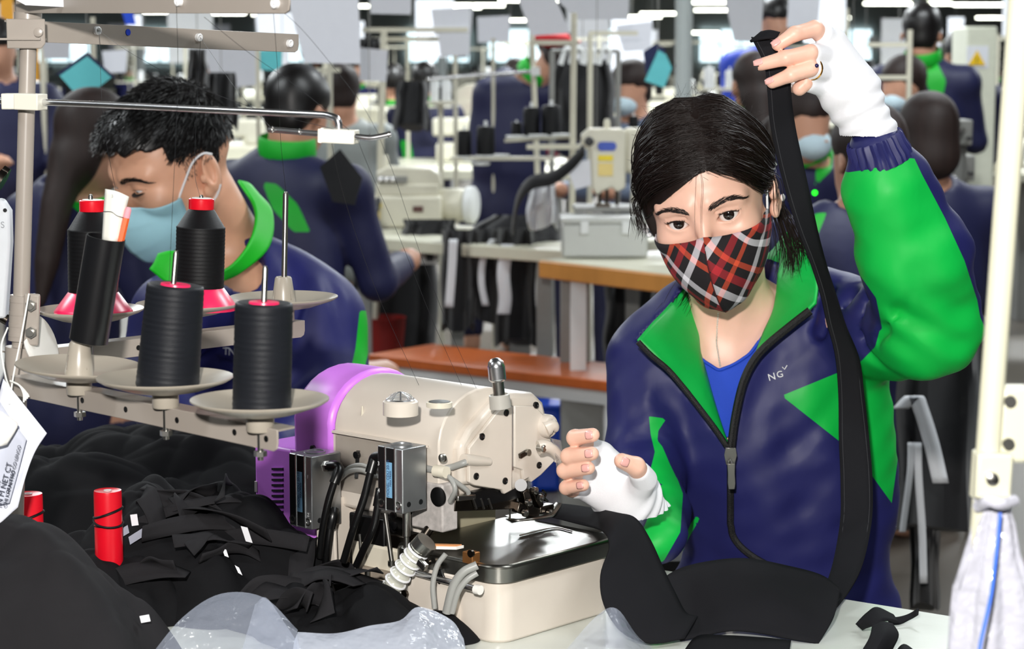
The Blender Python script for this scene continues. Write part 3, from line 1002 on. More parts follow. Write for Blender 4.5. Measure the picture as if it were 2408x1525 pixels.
# nails
NAIL = mat('nail', (236, 176, 168), rough=.25)
def nail(pts, side, r, sc=1.0):
    a, b = np.asarray(pts[-2]), np.asarray(pts[-1])
    t = unit(b - a); n = unit(np.asarray(side) - t * (np.asarray(side) @ t)); w = np.cross(t, n)
    G = []
    for i in np.linspace(-1, 1, 6):
        row = []
        for j in np.linspace(-1, 1, 6):
            rr = r * 1.05
            an = j * .62 * math.sqrt(max(.05, 1 - .35 * i * i))
            row.append(b + t * (i * .0052 * sc + .0012) + (n * math.cos(an) + w * math.sin(an)) * rr * (1 - .10 * max(0, i) ** 2))
        G.append(row)
    return MB().grid(np.array(G)).build('fingernail', NAIL, woman, solid=.0005)
for pts, r in FING[:3]:
    nail(pts, (-.2, -.75, .5), r[-1])
for pts, r in FINL[:4]:
    nail(pts, (.1, -1, .25), r[-1])
nail(FINL[4][0], (-.3, -1, .3), .0085)

# ---- eyes and brows
add_eyes(HW, woman, (0.02, 0, 0.98))
BROW = mat('brow_hair', (30, 18, 14), rough=.6, var=.1)
bc = [(.012, .0165), (.022, .0205), (.034, .0230), (.046, .0215), (.055, .0165)]
for sx in (-1, 1):
    bp = brow_paths(HW, bv_h, sx, bc, 270, 3 + sx)
    v, q = strands_mesh(bp, np.full(len(bp), .00024))
    mesh_from('eyebrow', [(v, q)], BROW, woman)
    # lashes along the upper lid
    lp = []
    rs = np.random.RandomState(5)
    a_, hu = .0150, .0072
    Ru = (a_ * a_ + hu * hu) / (2 * hu)
    line = []
    for t in np.linspace(-1, 1, 61):
        x = t * a_ * .98
        z = math.sqrt(Ru * Ru - x * x) + hu - Ru - .0008
        an = math.radians(6)
        ex, ez = x * math.cos(an) - z * math.sin(an), x * math.sin(an) + z * math.cos(an)
        y = -math.sqrt(max(1e-9, .0139 ** 2 - ex * ex - ez * ez))
        b0 = np.array([EYE[0] + ex, EYE[1] + y, EYE[2] + ez])
        line.append(HW.w((sx * b0[0], b0[1] - .0004, b0[2])))
        for _ in range(2):
            j = rs.normal(size=3) * .0006
            tip = b0 + np.array([t * .0028, -.0048, .0022 + .0010 * abs(t)]) + j
            mid = b0 * .5 + tip * .5 + np.array([0, -.0006, -.0010])
            lp.append([HW.w((sx * p[0], p[1], p[2])) for p in (b0, mid, tip)])
    v, q = strands_mesh(np.array(lp), np.full(len(lp), .00022))
    tb = MB().tube(line, np.interp(np.linspace(-1, 1, 61), [-1, -.3, .6, 1], [.0004, .0008, .0010, .0005]), 6)
    mesh_from('eyelashes', [(v, q), (np.array(tb.v), np.array([f for f in tb.f if len(f) == 4]))], BROW, woman)

# ---- plaid mask
def plaid_mat():
    m = bpy.data.materials.new('plaid_cotton')
    m.use_nodes = True
    nt = m.node_tree; b = nt.nodes['Principled BSDF']
    uvn = nt.nodes.new('ShaderNodeUVMap')
    sp = nt.nodes.new('ShaderNodeSeparateXYZ'); nt.links.new(uvn.outputs[0], sp.inputs[0])
    def ramp(sock):
        f = nt.nodes.new('ShaderNodeMath'); f.operation = 'FRACT'; nt.links.new(sock, f.inputs[0])
        r = nt.nodes.new('ShaderNodeValToRGB'); r.color_ramp.interpolation = 'CONSTANT'
        nt.links.new(f.outputs[0], r.inputs[0])
        el = r.color_ramp.elements
        seq = [(0.0, (.006, .004, .005)), (.16, (.62, .60, .62)), (.29, (.006, .004, .005)), (.44, (.30, .012, .018)), (.58, (.006, .004, .005)), (.72, (.50, .06, .022)), (.82, (.006, .004, .005))]
        el[0].position = 0; el[0].color = (*seq[0][1], 1)
        el[1].position = seq[1][0]; el[1].color = (*seq[1][1], 1)
        for p, c in seq[2:]:
            e = el.new(p); e.color = (*c, 1)
        return r.outputs[0]
    r1, r2 = ramp(sp.outputs[0]), ramp(sp.outputs[1])
    mx = nt.nodes.new('ShaderNodeMix'); mx.data_type = 'RGBA'; mx.blend_type = 'ADD'
    mx.inputs['Factor'].default_value = 1.0
    nt.links.new(r1, mx.inputs['A']); nt.links.new(r2, mx.inputs['B'])
    sc = nt.nodes.new('ShaderNodeMix'); sc.data_type = 'RGBA'; sc.blend_type = 'MULTIPLY'
    sc.inputs['Factor'].default_value = 1.0
    sc.inputs['B'].default_value = (.72, .72, .74, 1)
    nt.links.new(mx.outputs['Result'], sc.inputs['A'])
    nt.links.new(sc.outputs['Result'], b.inputs['Base Color'])
    b.inputs['Roughness'].default_value = .85
    nz = nt.nodes.new('ShaderNodeTexNoise'); nz.inputs['Scale'].default_value = 1400
    bp = nt.nodes.new('ShaderNodeBump'); bp.inputs['Strength'].default_value = .25; bp.inputs['Distance'].default_value = .001
    nt.links.new(nz.outputs['Fac'], bp.inputs['Height']); nt.links.new(bp.outputs[0], b.inputs['Normal'])
    return m
PLAID = plaid_mat()
mid = spline([(0, -.1060, -.0150), (0, -.1215, -.038), (0, -.1235, -.062), (0, -.1170, -.088), (0, -.1010, -.113), (0, -.0800, -.127)], 5)
sid = spline([(.0735, -.030, -.018), (.0745, -.026, -.028), (.0735, -.024, -.039), (.070, -.024, -.052), (.064, -.028, -.066), (.055, -.036, -.083)], 5)
ctl = spline([(.060, -.097, -.027), (.062, -.104, -.047), (.063, -.104, -.064), (.060, -.096, -.086), (.046, -.082, -.108), (.033, -.064, -.123)], 5)
NU = 22
mk, uvs = MB(), []
for sx in (-1, 1):
    G = []
    for i in range(len(mid)):
        row = []
        for u in np.linspace(0, 1, NU):
            p = mid[i] * (1 - u) ** 2 + 2 * ctl[i] * u * (1 - u) + sid[i] * u * u
            q = np.array([[sx * p[0], p[1], p[2]]])
            for _ in range(4):                       # keep clear of the face
                d0 = head_field(q)[0]
                if d0 > .0028: break
                g = np.array([head_field(q + e)[0] - d0 for e in np.eye(3) * 1e-4]) / 1e-4
                q = q + unit(g) * (.0030 - d0)
            row.append(HW.w(q[0]))
            a, c_ = u * .118, i / (len(mid) - 1) * .105
            k = 1 / .070
            if sx > 0:
                uvs.append(((a * .70 + c_ * .71) * k + .06, (a * .71 - c_ * .70) * k + .78))
            else:
                uvs.append(((a * .80 - c_ * .60) * k + .20, (a * .60 + c_ * .80) * k + .40))
        G.append(row)
    G = np.array(G)
    mk.grid(G if sx > 0 else G)
maskw = mk.build('face_mask', PLAID, woman, uv=uvs, solid=.0016)
EDGE = mat('mask_binding', (120, 20, 30), rough=.8)
lk = mat('white_elastic', (232, 232, 234), rough=.7)
seamp = [HW.w((0, p[1] - .0012, p[2])) for p in mid]
MB().tube(seamp, .0007, 5).build('seam', mat('mask_seam', (60, 8, 12), rough=.9), maskw)
MB().tube(spline([HW.w(p) for p in ((.0735, -.030, -.019), (.0765, -.018, .002), (.0800, -.004, .020), (.0860, .012, .028), (.0885, .028, .018))], 6), .0014, 6).build('ear_loop', lk, maskw)
MB().tube(spline([HW.w(p) for p in ((-.072, -.028, -.002), (-.0775, -.018, -.004), (-.0800, -.008, -.010))], 6), .0014, 6).build('ear_loop', lk, maskw)
kn = HW.w((-.0795, -.036, -.010))
kb = MB()
for i in range(5):
    kb.ball(kn + V(*(RNG.normal(size=3) * .0025)) + V(0, 0, -.003 * i + .004), (.0035, .003, .003), 10, 8)
kb.build('knot', lk, maskw)
kb = MB().ball(HW.w((.087, .030, -.028)), (.003, .003, .0045), 10, 8)
kb.build('knot', lk, maskw)

# necklace
nk = [surf(bv_h, x, y, .0012) for x, y in [(1688, 735), (1686, 760), (1685, 785), (1684, 805), (1687, 825), (1690, 845), (1693, 862)]]
nk = [p for p in nk if p is not None]
nb_ = MB()
Q = spline(nk, 12)
for i in range(0, len(Q) - 1, 2):
    nb_.tube([Q[i], (Q[i] + Q[i + 1]) / 2 + V(.0006 * (-1) ** i, -.0006, 0), Q[i + 1]], (.0007, .0016, .0007), 6)
neck = nb_.build('necklace', mat('silver', (232, 228, 220), rough=.3, metal=.2), woman)

# ---- hair: a cap close to the skull and strands drawn back from the parting
def w_cap(P):
    q = HW.l(P)
    d = sd_ell(q, (0, .014, .037), (.0790, .0975, .0895)) + .0012 * waves(q, 120, 4)
    d = smin(d, sd_ell(q, (0, -.034, .028), (.0705, .0625, .069)), .02)
    d = smin(d, sd_ell(q, (0, .060, -.022), (.058, .045, .050)), .02)
    dx = np.abs(q[:, 0] - .018)
    zl = .064 - .35 * dx - np.where(q[:, 0] < .018, 3.0, 6.0) * dx * dx
    lim = np.where(q[:, 0] < 0, -.040, -.030)
    d = smax(d, -np.maximum(q[:, 2] - zl, q[:, 1] - lim), .002)
    d = smax(d, -sd_ell(q, (.04, -.03, -.062), (.11, .095, .056)), .004)
    m = q.copy(); m[:, 0] = np.abs(m[:, 0])
    d = smin(d, sd_ell(q, (-.066, -.008, .010), (.018, .052, .055)), .015)
    d = smax(d, -sd_ell(q, (.088, .012, -.014), (.020, .021, .034)), .003)
    d = smax(d, -np.maximum(q[:, 2] - zl, q[:, 1] - lim), .002)
    return d * HW.k
cap = sdf_mesh(w_cap, (.12, 2.40, 1.03), (.38, 2.72, 1.34), .0018)
EC, ER = np.array([0, .014, .037]), np.array([.079, .0975, .0895])
def onskull(p, off):
    p = np.atleast_2d(p)
    u = (p - EC); u = u / np.linalg.norm(u, axis=-1, keepdims=True)
    r = np.full((len(p), 1), .095)
    off = np.broadcast_to(np.asarray(off, float).reshape(-1, 1), r.shape)
    for _ in range(5):
        q = EC + u * r
        d = smin(sd_ell(q, EC, ER), sd_ell(q, (0, -.034, .028), (.0705, .0625, .069)), .02)
        r = r - (d[:, None] - off)
    return EC + u * r
rs = np.random.RandomState(21)
part = spline([(.018, -.082, .062), (.020, -.060, .096), (.016, -.040, .112), (.010, -.010, .125), (.006, .030, .124), (.002, .065, .105)], 10)
tail = np.array([0, .112, -.020])
paths = []
for i in range(3400):
    sx = rs.choice([-1, 1])
    t = rs.beta(1.0, 1.2)
    j = t * (len(part) - 1)
    r0 = part[int(j)] + (part[min(int(j) + 1, len(part) - 1)] - part[int(j)]) * (j % 1)
    r0 = r0 + np.array([sx * abs(rs.normal()) * .0015, rs.normal() * .002, 0])
    low = np.clip(1 - t * 1.25, 0, 1) * rs.uniform(.55, 1.0)       # the front strands dip to the temple
    w1 = np.array([sx * (.052 - .006 * low), -.080 * low + .010 * (1 - low), .098 - .050 * low])
    w2 = np.array([sx * .076, -.044 * low + .030 * (1 - low), .055 - .044 * low])
    w3 = np.array([sx * .074, .050, .030 - .045 * low])
    w4 = np.array([sx * .035, .095, .012 - .03 * low])
    ctl_ = np.array([r0, w1, w2, w3, w4, tail + rs.normal(size=3) * .006])
    ctl_[1:5] += rs.normal(size=(4, 3)) * .0035
    p = spline(ctl_, 3)
    off = .0035 + abs(rs.normal()) * .0030
    prof = np.interp(np.linspace(0, 1, len(p)), [0, .12, .8, 1], [-.002, 1, 1, .5]) * off
    p = onskull(p, prof[:, None])
    paths.append(HW.w(p))
sv, sq = strands_mesh(np.array(paths), rs.uniform(.00035, .00075, len(paths)), 1)
# ponytail and loose locks
loose = []
def lock(pts, n, spread, seed, tipspread=None):
    r_ = np.random.RandomState(seed)
    P0 = np.array(pts)
    for i in range(n):
        o = r_.normal(size=3) * spread
        q = P0 + o * np.linspace(.4, 1.0, len(P0))[:, None] * np.array([1, 1, .5])
        q = q + r_.normal(size=q.shape) * (tipspread or spread * .25) * np.linspace(0, 1, len(P0))[:, None]
        loose.append(spline(q, max(1, 15 // (len(P0) - 1)))[:13])
T = HW.w(tail)
lock([T, A(1700, 560, 2.72), A(1640, 640, 2.70), A(1605, 700, 2.655), A(1585, 740, 2.635)], 170, .009, 31)
lock([HW.w((.070, .060, -.035)), A(1850, 560, 2.61), A(1858, 620, 2.62), A(1850, 680, 2.63)], 90, .010, 32, .006)
lock([HW.w((.060, .075, -.01)), A(1870, 540, 2.62), A(1885, 600, 2.63), A(1872, 660, 2.64)], 30, .008, 33, .004)
lock([HW.w((-.078, -.030, .020)), A(1500, 500, 2.52), A(1508, 545, 2.52), A(1498, 580, 2.52)], 16, .004, 34, .004)
lock([HW.w((-.079, -.020, .030)), A(1493, 480, 2.53), A(1505, 530, 2.53), A(1520, 575, 2.53)], 26, .005, 37, .003)
lock([HW.w((.078, -.026, .030)), A(1822, 420, 2.52), A(1828, 480, 2.52), A(1826, 530, 2.53)], 14, .004, 36, .004)
fly = []
for x0 in (1636, 1650, 1653):
    fly.append(spline([HW.w((.010, -.074, .083)), A(x0, 430, 2.452), A(x0 - 3, 500, 2.450), A(x0 - 1, 570, 2.446)], 4))
for i in range(130):
    d = unit(np.array([rs.normal() * .8, rs.normal() * .6, abs(rs.normal()) + .35]))
    p0 = onskull(EC + d, 0.004)[0]
    tdir = unit(np.array([rs.normal(), .6 + rs.normal() * .5, rs.normal() * .4]))
    L = rs.uniform(.01, .035)
    fly.append(HW.w(np.array([p0 + tdir * L * s + d * (.006 * s * rs.uniform(.3, 1.0)) for s in np.linspace(0, 1, 13)])))
lv, lq = strands_mesh(np.array([q for q in loose]), np.full(len(loose), .00042), 2)
fv, fq = strands_mesh(np.array(fly), np.full(len(fly), .00016), 3)
mesh_from('hair', [cap, (sv, sq), (lv, lq), (fv, fq)], HAIR, woman)
# fine stray hairs at the hairline
hl = []
for i in range(260):
    x = rs.uniform(-.058, .060)
    z = .062 - .55 * max(0, abs(x - .012) - .004) ** 1.05 + rs.normal() * .003
    pts = []
    L = rs.uniform(.006, .016)
    dx = (1 if x > .012 else -1) * rs.uniform(.3, 1.0)
    for s in np.linspace(0, 1, 5):
        o = HW.w((x + dx * L * s, -.25, z + .004 - L * s * .45)); dr = HW.R @ np.array([0, 1.0, 0])
        h = bv_h.ray_cast(Vector(o), Vector(dr))
        if h[0] is None: break
        pts.append(np.array(h[0]) - dr * .0008)
    if len(pts) == 5:
        hl.append(pts)
v, q = strands_mesh(np.array(hl), np.full(len(hl), .00022), 4)
mesh_from('baby_hair', [(v, q)], HAIR, woman)
# ================================================================== work table and the overlock machine
TABLE_Z = 0.75
def table_mat():
    m = mat('white_laminate', (222, 226, 218), rough=.25, var=.05, vscale=12, coat=.4, bump=.12, bscale=30)
    return m
tA, tB = onz(2000, 1408, TABLE_Z), onz(2250, 1448, TABLE_Z)
tdir = unit((tB - tA) * np.array([1, 1, 0]))
tn = np.array([tdir[1], -tdir[0], 0])                       # towards the camera
c0 = tA - tdir * 1.02
table = thing('work_table', 'white laminate work table carrying the sewing machine and black strips', 'table', (*(c0 + tdir * .9 + tn * .3)[:2], 0))
tb = MB()
tb.prism([(0, 0), (1.64, 0), (1.64, .74), (0, .74)], c0 - np.array([0, 0, .03]), tdir, tn, (0, 0, .03))
tb.build('table_top', table_mat(), table, bevel=.004)
for u in (.06, 1.58):
    for w in (.06, .68):
        p = c0 + tdir * u + tn * w
        MB().beam((p[0], p[1], 0), (p[0], p[1], TABLE_Z - .03), .045, .045).build('leg', mat('table_leg', (190, 190, 186), rough=.5), table)
MB().beam(c0 + tdir * .06 + tn * .72 - V(0, 0, .45), c0 + tdir * 1.58 + tn * .72 - V(0, 0, .45), .03, .04).build('stretcher', MATS['table_leg'], table)

CREAM = mat('cream_enamel', (212, 202, 190), rough=.28, var=.03, vscale=30, spec=.5)
CREAM2 = mat('cream_enamel_worn', (214, 206, 188), rough=.4, var=.10, vscale=25)
PURPLE = mat('purple_enamel', (210, 124, 234), rough=.36, var=.03)
ALU = mat('brushed_aluminium', (176, 178, 180), rough=.36, metal=.9, var=.04, vscale=60, stretch=(1, 1, .1))
ALU_D = mat('dark_anodised', (52, 54, 56), rough=.35, metal=.8, var=.05)
DARKM = mat('oily_steel', (78, 72, 66), rough=.3, metal=1.0, var=.2, vscale=90)
RUBBER = mat('black_rubber', (9, 9, 10), rough=.32, var=.1)
GREYC = mat('grey_cable', (150, 150, 146), rough=.4, var=.05)
PLATE = mat('polished_steel', (118, 116, 110), rough=.30, metal=1.0, var=.06, vscale=14)
PLATE_RIM = mat('brushed_rim', (150, 148, 142), rough=.3, metal=1.0, var=.05)

MO = np.array([-.012, 2.115, TABLE_Z])
MANG = math.radians(-42)
mX = np.array([math.cos(MANG), math.sin(MANG), 0]); mY = np.array([-math.sin(MANG), math.cos(MANG), 0]); mZ = np.array([0, 0, 1.0])
def ml(x, y, z):
    return MO + mX * x + mY * y + mZ * z
def onpl(px, py, o, n):
    d = ray(px, py)
    return _cc + d * (((o - _cc) @ n) / (d @ n))
def pX(px, py, x): return onpl(px, py, ml(x, 0, 0), mX)          # pixel onto the plane local x
def pY(px, py, y): return onpl(px, py, ml(0, y, 0), mY)
def pZ(px, py, z): return onz(px, py, TABLE_Z + z)
machine = thing('overlock_machine', 'cream and purple overlock sewing machine with steel cloth plate on the white table', 'sewing machine', ml(-.15, .1, 0), MANG)
def mprism_x(poly, x0, x1):     # polygon in (y, z)
    return MB().prism(poly, ml(x0, 0, 0), mY, mZ, mX * (x1 - x0))
def mbox(lo, hi):
    b = MB()
    vs = [ml(x, y, z) for z in (lo[2], hi[2]) for (x, y) in ((lo[0], lo[1]), (hi[0], lo[1]), (hi[0], hi[1]), (lo[0], hi[1]))]
    return b.add(vs, [(0, 3, 2, 1), (4, 5, 6, 7), (0, 1, 5, 4), (1, 2, 6, 5), (2, 3, 7, 6), (3, 0, 4, 7)])
def rrect(x0, y0, x1, y1, r, n=6):
    out = []
    for cx, cy, a0 in ((x1 - r, y0 + r, -90), (x1 - r, y1 - r, 0), (x0 + r, y1 - r, 90), (x0 + r, y0 + r, 180)):
        for k in range(n + 1):
            a = math.radians(a0 + 90 * k / n)
            out.append((cx + r * math.cos(a), cy + r * math.sin(a)))
    return out
# base below the plate
MB().prism(rrect(-.155, .004, -.004, .188, .022), ml(0, 0, 0.0), mX, mY, mZ * .064).build('base', CREAM, machine, bevel=.003)
MB().prism(rrect(-.150, .012, -.012, .182, .018), ml(0, 0, .064), mX, mY, mZ * .004).build('base', CREAM2, machine)
cp = MB().prism(rrect(-.158, -.002, .002, .192, .022), ml(0, 0, .066), mX, mY, mZ * .018)
plate = cp.build('cloth_plate', PLATE, machine, bevel=.003)
MB().prism(rrect(-.1585, -.0026, .0026, .1926, .0225), ml(0, 0, .0655), mX, mY, mZ * .0145).build('plate_rim', PLATE_RIM, plate)
# chassis
sec = [(.045, .0), (.045, .10), (.030, .105), (.030, .1885), (.165, .1885), (.165, .0)]
mprism_x(sec, -.300, -.160).build('chassis', CREAM, machine, bevel=.003)
mbox((-.160, .060, .06), (-.1575, .165, .140)).build('throat_guard', mat('olive_guard', (196, 188, 160), rough=.3, metal=.3), machine)
mbox((-.230, .010, .0), (-.155, .050, .075)).build('lower_housing', CREAM2, machine, bevel=.003)
mbox((-.215, .004, .008), (-.150, .012, .050)).build('lower_cover', mat('taupe_plate', (150, 138, 124), rough=.45), machine, bevel=.001)
arm = [(.030, .120), (.030, .189)] + [(.098 - .068 * math.cos(a), .189 + .056 * math.sin(a)) for a in np.linspace(.12, math.pi - .25, 14)] + [(.168, .189), (.168, .120)]
mprism_x(arm, -.276, -.115).build('arm', CREAM, machine, bevel=.002, angle=30)
MB().beam(ml(-.276, .0292, .1885), ml(-.13, .0292, .1885), .0012, .0012).build('seam', mat('gap_shadow', (96, 88, 78), rough=.8), machine)
mbox((-.272, .0225, .1870), (-.130, .032, .1895)).build('ledge', CREAM, machine)
# head with its face plates
headp = [(.052, .146), (.052, .190), (.066, .205), (.108, .232), (.122, .237), (.170, .232), (.186, .220), (.193, .200), (.200, .185), (.204, .160), (.176, .136), (.126, .124), (.075, .144)]
mprism_x(headp, -.158, -.104).build('head', CREAM, machine, bevel=.005)
f1 = [(.060, .149), (.060, .186), (.104, .219), (.112, .2225), (.1285, .2230), (.1285, .130), (.116, .1275), (.112, .133), (.068, .1445)]
f2 = [(.1325, .2230), (.166, .2185), (.181, .206), (.186, .190), (.1945, .172), (.199, .152), (.176, .1395), (.160, .134), (.156, .140), (.148, .138), (.146, .150), (.1325, .155)]
fp = mprism_x(f1, -.104, -.0990).build('face_plate', CREAM, machine, bevel=.0012)
fp2 = mprism_x(f2, -.104, -.0990).build('face_plate', CREAM, machine, bevel=.0012)
mbox((-.1038, .1285, .152), (-.1010, .1325, .2225)).build('slot', ALU, machine)
for px, py in ((1190, 970), (1260, 952), (1133, 1026), (1119, 1119), (1187, 1130), (1267, 1093)):
    p = pX(px, py, -.0990)
    MB().lathe([(.0038, -.001), (.0038, .0012), (.0028, .0016), (.0022, .0006)], p, mX, 16).build('screw', BLACK_PLASTIC, fp)
# raised strip near the feed of the cable
pa, pb = pX(1090, 1080, -.099), pX(1150, 1085, -.099)
MB().tube([pa, pa * .5 + pb * .5, pb], (.0065, .0060, .0045), 12).build('boss', CREAM, fp)
# tension boss, black button and lever
p = pX(1281, 1000, -.100)
MB().lathe([(.013, -.004), (.013, .007), (.011, .010)], p, mX, 22).build('boss', CREAM, fp2, bevel=.001)
MB().lathe([(.0062, .009), (.0062, .0122), (.005, .0135)], p, mX, 18).build('button', BLACK_PLASTIC, fp2)
hornpts = [pX(1281, 1008, -.094), pX(1298, 1000, -.090), pX(1309, 1012, -.088)]
MB().tube(spline(hornpts, 4), [.010, .0095, .009, .008, .0075, .007, .006, .005, .003][:9], 12).build('horn', CREAM, fp2)
lev = [pX(1266, 1052, -.084), pX(1283, 1049, -.080), pX(1300, 1057, -.077), pX(1314, 1074, -.076), pX(1312, 1088, -.076)]
MB().tube(spline(lev, 5), np.interp(np.linspace(0, 1, 21), [0, .15, .5, .85, 1], [.0082, .0080, .0060, .0056, .0040]), 12).build('lever', CREAM, machine)
MB().lathe([(.0042, 0), (.0042, .0085), (.0030, .0095)], pX(1266, 1052, -.084), mX, 14).build('lever_screw', STEEL, machine)
# clear shield
CLEAR = mat('clear_plastic', (226, 232, 236), rough=.06, var=0, trans=.9, alpha=.55)
sh = [[pX(1296, 1030, -.075), pX(1306, 1070, -.072), pX(1310, 1112, -.070)], [pX(1318, 1035, -.075), pX(1326, 1080, -.072), pX(1328, 1112, -.070)]]
MB().grid(patch(sh, 4, 4)).build('clear_guard', CLEAR, machine, solid=.0012)
# slot latch
MB().beam(pX(1222, 1072, -.097), pX(1242, 1060, -.097), .003, .005).build('latch', DARKM, machine)
MB().lathe([(.0035, 0), (.0035, .004)], pX(1238, 1062, -.098), mX, 12).build('latch_screw', STEEL, machine)
# foot of the face: black bar and bushing
mbox((-.135, .075, .118), (-.105, .160, .135)).build('bushing', RUBBER, machine)
MB().cyl(pX(1225, 1140, -.099), pX(1225, 1140, -.092), .0068, n=16).build('black_nut', RUBBER, machine)
# oil sight glass on top
o = pZ(942, 948, .2405)
og = MB().lathe([(.0185, -.012), (.0185, .002), (.0165, .0035), (.0145, .0035)], o, mZ, 26).build('sight_glass_mount', CREAM, machine)
MB().lathe([(.0145, .0025), (.0140, .005), (.0115, .0085), (.0070, .0110), (.001, .0120)], o, mZ, 22, cap=False).build('sight_glass', CLEAR, og)
MB().lathe([(.0150, .0028), (.0158, .0040), (.0148, .0052), (.0138, .0040), (.0150, .0028)], o, mZ, 24, cap=False).build('glass_ring', CHROME, og)
for k in range(4):
    a = math.pi * k / 4
    MB().tube([o + mX * math.cos(a) * t * .012 + mY * math.sin(a) * t * .012 + mZ * (.0118 - .007 * t * t) for t in np.linspace(-1, 1, 9)], .0009, 6).build('glass_facet', CHROME, og)
o = pZ(1033, 947, .2440)
MB().lathe([(.0135, -.004), (.0135, .0008), (.0120, .0016), (.0120, .0006)], o, mZ, 24).build('oil_cap', CREAM2, machine)
MB().lathe([(.0112, .0), (.0108, .0018), (.003, .0020)], o, mZ, 22).build('oil_cap', RUBBER, machine)
# dent mark on the arm
p = pY(852, 975, .036)
MB().tube([p + mZ * .010, p - mZ * .004, p - mZ * .012], (.001, .0022, .001), 8).build('vent_slot', CREAM2, machine)
# pressure screw
o = pZ(1176, 950, .2335)
axk = unit(V(-.10, -.02, 1))
kb_ = MB().lathe([(.0115, -.004), (.0110, .010), (.0095, .011), (.0095, .008)], o, axk, 22).build('pressure_screw_base', mat('grey_ring', (176, 172, 164), rough=.35), machine)
MB().lathe([(.0062, .006), (.0062, .030)], o, axk, 16).build('pressure_screw', STEEL, machine)
kn_ = MB().lathe([(.0062, .024), (.0088, .026)] + [(.0092 + (.0003 if i % 2 else 0), .027 + i * .0009) for i in range(16)] + [(.0088, .0425), (.0080, .046), (.0045, .0492), (.001, .0500)], o, axk, 40)
kn_.build('knurled_knob', CHROME, machine)
# thread guides behind the arm
MB().prism([(-.012, 0), (.012, 0), (.012, .015), (.009, .018), (-.009, .018), (-.012, .015)], pY(896, 912, .11), mX * .6 + mY * .3, mZ, mY * .0012).build('thread_guide', STEEL, machine)
gb = [pY(945, 912, .13), pY(985, 905, .13), pY(1030, 906, .13), pY(1075, 916, .13), pY(1112, 930, .13)]
G = ribbon(gb, [mZ * .005] * 5, 5, 2)
gd = MB().grid(G).build('thread_guide', CREAM2, machine, solid=.002)
for q in (gb[1], gb[2] * .6 + gb[3] * .4, gb[3] * .5 + gb[4] * .5):
    for k in (-1, 1):
        MB().tube([q + mX * .003 * k - mY * .002, q + mX * .003 * k - mY * .003 - mZ * .004, q + mX * .003 * k + mX * .003 - mY * .002 - mZ * .006], .0006, 5).build('eyelet', DARKM, gd)
# ---- purple motor end
pend = [(.026, .105), (.026, .190)] + [(.100 - .075 * math.cos(a), .190 + .060 * math.sin(a)) for a in np.linspace(.1, math.pi - .1, 16)] + [(.175, .190), (.175, .105)]
mprism_x(pend, -.340, -.2765).build('motor_cover', PURPLE, machine, bevel=.006, angle=30)
mbox((-.4085, .028, .050), (-.303, .150, .1585)).build('control_box', PURPLE, machine, bevel=.004)
cb_ = mbox((-.345, .0262, .052), (-.3045, .030, .1590)).build('control_box_lid', PURPLE, machine, bevel=.001)
SLOT = mat('slot_black', (26, 10, 32), rough=.8)
for i in range(9):
    pa, pb = pY(640, 1102 + i * 12.6, .0275), pY(666, 1102 + i * 12.6, .0275)
    MB().beam(pa, pb, .0022, .0026).build('vent_slot', SLOT, machine)
    MB().beam(pa + mZ * .0016 - mY * .0004, pb + mZ * .0016 - mY * .0004, .0012, .0006).build('vent_lip', PURPLE, machine)
p = pY(602, 1143, .0275)
MB().beam(p - mZ * .006, p + mZ * .006, .0035, .003).build('indicator', mat('indicator', (210, 205, 200), rough=.4), machine)
MB().lathe([(.0035, 0), (.0035, .003), (.002, .004)], pY(738, 1053, .024), -mY, 14).build('screw', RUBBER, machine)
# ---- two pneumatic cylinders at the back
def air_cylinder(x0, x1, y0, y1, z0, z1, digits, name):
    body = mbox((x0, y0, z0), (x1, y1, z1)).build(name, ALU, machine, bevel=.0012)
    w = x1 - x0
    mbox((x0 + w * .04, y0 - .0004, z0 + .002), (x0 + w * .30, y0 + .001, z1 - .001)).build('dark_face', ALU_D, body)
    mbox((x0 + w * .36, y0 - .0006, z0 + .002), (x0 + w * .68, y0 + .001, z1 - .001)).build('dark_face', ALU_D, body)
    for f in (.33, .71):
        MB().cyl(ml(x0 + w * f, y0 - .0002, z0 + .001), ml(x0 + w * f, y0 - .0002, z1), .0014, n=10).build('groove_rib', CHROME, body)
    zl = z0 + (z1 - z0) * .22
    lab = mbox((x0 + w * .38, y0 - .0010, zl), (x0 + w * .60, y0 + .0, zl + (z1 - z0) * .55)).build('label', mat('blue_label', (120, 168, 204), rough=.4), body)
    INK = mat('ink', (30, 50, 90), rough=.6)
    tx = x0 + w * .49
    for i, (t, sz) in enumerate((('MODEL: CDU 20-15', .0046), ('MAX PRESS', .0034))):
        text_obj(t, 'lettering', ml(tx - .0014 + i * .0036, y0 - .0012, zl + (z1 - z0) * (.30)), mZ, -mX, sz, INK, lab, .0001)
    for d, (fx, fz) in digits:
        text_obj(d, 'lettering', ml(x0 + w * fx, y0 - .0008, z0 + (z1 - z0) * fz), mX, mZ, .006, mat('digit_white', (220, 220, 220)), body, .0001)
    for f in (.14, .82):
        MB().lathe([(.0045, -.0005), (.0045, .0008), (.0026, .0004), (.0022, -.004)], ml(x0 + w * f, y0, z0 + .008), -mY, 16).build('screw', STEEL, body)
    for f in (.25, .75):
        MB().lathe([(.0030, 0), (.0028, .0004)], ml(x1, y0 + (y1 - y0) * f, z0 + .009), mX, 14).build('screw_hole', ALU_D, body)
    MB().lathe([(.012, -.001), (.012, .0012), (.0105, .0014), (.0105, .0004), (.001, .0004)], ml((x0 + x1) / 2, (y0 + y1) / 2, z1), mZ, 24).build('end_cap', ALU, body)
    return body
c2 = air_cylinder(-.1545, -.1175, -.022, .014, .1250, .1935, (('3', (.06, .72)), ('4', (.06, .30))), 'air_cylinder')
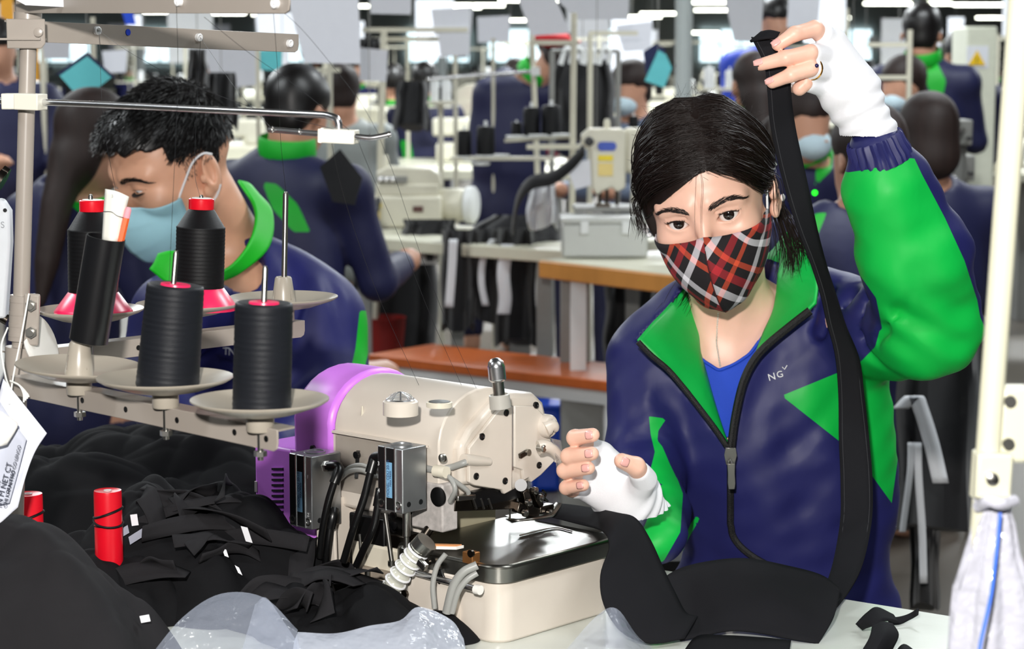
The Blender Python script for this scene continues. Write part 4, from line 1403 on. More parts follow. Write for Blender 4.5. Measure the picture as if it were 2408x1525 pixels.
c1_ = air_cylinder(-.2935, -.2570, -.022, .022, .0870, .1680, (('1', (.85, .72)), ('2', (.85, .20))), 'air_cylinder')
# piston rod
p = ml(-.130, -.004, .125)
MB().lathe([(.0042, 0), (.0042, -.028), (.0028, -.029), (.0028, -.040)][::-1], p, mZ, 16).build('piston_rod', STEEL, machine)
MB().lathe([(.0056, -.052), (.0062, -.050), (.0062, -.041), (.0050, -.040)], p, mZ, 6).build('rod_nut', STEEL, machine)
MB().lathe([(.0066, -.076), (.0070, -.074), (.0066, -.053), (.0050, -.052)], p, mZ, 16).build('rod_end', RUBBER, machine)
# elbows and hoses
def elbow(pts, r):
    MB().tube(spline(pts, 5), r, 14).build('hose_fitting', RUBBER, machine)
def hose(pts, r, m_=None):
    MB().tube(spline(pts, 8), r, 12).build('hose', m_ or RUBBER, machine)
y1 = -.008
elbow([pY(772, 1096, y1), pY(790, 1095, y1), pY(797, 1102, y1), pY(793, 1118, y1 - .004), pY(786, 1136, y1 - .008)], .0058)
MB().cyl(pY(764, 1097, y1), pY(776, 1096, y1), .0062, n=6).build('hose_fitting', STEEL, machine)
hose([pY(786, 1134, y1 - .008), pY(772, 1180, y1 - .012), pY(760, 1240, y1 - .014), pY(752, 1310, y1 - .014)], .0042)
elbow([pY(784, 1196, y1), pY(782, 1215, y1 - .004), pY(776, 1240, y1 - .006)], .0060)
hose([pY(777, 1236, y1 - .006), pY(772, 1275, y1 - .008), pY(766, 1325, y1 - .008)], .0042)
elbow([pY(897, 1072, y1), pY(882, 1076, y1), pY(878, 1088, y1 - .002), pY(871, 1112, y1 - .006)], .0060)
hose([pY(872, 1108, y1 - .006), pY(856, 1170, y1 - .012), pY(832, 1240, y1 - .016), pY(808, 1320, y1 - .018)], .0042)
elbow([pY(896, 1150, y1), pY(893, 1168, y1 - .004), pY(889, 1190, y1 - .006)], .0058)
hose([pY(890, 1184, y1 - .006), pY(878, 1240, y1 - .01), pY(856, 1290, y1 - .012), pY(838, 1330, y1 - .012)], .0042)
# cable clips and grey cables
MB().beam(pY(842, 1060, .026), pY(838, 1122, .026), .006, .004).build('cable_clip', RUBBER, machine)
MB().lathe([(.004, 0), (.004, .004)], pY(842, 1068, .026), -mY, 12).build('cable_clip', RUBBER, machine)
hose([pY(800, 1118, .018), pY(822, 1098, .016), pY(850, 1092, .016), pY(880, 1102, .016), pY(905, 1108, .018)], .0022, GREYC)
hose([pY(795, 1128, .018), pY(820, 1108, .016), pY(850, 1104, .016), pY(880, 1116, .016), pY(905, 1120, .018)], .0030, GREYC)
hose([pY(1004, 1100, .030), pY(1030, 1102, .034), pY(1060, 1098, .045), pX(1090, 1088, -.098), pX(1104, 1082, -.098)], .0036, GREYC)
hose([pY(1004, 1104, .030), pY(1040, 1112, .030), pY(1060, 1124, .034), pX(1096, 1150, -.095), pX(1102, 1160, -.095)], .0026, GREYC)
hose([pY(1040, 1108, .030), pY(1062, 1128, .026), pY(1070, 1152, .026), pY(1058, 1178, .030)], .0026, GREYC)
MB().cyl(pY(1024, 1106, .024), pY(1050, 1110, .024), .0064, n=14).build('cable_clamp', CREAM2, machine)
MB().lathe([(.0048, 0), (.0048, .003), (.003, .004)], pY(1043, 1076, .028), -mY, 14).build('screw', STEEL, machine)
# lower works on the back
SPECK = mat('speckled_casting', (182, 176, 172), rough=.6, var=.45, vscale=120)
mbox((-.155, .028, .098), (-.108, .052, .150)).build('casting', SPECK, machine, bevel=.002)
MB().lathe([(.0105, 0), (.0105, .0022), (.0085, .0026)], pY(1032, 1167, .028), -mY, 22).build('black_plug', RUBBER, machine)
mbox((-.270, -.004, .018), (-.262, .045, .115)).build('bracket', CREAM, machine, bevel=.001)
bkt = MB().prism([(0, .105), (.018, .105), (.020, .045), (.016, .030), (0, .030)], ml(-.262, -.002, 0), mX, mZ, mY * .004).build('bracket', CREAM, machine, bevel=.001)
for px, py in ((787, 1272), (960, 1128), (927, 1211), (928, 1256), (930, 1235), (968, 1200)):
    MB().lathe([(.0042, 0), (.0042, .003), (.0026, .0035)], pY(px, py, .024), -mY, 14).build('screw', RUBBER, machine)
mbox((-.235, .012, .040), (-.180, .045, .105)).build('mechanism', RUBBER, machine, bevel=.002)
mbox((-.180, .014, .052), (-.150, .040, .090)).build('mechanism', DARKM, machine, bevel=.002)
for (a, b, r) in (((905, 1205), (921, 1318), .0026), ((846, 1255), (850, 1320), .0018), ((866, 1340), (866, 1390), .004)):
    MB().cyl(pY(a[0], a[1], .004), pY(b[0], b[1], .004), r, n=12).build('rod', STEEL, machine)
MB().lathe([(.0042, -.004), (.0042, .001)], pY(921, 1320, .004), mZ, 12).build('rod_end', STEEL, machine)
# feed bar and presser foot
bar = MB().beam(pX(1062, 1185, -.112), pX(1208, 1180, -.112), .010, .014).build('foot_arm', DARKM, machine, bevel=.001)
MB().beam(pX(1068, 1170, -.110), pX(1110, 1166, -.110), .012, .006).build('foot_arm', STEEL, machine, bevel=.001)
for px in (1112, 1130, 1148):
    MB().beam(pX(px, 1172, -.105), pX(px + 8, 1196, -.105), .0022, .0022).build('bar_slot', STEEL, bar)
hose([pX(1060, 1210, -.118), pX(1040, 1222, -.122), pX(1015, 1236, -.13), pX(996, 1262, -.135)], .0055, DARKM)
nd = pX(1199, 1180, -.118)
MB().cyl(nd, pX(1199, 1222, -.118), .0010, n=8).build('needle', STEEL, machine)
MB().cyl(nd + mZ * .02, nd + mZ * .002, .0035, n=12).build('needle_clamp', DARKM, machine)
foot = [pX(1205, 1222, -.112), pX(1250, 1218, -.100), pX(1290, 1210, -.096), pX(1308, 1192, -.094), pX(1315, 1182, -.094)]
MB().grid(ribbon(foot, [mX * .005, mX * .006, mX * .006, mX * .005, mX * .004], 5, 2)).build('presser_foot', STEEL, machine, solid=.0022)
for (a, b, w, h) in (((1212, 1190), (1262, 1206), .010, .012), ((1228, 1150), (1240, 1196), .012, .010), ((1250, 1150), (1268, 1190), .010, .008), ((1262, 1198), (1296, 1190), .012, .008), ((1272, 1160), (1282, 1176), .004, .004)):
    MB().beam(pX(a[0], a[1], -.105), pX(b[0], b[1], -.105), w, h).build('foot_linkage', DARKM, machine, bevel=.0015)
for px, py in ((1255, 1152), (1268, 1170), (1232, 1205), (1290, 1204), (1240, 1180)):
    MB().lathe([(.0042, 0), (.0042, .004), (.0026, .005)], pX(px, py, -.098), mX, 12).build('screw', STEEL, machine)
MB().tube(spline([pX(1276, 1152, -.098), pX(1284, 1160, -.098), pX(1280, 1170, -.098), pX(1288, 1178, -.098)], 4), .0014, 6).build('thread_hook', DARKM, machine)
MB().prism([(0, 0), (.05, 0), (.055, .014), (.01, .02)], pZ(1205, 1222, .0855), mY * 1.0, -mX, mZ * .0008).build('needle_plate', DARKM, machine)
MB().tube(spline([pZ(1222, 1258, .0852), pZ(1300, 1240, .0852), pZ(1345, 1248, .0852)], 4), .0008, 6).build('plate_line', PLATE_RIM, machine)
# corrugated clear hose with white rings
CLEARH = mat('clear_hose', (196, 196, 184), rough=.18, var=.05, spec=.6)
ch_ = spline([pY(988, 1288, -.018), pY(962, 1322, -.022), pY(932, 1364, -.026), pY(902, 1408, -.03)], 8)
rad = .0100 + .0012 * np.cos(np.linspace(0, 7 * 2 * math.pi, len(ch_) * 4))
ch4 = spline(ch_, 4)
MB().tube(ch4, np.interp(np.linspace(0, 1, len(ch4)), np.linspace(0, 1, len(rad)), rad), 18).build('vacuum_hose', CLEARH, machine)
for i in range(8):
    k = int((i + .5) / 8 * (len(ch4) - 1))
    t = unit(ch4[min(k + 1, len(ch4) - 1)] - ch4[k - 1])
    x_, y_, z_ = frame_of(t)
    MB().tube([ch4[k] + (x_ * math.cos(a) + y_ * math.sin(a)) * .0112 for a in np.linspace(0, 2 * math.pi, 21)], .0014, 6).build('hose_ring', mat('white_ring', (236, 236, 238), rough=.5), machine)
MB().cyl(pY(982, 1296, -.018), pY(1004, 1272, -.014), .0122, n=18).build('hose_clamp', STEEL, machine)
MB().beam(pY(985, 1318, -.03), pY(1002, 1336, -.03), .006, .008).build('clamp_screw', STEEL, machine, bevel=.001)
MB().prism([(0, 0), (.034, .0), (.040, .014), (.006, .016)], pY(997, 1290, -.012), mX * .8 + mY * .6, mY * .5 + mX * -.3, mZ * .003).build('felt_pad', mat('white_felt', (235, 230, 222), rough=.8), machine)
MB().prism([(.002, .002), (.033, .002), (.038, .0125), (.008, .0142)], pY(997, 1290, -.012) + mZ * .003, mX * .8 + mY * .6, mY * .5 + mX * -.3, mZ * .0012).build('felt_pad', mat('tan_felt', (206, 140, 88), rough=.8), machine)
# chrome rod across the lower works, grey tubes hanging in front of it
MB().cyl(pY(975, 1345, -.010), pY(1122, 1385, -.010), .0034, n=12).build('rod', CHROME, machine)
MB().cyl(pY(1118, 1384, -.012), pY(1130, 1387, -.012), .0050, n=14).build('rod_end', mat('white_nylon', (236, 232, 226), rough=.4), machine)
MB().beam(pY(1036, 1340, .000), pY(1048, 1366, .000), .012, .012).build('rod_holder', RUBBER, machine, bevel=.001)
MB().lathe([(.0085, 0), (.0085, .002), (.007, .0024)], pY(1071, 1338, .0), -mY, 18).build('black_plug', RUBBER, machine)
mbox((-.130, -.004, .012), (-.060, .010, .066)).build('front_housing', CREAM, machine, bevel=.002)
hose([pY(1048, 1302, -.016), pY(1028, 1330, -.022), pY(1018, 1375, -.026), pY(1022, 1430, -.026)], .0028, GREYC)
hose([pY(1122, 1328, -.012), pY(1090, 1344, -.022), pY(1066, 1378, -.028), pY(1050, 1440, -.03)], .0046, GREYC)
hose([pY(1122, 1346, -.012), pY(1098, 1362, -.020), pY(1076, 1392, -.026), pY(1062, 1440, -.028)], .0034, GREYC)
MB().beam(pY(1096, 1306, -.002), pY(1120, 1312, -.002), .012, .012).build('copper_block', mat('copper', (176, 120, 70), rough=.35, metal=.8), machine, bevel=.001)
for px, py in ((1008, 1320), (1030, 1332), (1110, 1300), (950, 1415), (955, 1395)):
    MB().lathe([(.0040, 0), (.0040, .003)], pY(px, py, -.006), -mY, 12).build('screw', DARKM, machine)
# ================================================================== thread stand with its spools
TAUPE = mat('taupe_enamel', (158, 149, 140), rough=.3, var=.04, vscale=30)
TAUPE_L = mat('taupe_plastic', (162, 154, 141), rough=.3, var=.03)
THREAD_K = mat('black_thread_winding', (13, 13, 15), rough=.5, var=.15, vscale=60, stretch=(.2, .2, 6), bump=.15, bscale=500, spec=.2)
THREAD_B = mat('blue_black_thread_winding', (22, 24, 29), rough=.5, var=.15, vscale=60, stretch=(.2, .2, 5), bump=.15, bscale=420, spec=.2)
PINK = mat('pink_red_plastic', (235, 40, 92), rough=.3, var=.03, spec=.5)
RED = mat('red_plastic', (214, 14, 34), rough=.3, var=.04, spec=.5)
WHITEP = mat('white_plastic', (232, 230, 224), rough=.4, var=.02)

P0, P1 = A(45, 905, 2.127), A(70, -30, 2.127)
stand = thing('thread_stand', 'taupe metal thread stand with spool arms left of the machine', 'thread stand', (P0[0], P0[1], TABLE_Z))
pd = unit(P1 - P0)
foot_ = P0 + pd * ((TABLE_Z + .002 - P0[2]) / pd[2])
MB().cyl(foot_, P1 + pd * .1, .0083, n=22).build('pole', TAUPE, stand)
MB().lathe([(.03, 0), (.03, .006), (.012, .012), (.011, .03)], (foot_[0], foot_[1], TABLE_Z), (0, 0, 1), 24).build('pole_foot', TAUPE, stand)
# sleeve clamp with its two nuts
sl_ = MB().cyl(A(48, 800, 2.127), A(53, 694, 2.127), .0122, n=24).build('clamp', TAUPE, stand)
for y in (705, 735, 762, 785):
    MB().cyl(A(48.5 + (800 - y) * .045, y + 4, 2.127), A(48.5 + (800 - y) * .045, y - 4, 2.127), .0127, n=24).build('clamp_rib', TAUPE, sl_)
MB().beam(A(72, 812, 2.115), A(76, 690, 2.115), .016, .006, (0, 1, 0)).build('clamp_flange', TAUPE, sl_, bevel=.002)
for y in (718, 781):
    MB().lathe([(.0060, 0), (.0060, .004)], A(74, y, 2.111), (0, -1, 0), 6).build('nut', STEEL, sl_)
    MB().lathe([(.0035, 0), (.0035, .008)], A(74, y, 2.111), (0, -1, 0), 12).build('bolt', STEEL, sl_)
MB().cyl(A(42, 930, 2.127), A(47, 815, 2.127), .0145, n=24).build('hub', TAUPE, stand)
ARMZ = 1.03
N0, N1 = onz(30, 905, ARMZ), onz(656, 1036, ARMZ)
F0, F1 = onz(30, 850, ARMZ + .012), onz(715, 772, ARMZ + .012)
def channel(a, b, h, w, name, holes, flip=1):
    """angle section: an upright web with a flange folded over its top"""
    d = unit(b - a); n = unit(np.cross(d, (0, 0, 1))) * flip
    r = h / 2
    L = np.linalg.norm(b - a)
    prof = [(0, -r), (L - r * .6, -r), (L - r * .15, -r * .75), (L, -r * .2), (L, r), (0, r)]
    web = MB().prism(prof, a, d, (0, 0, 1), n * .0018).build(name, TAUPE, stand, bevel=.0005)
    MB().prism([(0, 0), (L, 0), (L - .004, w), (0, w)], a + V(0, 0, r - .0018), d, -n, (0, 0, .0018)).build('flange', TAUPE, web)
    for t in holes:
        p = a + d * (L * t)
        for sgn in (1,):
            MB().cyl(p + n * .0006 + n * .0014, p + n * .0024, .0028, n=14).build('hole', BLACK_PLASTIC, web)
    return web
channel(N0, N1, .019, .020, 'spool_arm', (.30, .47, .66, .86, .965))
channel(F0, F1, .019, .020, 'spool_arm', (.40,))
# upper guide arms
U0, U1 = A(40, 72, 2.127), A(700, 102, 2.47)
T0, T1 = A(40, 6, 2.127), A(684, 2, 1.80)
channel(U0, U1, .021, .018, 'guide_arm', ())
channel(T0, T1, .021, .018, 'guide_arm', ())
MB().cyl(A(64, 112, 2.127), A(66, 30, 2.127), .0135, n=24).build('hub', TAUPE, stand)
MB().beam(A(6, 92, 2.12), A(102, 92, 2.12), .03, .002, (0, 0, 1)).build('hub_bracket', TAUPE, stand)
MB().prism([(-.018, -.015), (.016, -.015), (.020, -.010), (.020, .014), (-.018, .014)], A(58, 78, 2.110), (1, 0, 0), (0, 0, 1), (0, .002, 0)).build('hub_bracket', TAUPE, stand, bevel=.001)
MB().lathe([(.0045, 0), (.0045, .004), (.003, .0045)], A(91, 76, 2.108), (0, -1, 0), 14).build('rivet', TAUPE, stand)
EYE_ = mat('white_ceramic', (236, 236, 236), rough=.25)
def eyelet(px, py, a, b):
    d = unit(b - a); n = unit(np.cross(d, (0, 0, 1)))
    d_ = ray(px, py)
    p = _cc + d_ * (((a - _cc) @ n) / (d_ @ n))
    MB().lathe([(.0044, -.003), (.0044, .0035), (.0030, .0042), (.0022, .003), (.0022, -.003)], p + n * .002, n, 16).build('eyelet', EYE_, stand)
    return p + n * .006
ey = [eyelet(223, 72, U0, U1), eyelet(462, 88, U0, U1), eyelet(676, 102, U0, U1), eyelet(428, 3, T0, T1), eyelet(655, 8, T0, T1)]
nU = unit(np.cross(unit(U1 - U0), (0, 0, 1)))
p_ = onpl(301, 76, U0 + nU * .0022, nU)
MB().lathe([(.0034, -.0004), (.0034, .0006)], p_, nU, 16).build('blue_dot', mat('blue_dot', (20, 60, 190), rough=.5), stand)
# plates, holders and spindles along the arms
def along(a, b, px):
    lo, hi = 0.0, 1.0
    for _ in range(40):
        m_ = (lo + hi) / 2
        x, _y = proj(a + (b - a) * m_)
        lo, hi = (m_, hi) if x < px else (lo, m_)
    return a + (b - a) * lo
def lift_to(p, py):
    for _ in range(20):
        x, y = proj(p)
        p = p + V(0, 0, (y - py) * p[1] / FPX)
    return p
def saucer(px, py, arm, r, tilt=(0, 0, 1), cone=False):
    base = along(arm[0], arm[1], px)
    c = lift_to(base.copy(), py)
    prof = [(.012, -.008), (r * .55, -.004), (r * .92, .0035), (r, .0065), (r * 1.0, .0078), (r * .9, .0055), (r * .55, -.0005), (.012, -.0015)]
    s = MB().lathe(prof, c, tilt, 48).build('spool_plate', TAUPE_L, stand, angle=60)
    MB().lathe([(.0115, -.020), (.0120, -.019), (.0120, -.006)], c, (0, 0, 1), 22).build('plate_collar', TAUPE_L, stand)
    MB().cyl(base - V(0, 0, .020), c - V(0, 0, .01), .0026, n=10).build('stud', STEEL, stand)
    MB().lathe([(.0056, -.0165), (.0056, -.0120)], base, (0, 0, 1), 6).build('nut', STEEL, stand)
    if cone:
        MB().lathe([(.0135, -.002), (.0128, .006), (.0095, .028), (.0080, .030)], c, tilt, 24).build('spool_cone', TAUPE_L, stand)
        for k in range(4):
            a = math.radians(45 + 90 * k)
            q = c + V(math.cos(a), math.sin(a), 0) * .0122
            MB().beam(q + V(0, 0, .004), q + V(-math.cos(a) * .0025, -math.sin(a) * .0025, .018), .0014, .0022).build('cone_slot', mat('slot_shade', (110, 102, 94), rough=.7), stand)
    return c
NA, FA = (N0, N1), (F0, F1)
s1 = saucer(187, 876, NA, .059, (.06, -.02, 1), cone=True)
s2 = saucer(390, 905, NA, .0605)
s3 = saucer(612, 958, NA, .0585)
b1 = saucer(214, 742, FA, .0560)
b2 = saucer(446, 728, FA, .0570)
b3 = saucer(668, 712, FA, .0610, cone=True)
def spindle(c, top, r=.0024):
    d = unit(top - c)
    MB().lathe([(r, 0), (r, np.linalg.norm(top - c) - r), (r * .6, np.linalg.norm(top - c))], c, d, 14).build('spindle', STEEL, stand)
tops = {}
def topat(c, px, py):
    return at(px, py, c[1])
spindle(s2, topat(s2, 414, 590)); spindle(s3, topat(s3, 624, 625)); spindle(b3, topat(b3, 672, 450), .0032)
spindle(b1, topat(b1, 213, 456)); spindle(b2, topat(b2, 474, 458))
# straight cops of black thread
def cop(c, bx, by, tx, ty, rb, rt, label):
    a = at(bx, by, c[1]) ; b = at(tx, ty, c[1])
    d = unit(b - a); L = np.linalg.norm(b - a)
    t = thing('thread_spool', label, 'spool', a, group='black thread spools on the stand')
    prof = [(rb * .6, .0), (rb * .97, .0), (rb, .002)]
    for i in range(1, 60):
        f = i / 60
        prof.append((rb + (rt - rb) * f + .00022 * math.sin(i * 1.9) * (.6 + .4 * math.sin(i * .37)), .002 + f * (L - .004)))
    prof += [(rt * .98, L - .001), (rt * .9, L), (rt * .45, L - .0015)]
    MB().lathe(prof, a, d, 44).build('winding', THREAD_B, t, angle=70)
    MB().lathe([(rt * .55, L - .003), (rt * .52, L + .0004), (rt * .3, L + .0010), (rt * .2, L + .0002)], a, d, 24).build('core', PINK, t)
    return t
cop(s2, 393, 912, 413, 668, .0280, .0253, 'blue-black thread spool on the front arm plate next to the tilted tube')
cop(s3, 615, 972, 621, 710, .0247, .0243, 'blue-black thread spool on the front arm plate nearest the purple machine end')
# tall shouldered spools with red caps on the far arm
def tall(c, bx, by, tx, ty, rb, label):
    a = at(bx, by, c[1]); b = at(tx, ty, c[1])
    d = unit(b - a); L = np.linalg.norm(b - a)
    t = thing('thread_spool', label, 'spool', a, group='black thread spools on the stand')
    MB().lathe([(rb * 1.55, .0), (rb * 1.58, .003), (rb * 1.50, .006), (rb * .98, .024), (rb * .7, .026)], a, d, 40).build('base_flange', PINK, t, angle=50)
    prof = [(rb * .97, .020)]
    for i in range(50):
        f = i / 49
        prof.append((rb + .0002 * math.sin(i * 2.1), .021 + f * (L - .052)))
    prof += [(rb * .96, L - .0300), (rb * .55, L - .0125), (rb * .50, L - .0115)]
    MB().lathe(prof, a, d, 40).build('winding', THREAD_K, t, angle=60)
    MB().lathe([(rb * .50, L - .013), (rb * .52, L - .011), (rb * .52, L - .001), (rb * .46, L), (rb * .40, L - .001)], a, d, 30).build('cap', RED, t)
    MB().lathe([(rb * .42, L - .001), (rb * .40, L + .0006), (rb * .12, L + .0008)], a, d, 24).build('cap_disc', WHITEP, t)
    return t
tall(b1, 220, 738, 217, 470, .0258, 'black thread spool with red cap half hidden behind the tilted black tube')
tall(b2, 468, 725, 474, 466, .0262, 'black thread spool with red cap in front of the blue face mask')
# black tube used as a pen pot
ta, tb_ = A(208, 803, s1[1]), A(249, 557, s1[1] - .005)
tube = thing('pen_tube', 'tilted black plastic tube holding a ruler and a pencil on the stand', 'pen holder', ta)
L = np.linalg.norm(tb_ - ta)
TUBEM = mat('glossy_black_tube', (18, 18, 20), rough=.28, var=.1)
MB().lathe([(.0165, 0), (.0180, .001), (.0180, L), (.0166, L), (.0160, .004), (.001, .004)], ta, tb_ - ta, 36, cap=False).build('tube', TUBEM, tube)
rd = unit(tb_ - ta)
ruler = thing('ruler', 'white folded paper strip standing in the tilted black tube', 'paper', A(262, 556, s1[1]))
Yr = s1[1] - .002
pr = [[A(240, 570, Yr), A(262, 575, Yr - .007), A(284, 568, Yr)], [A(244, 500, Yr), A(270, 505, Yr - .007), A(292, 510, Yr)], [A(248, 444, Yr), A(276, 450, Yr - .007), A(303, 462, Yr)]]
MB().grid(patch(pr, 4, 4)).build('paper_strip', mat('cream_paper', (232, 230, 220), rough=.7, var=.03), ruler, solid=.0008)
MB().tube(spline([A(243, 497, Yr - .004), A(262, 498, Yr - .008), A(275, 507, Yr - .008), A(292, 512, Yr - .002)], 4), .0003, 5).build('loose_thread', THREAD_K, ruler)
text_obj('3', 'numeral', A(264, 461, Yr - .0075), (1, 0, -.05), (0, 0, 1), .004, mat('faint_ink', (150, 150, 150)), ruler, .0001)
pa_, pb_ = A(282, 575, Yr - .003), A(297, 512, Yr - .002)
pencil = thing('pencil', 'orange pencil leaning in the black tube beside the paper', 'pencil', pa_)
MB().cyl(pa_, pb_, .0032, n=6).build('shaft', mat('orange_paint', (226, 96, 40), rough=.35), pencil)
MB().lathe([(.0032, 0), (.0030, .008), (.002, .010)], pb_, pb_ - pa_, 10).build('eraser', mat('pink_eraser', (236, 150, 160), rough=.7), pencil)

# chrome guide rod with its blocks
rod = thing('thread_guide_rod', 'chrome thread guide rod with white clamp blocks crossing in front of the man', 'rod', A(60, 237, 2.118))
q = [A(-20, 236, 2.135), A(200, 244, 2.075), A(500, 258, 1.99), A(740, 269, 1.93), A(772, 272, 1.922), A(790, 278, 1.918), A(796, 290, 1.917), A(797, 306, 1.917)]
Q = np.vstack([spline(q[:5], 6)[:-1], spline(q[4:], 6)])
MB().tube(Q, .0033, 14).build('bent_rod', CHROME, rod)
blk = mat('ivory_plastic', (226, 222, 208), rough=.4, var=.02)
MB().beam(A(8, 238, 2.118), A(42, 238, 2.118), .020, .0155).build('clamp_block', blk, rod, bevel=.001)
MB().beam(A(44, 238, 2.108), A(100, 240, 2.100), .020, .0160).build('clamp_block', blk, rod, bevel=.001)
MB().beam(A(753, 318, 1.912), A(839, 322, 1.905), .018, .0125).build('clamp_block', blk, rod, bevel=.001)
MB().beam(A(754, 317, 1.910), A(760, 318, 1.910), .0185, .0131).build('block_lip', blk, rod)
MB().lathe([(.0036, 0), (.0036, .002)], A(778, 320, 1.903), (0, -1, 0), 6).build('screw', STEEL, rod)
MB().tube(spline([A(632, 304, 1.925), A(700, 310, 1.917), A(760, 315, 1.910), A(830, 320, 1.900), A(868, 324, 1.897), A(892, 321, 1.896), A(920, 315, 1.895)], 5), .0026, 12).build('cross_rod', CHROME, rod)
for x, y in ((640, 305), (704, 310), (836, 321), (870, 323), (914, 316)):
    p = A(x, y, 1.92 - (x - 632) / 288 * .026)
    MB().tube([p + V(0, math.cos(a), math.sin(a)) * .0027 for a in np.linspace(0, 6.283, 13)], .0006, 5).build('rod_groove', STEEL, rod)

# threads
THR = mat('sewing_thread', (24, 26, 30), rough=.6, var=0)
def thread(pts, label, r=.00019):
    o = MB().tube(spline(pts, 8), r, 4).build('sewing_thread', THR)
    tag(o, label, 'thread', 'fine black threads of the stand')
wA, wB = at(414, 588, s2[1]), at(624, 622, s3[1])
FINE = 'fine black thread running between the guide arms, the spools and the machine'
thread([ey[0], A(245, 300, 2.15), A(285, 505, 2.2), at(217, 462, b1[1])][:3], 'fine thread from the first lower eyelet to the tall left spool')
thread([ey[3], A(418, 200, 1.95), A(405, 500, 1.94), A(398, 660, 1.93)], 'fine thread from the top guide arm down to the front spool by the tube')
thread([ey[1], A(463, 250, 2.33), A(458, 400, 2.32), at(470, 462, b2[1])], 'fine thread from the middle eyelet to the red capped spool')
thread([ey[4], A(655, 200, 2.05), A(660, 330, 2.25), at(672, 448, b3[1])], 'fine thread dropping from the top arm end to the tall bare spindle')
thread([ey[0], A(300, 120, 2.10), A(420, 185, 2.05), A(600, 255, 1.98), A(790, 305, 1.90)], 'fine thread from the first lower eyelet slanting to the clamp block')
thread([ey[1], A(500, 130, 2.18), A(560, 215, 2.08), A(640, 303, 1.93)], 'fine thread from the middle eyelet to the left end of the cross rod')
thread([ey[4], A(720, 80, 1.83), A(840, 230, 1.88), A(892, 318, 1.893)], 'fine thread from the top arm end to the right end of the cross rod')
thread([A(480, 40, 1.9), A(580, 120, 1.9), A(700, 205, 1.9), A(836, 318, 1.9)], 'fine thread slanting from the top edge down to the clamp block')
thread([A(780, 335, 1.905), A(800, 430, 1.95), A(840, 560, 2.05), A(900, 720, 2.15), A(985, 905, 2.26)], 'leftmost of the three threads running from the cross rod to the machine')
thread([A(838, 320, 1.90), A(870, 400, 1.95), A(940, 560, 2.05), A(1020, 760, 2.15), A(1085, 905, 2.24)], 'middle one of the three threads running from the cross rod to the machine')
thread([A(892, 322, 1.895), A(930, 420, 1.95), A(990, 600, 2.05), A(1060, 780, 2.15), A(1120, 912, 2.22)], 'rightmost of the three threads running from the cross rod to the machine')

# paper tags on a string at the left edge
tags = thing('hanging_tag', 'white printed paper tags tied with string to the stand', 'paper tag', A(20, 1000, 2.02))
PAPER = mat('white_paper', (226, 228, 238), rough=.7, var=.03, vscale=20)
PAPER_G = mat('grey_paper', (196, 200, 214), rough=.7, var=.04)
r1 = [[A(8, 890, 2.03), A(60, 955, 2.02), A(110, 1018, 2.01)], [A(-20, 1000, 2.02), A(40, 1020, 2.015), A(82, 1062, 2.01)], [A(-60, 1160, 2.01), A(0, 1180, 2.005), A(60, 1120, 2.0)], [A(-90, 1230, 2.0), A(-20, 1240, 2.0), A(42, 1192, 2.0)]]
MB().grid(patch(r1, 5, 5)).build('tag', PAPER, tags, solid=.0006)
r2 = [[A(0, 945, 2.012), A(30, 990, 2.006), A(62, 1032, 2.0)], [A(-50, 1060, 2.004), A(-5, 1110, 1.999), A(42, 1110, 1.996)], [A(-100, 1180, 1.997), A(-40, 1190, 1.993), A(22, 1182, 1.992)]]
g2_ = MB().grid(patch(r2, 5, 5)).build('tag', PAPER_G, tags, solid=.0006)
r3 = [[A(-20, 955, 2.0), A(0, 965, 1.992), A(30, 985, 1.990)], [A(-30, 1010, 1.996), A(5, 1015, 1.985), A(42, 1000, 1.988)], [A(-40, 1060, 1.992), A(-5, 1050, 1.982), A(16, 1045, 1.985)]]
MB().grid(patch(r3, 5, 5)).build('tag', mat('soft_label', (232, 230, 226), rough=.6), tags, solid=.0008)
TXT = mat('print_ink', (60, 64, 80), rough=.7)
for i, (x, y, t, sz) in enumerate(((24, 1120, 'IN M NET CT', .0075), (36, 1130, 'CHI KHANH HO', .0050), (46, 1085, 'OF N TREO CO LENGO', .0046), (8, 1130, 'NGUYEN', .0040))):
    text_obj(t, 'print', A(x - 14, y + 18, 1.9885), (.28, 0, 1), (-1, 0, .28), sz, TXT, g2_, .0001)
st = mat('white_string', (232, 232, 226), rough=.8)
MB().tube(spline([A(68, 690, 2.10), A(50, 790, 2.08), A(32, 880, 2.04), A(22, 950, 2.02)], 5), .0009, 6).build('string', st, tags)
MB().tube(spline([A(18, 770, 2.10), A(3, 815, 2.08), A(12, 880, 2.05), A(24, 915, 2.03)], 5), .0009, 6).build('string', st, tags)
for k in range(4):
    MB().tube(spline([A(24, 895, 2.03), A(45, 905, 2.02), A(55 + 3 * k, 925, 2.02), A(56 + 4 * k, 945 - k * 4, 2.02)], 4), .0009, 6).build('string_end', st, tags)
# white disc edge behind the pole
MB().lathe([(.028, -.002), (.030, 0), (.030, .004), (.026, .005)], A(92, 808, 2.14), (1, -.25, .35), 30).build('tag_disc', WHITEP, tags)
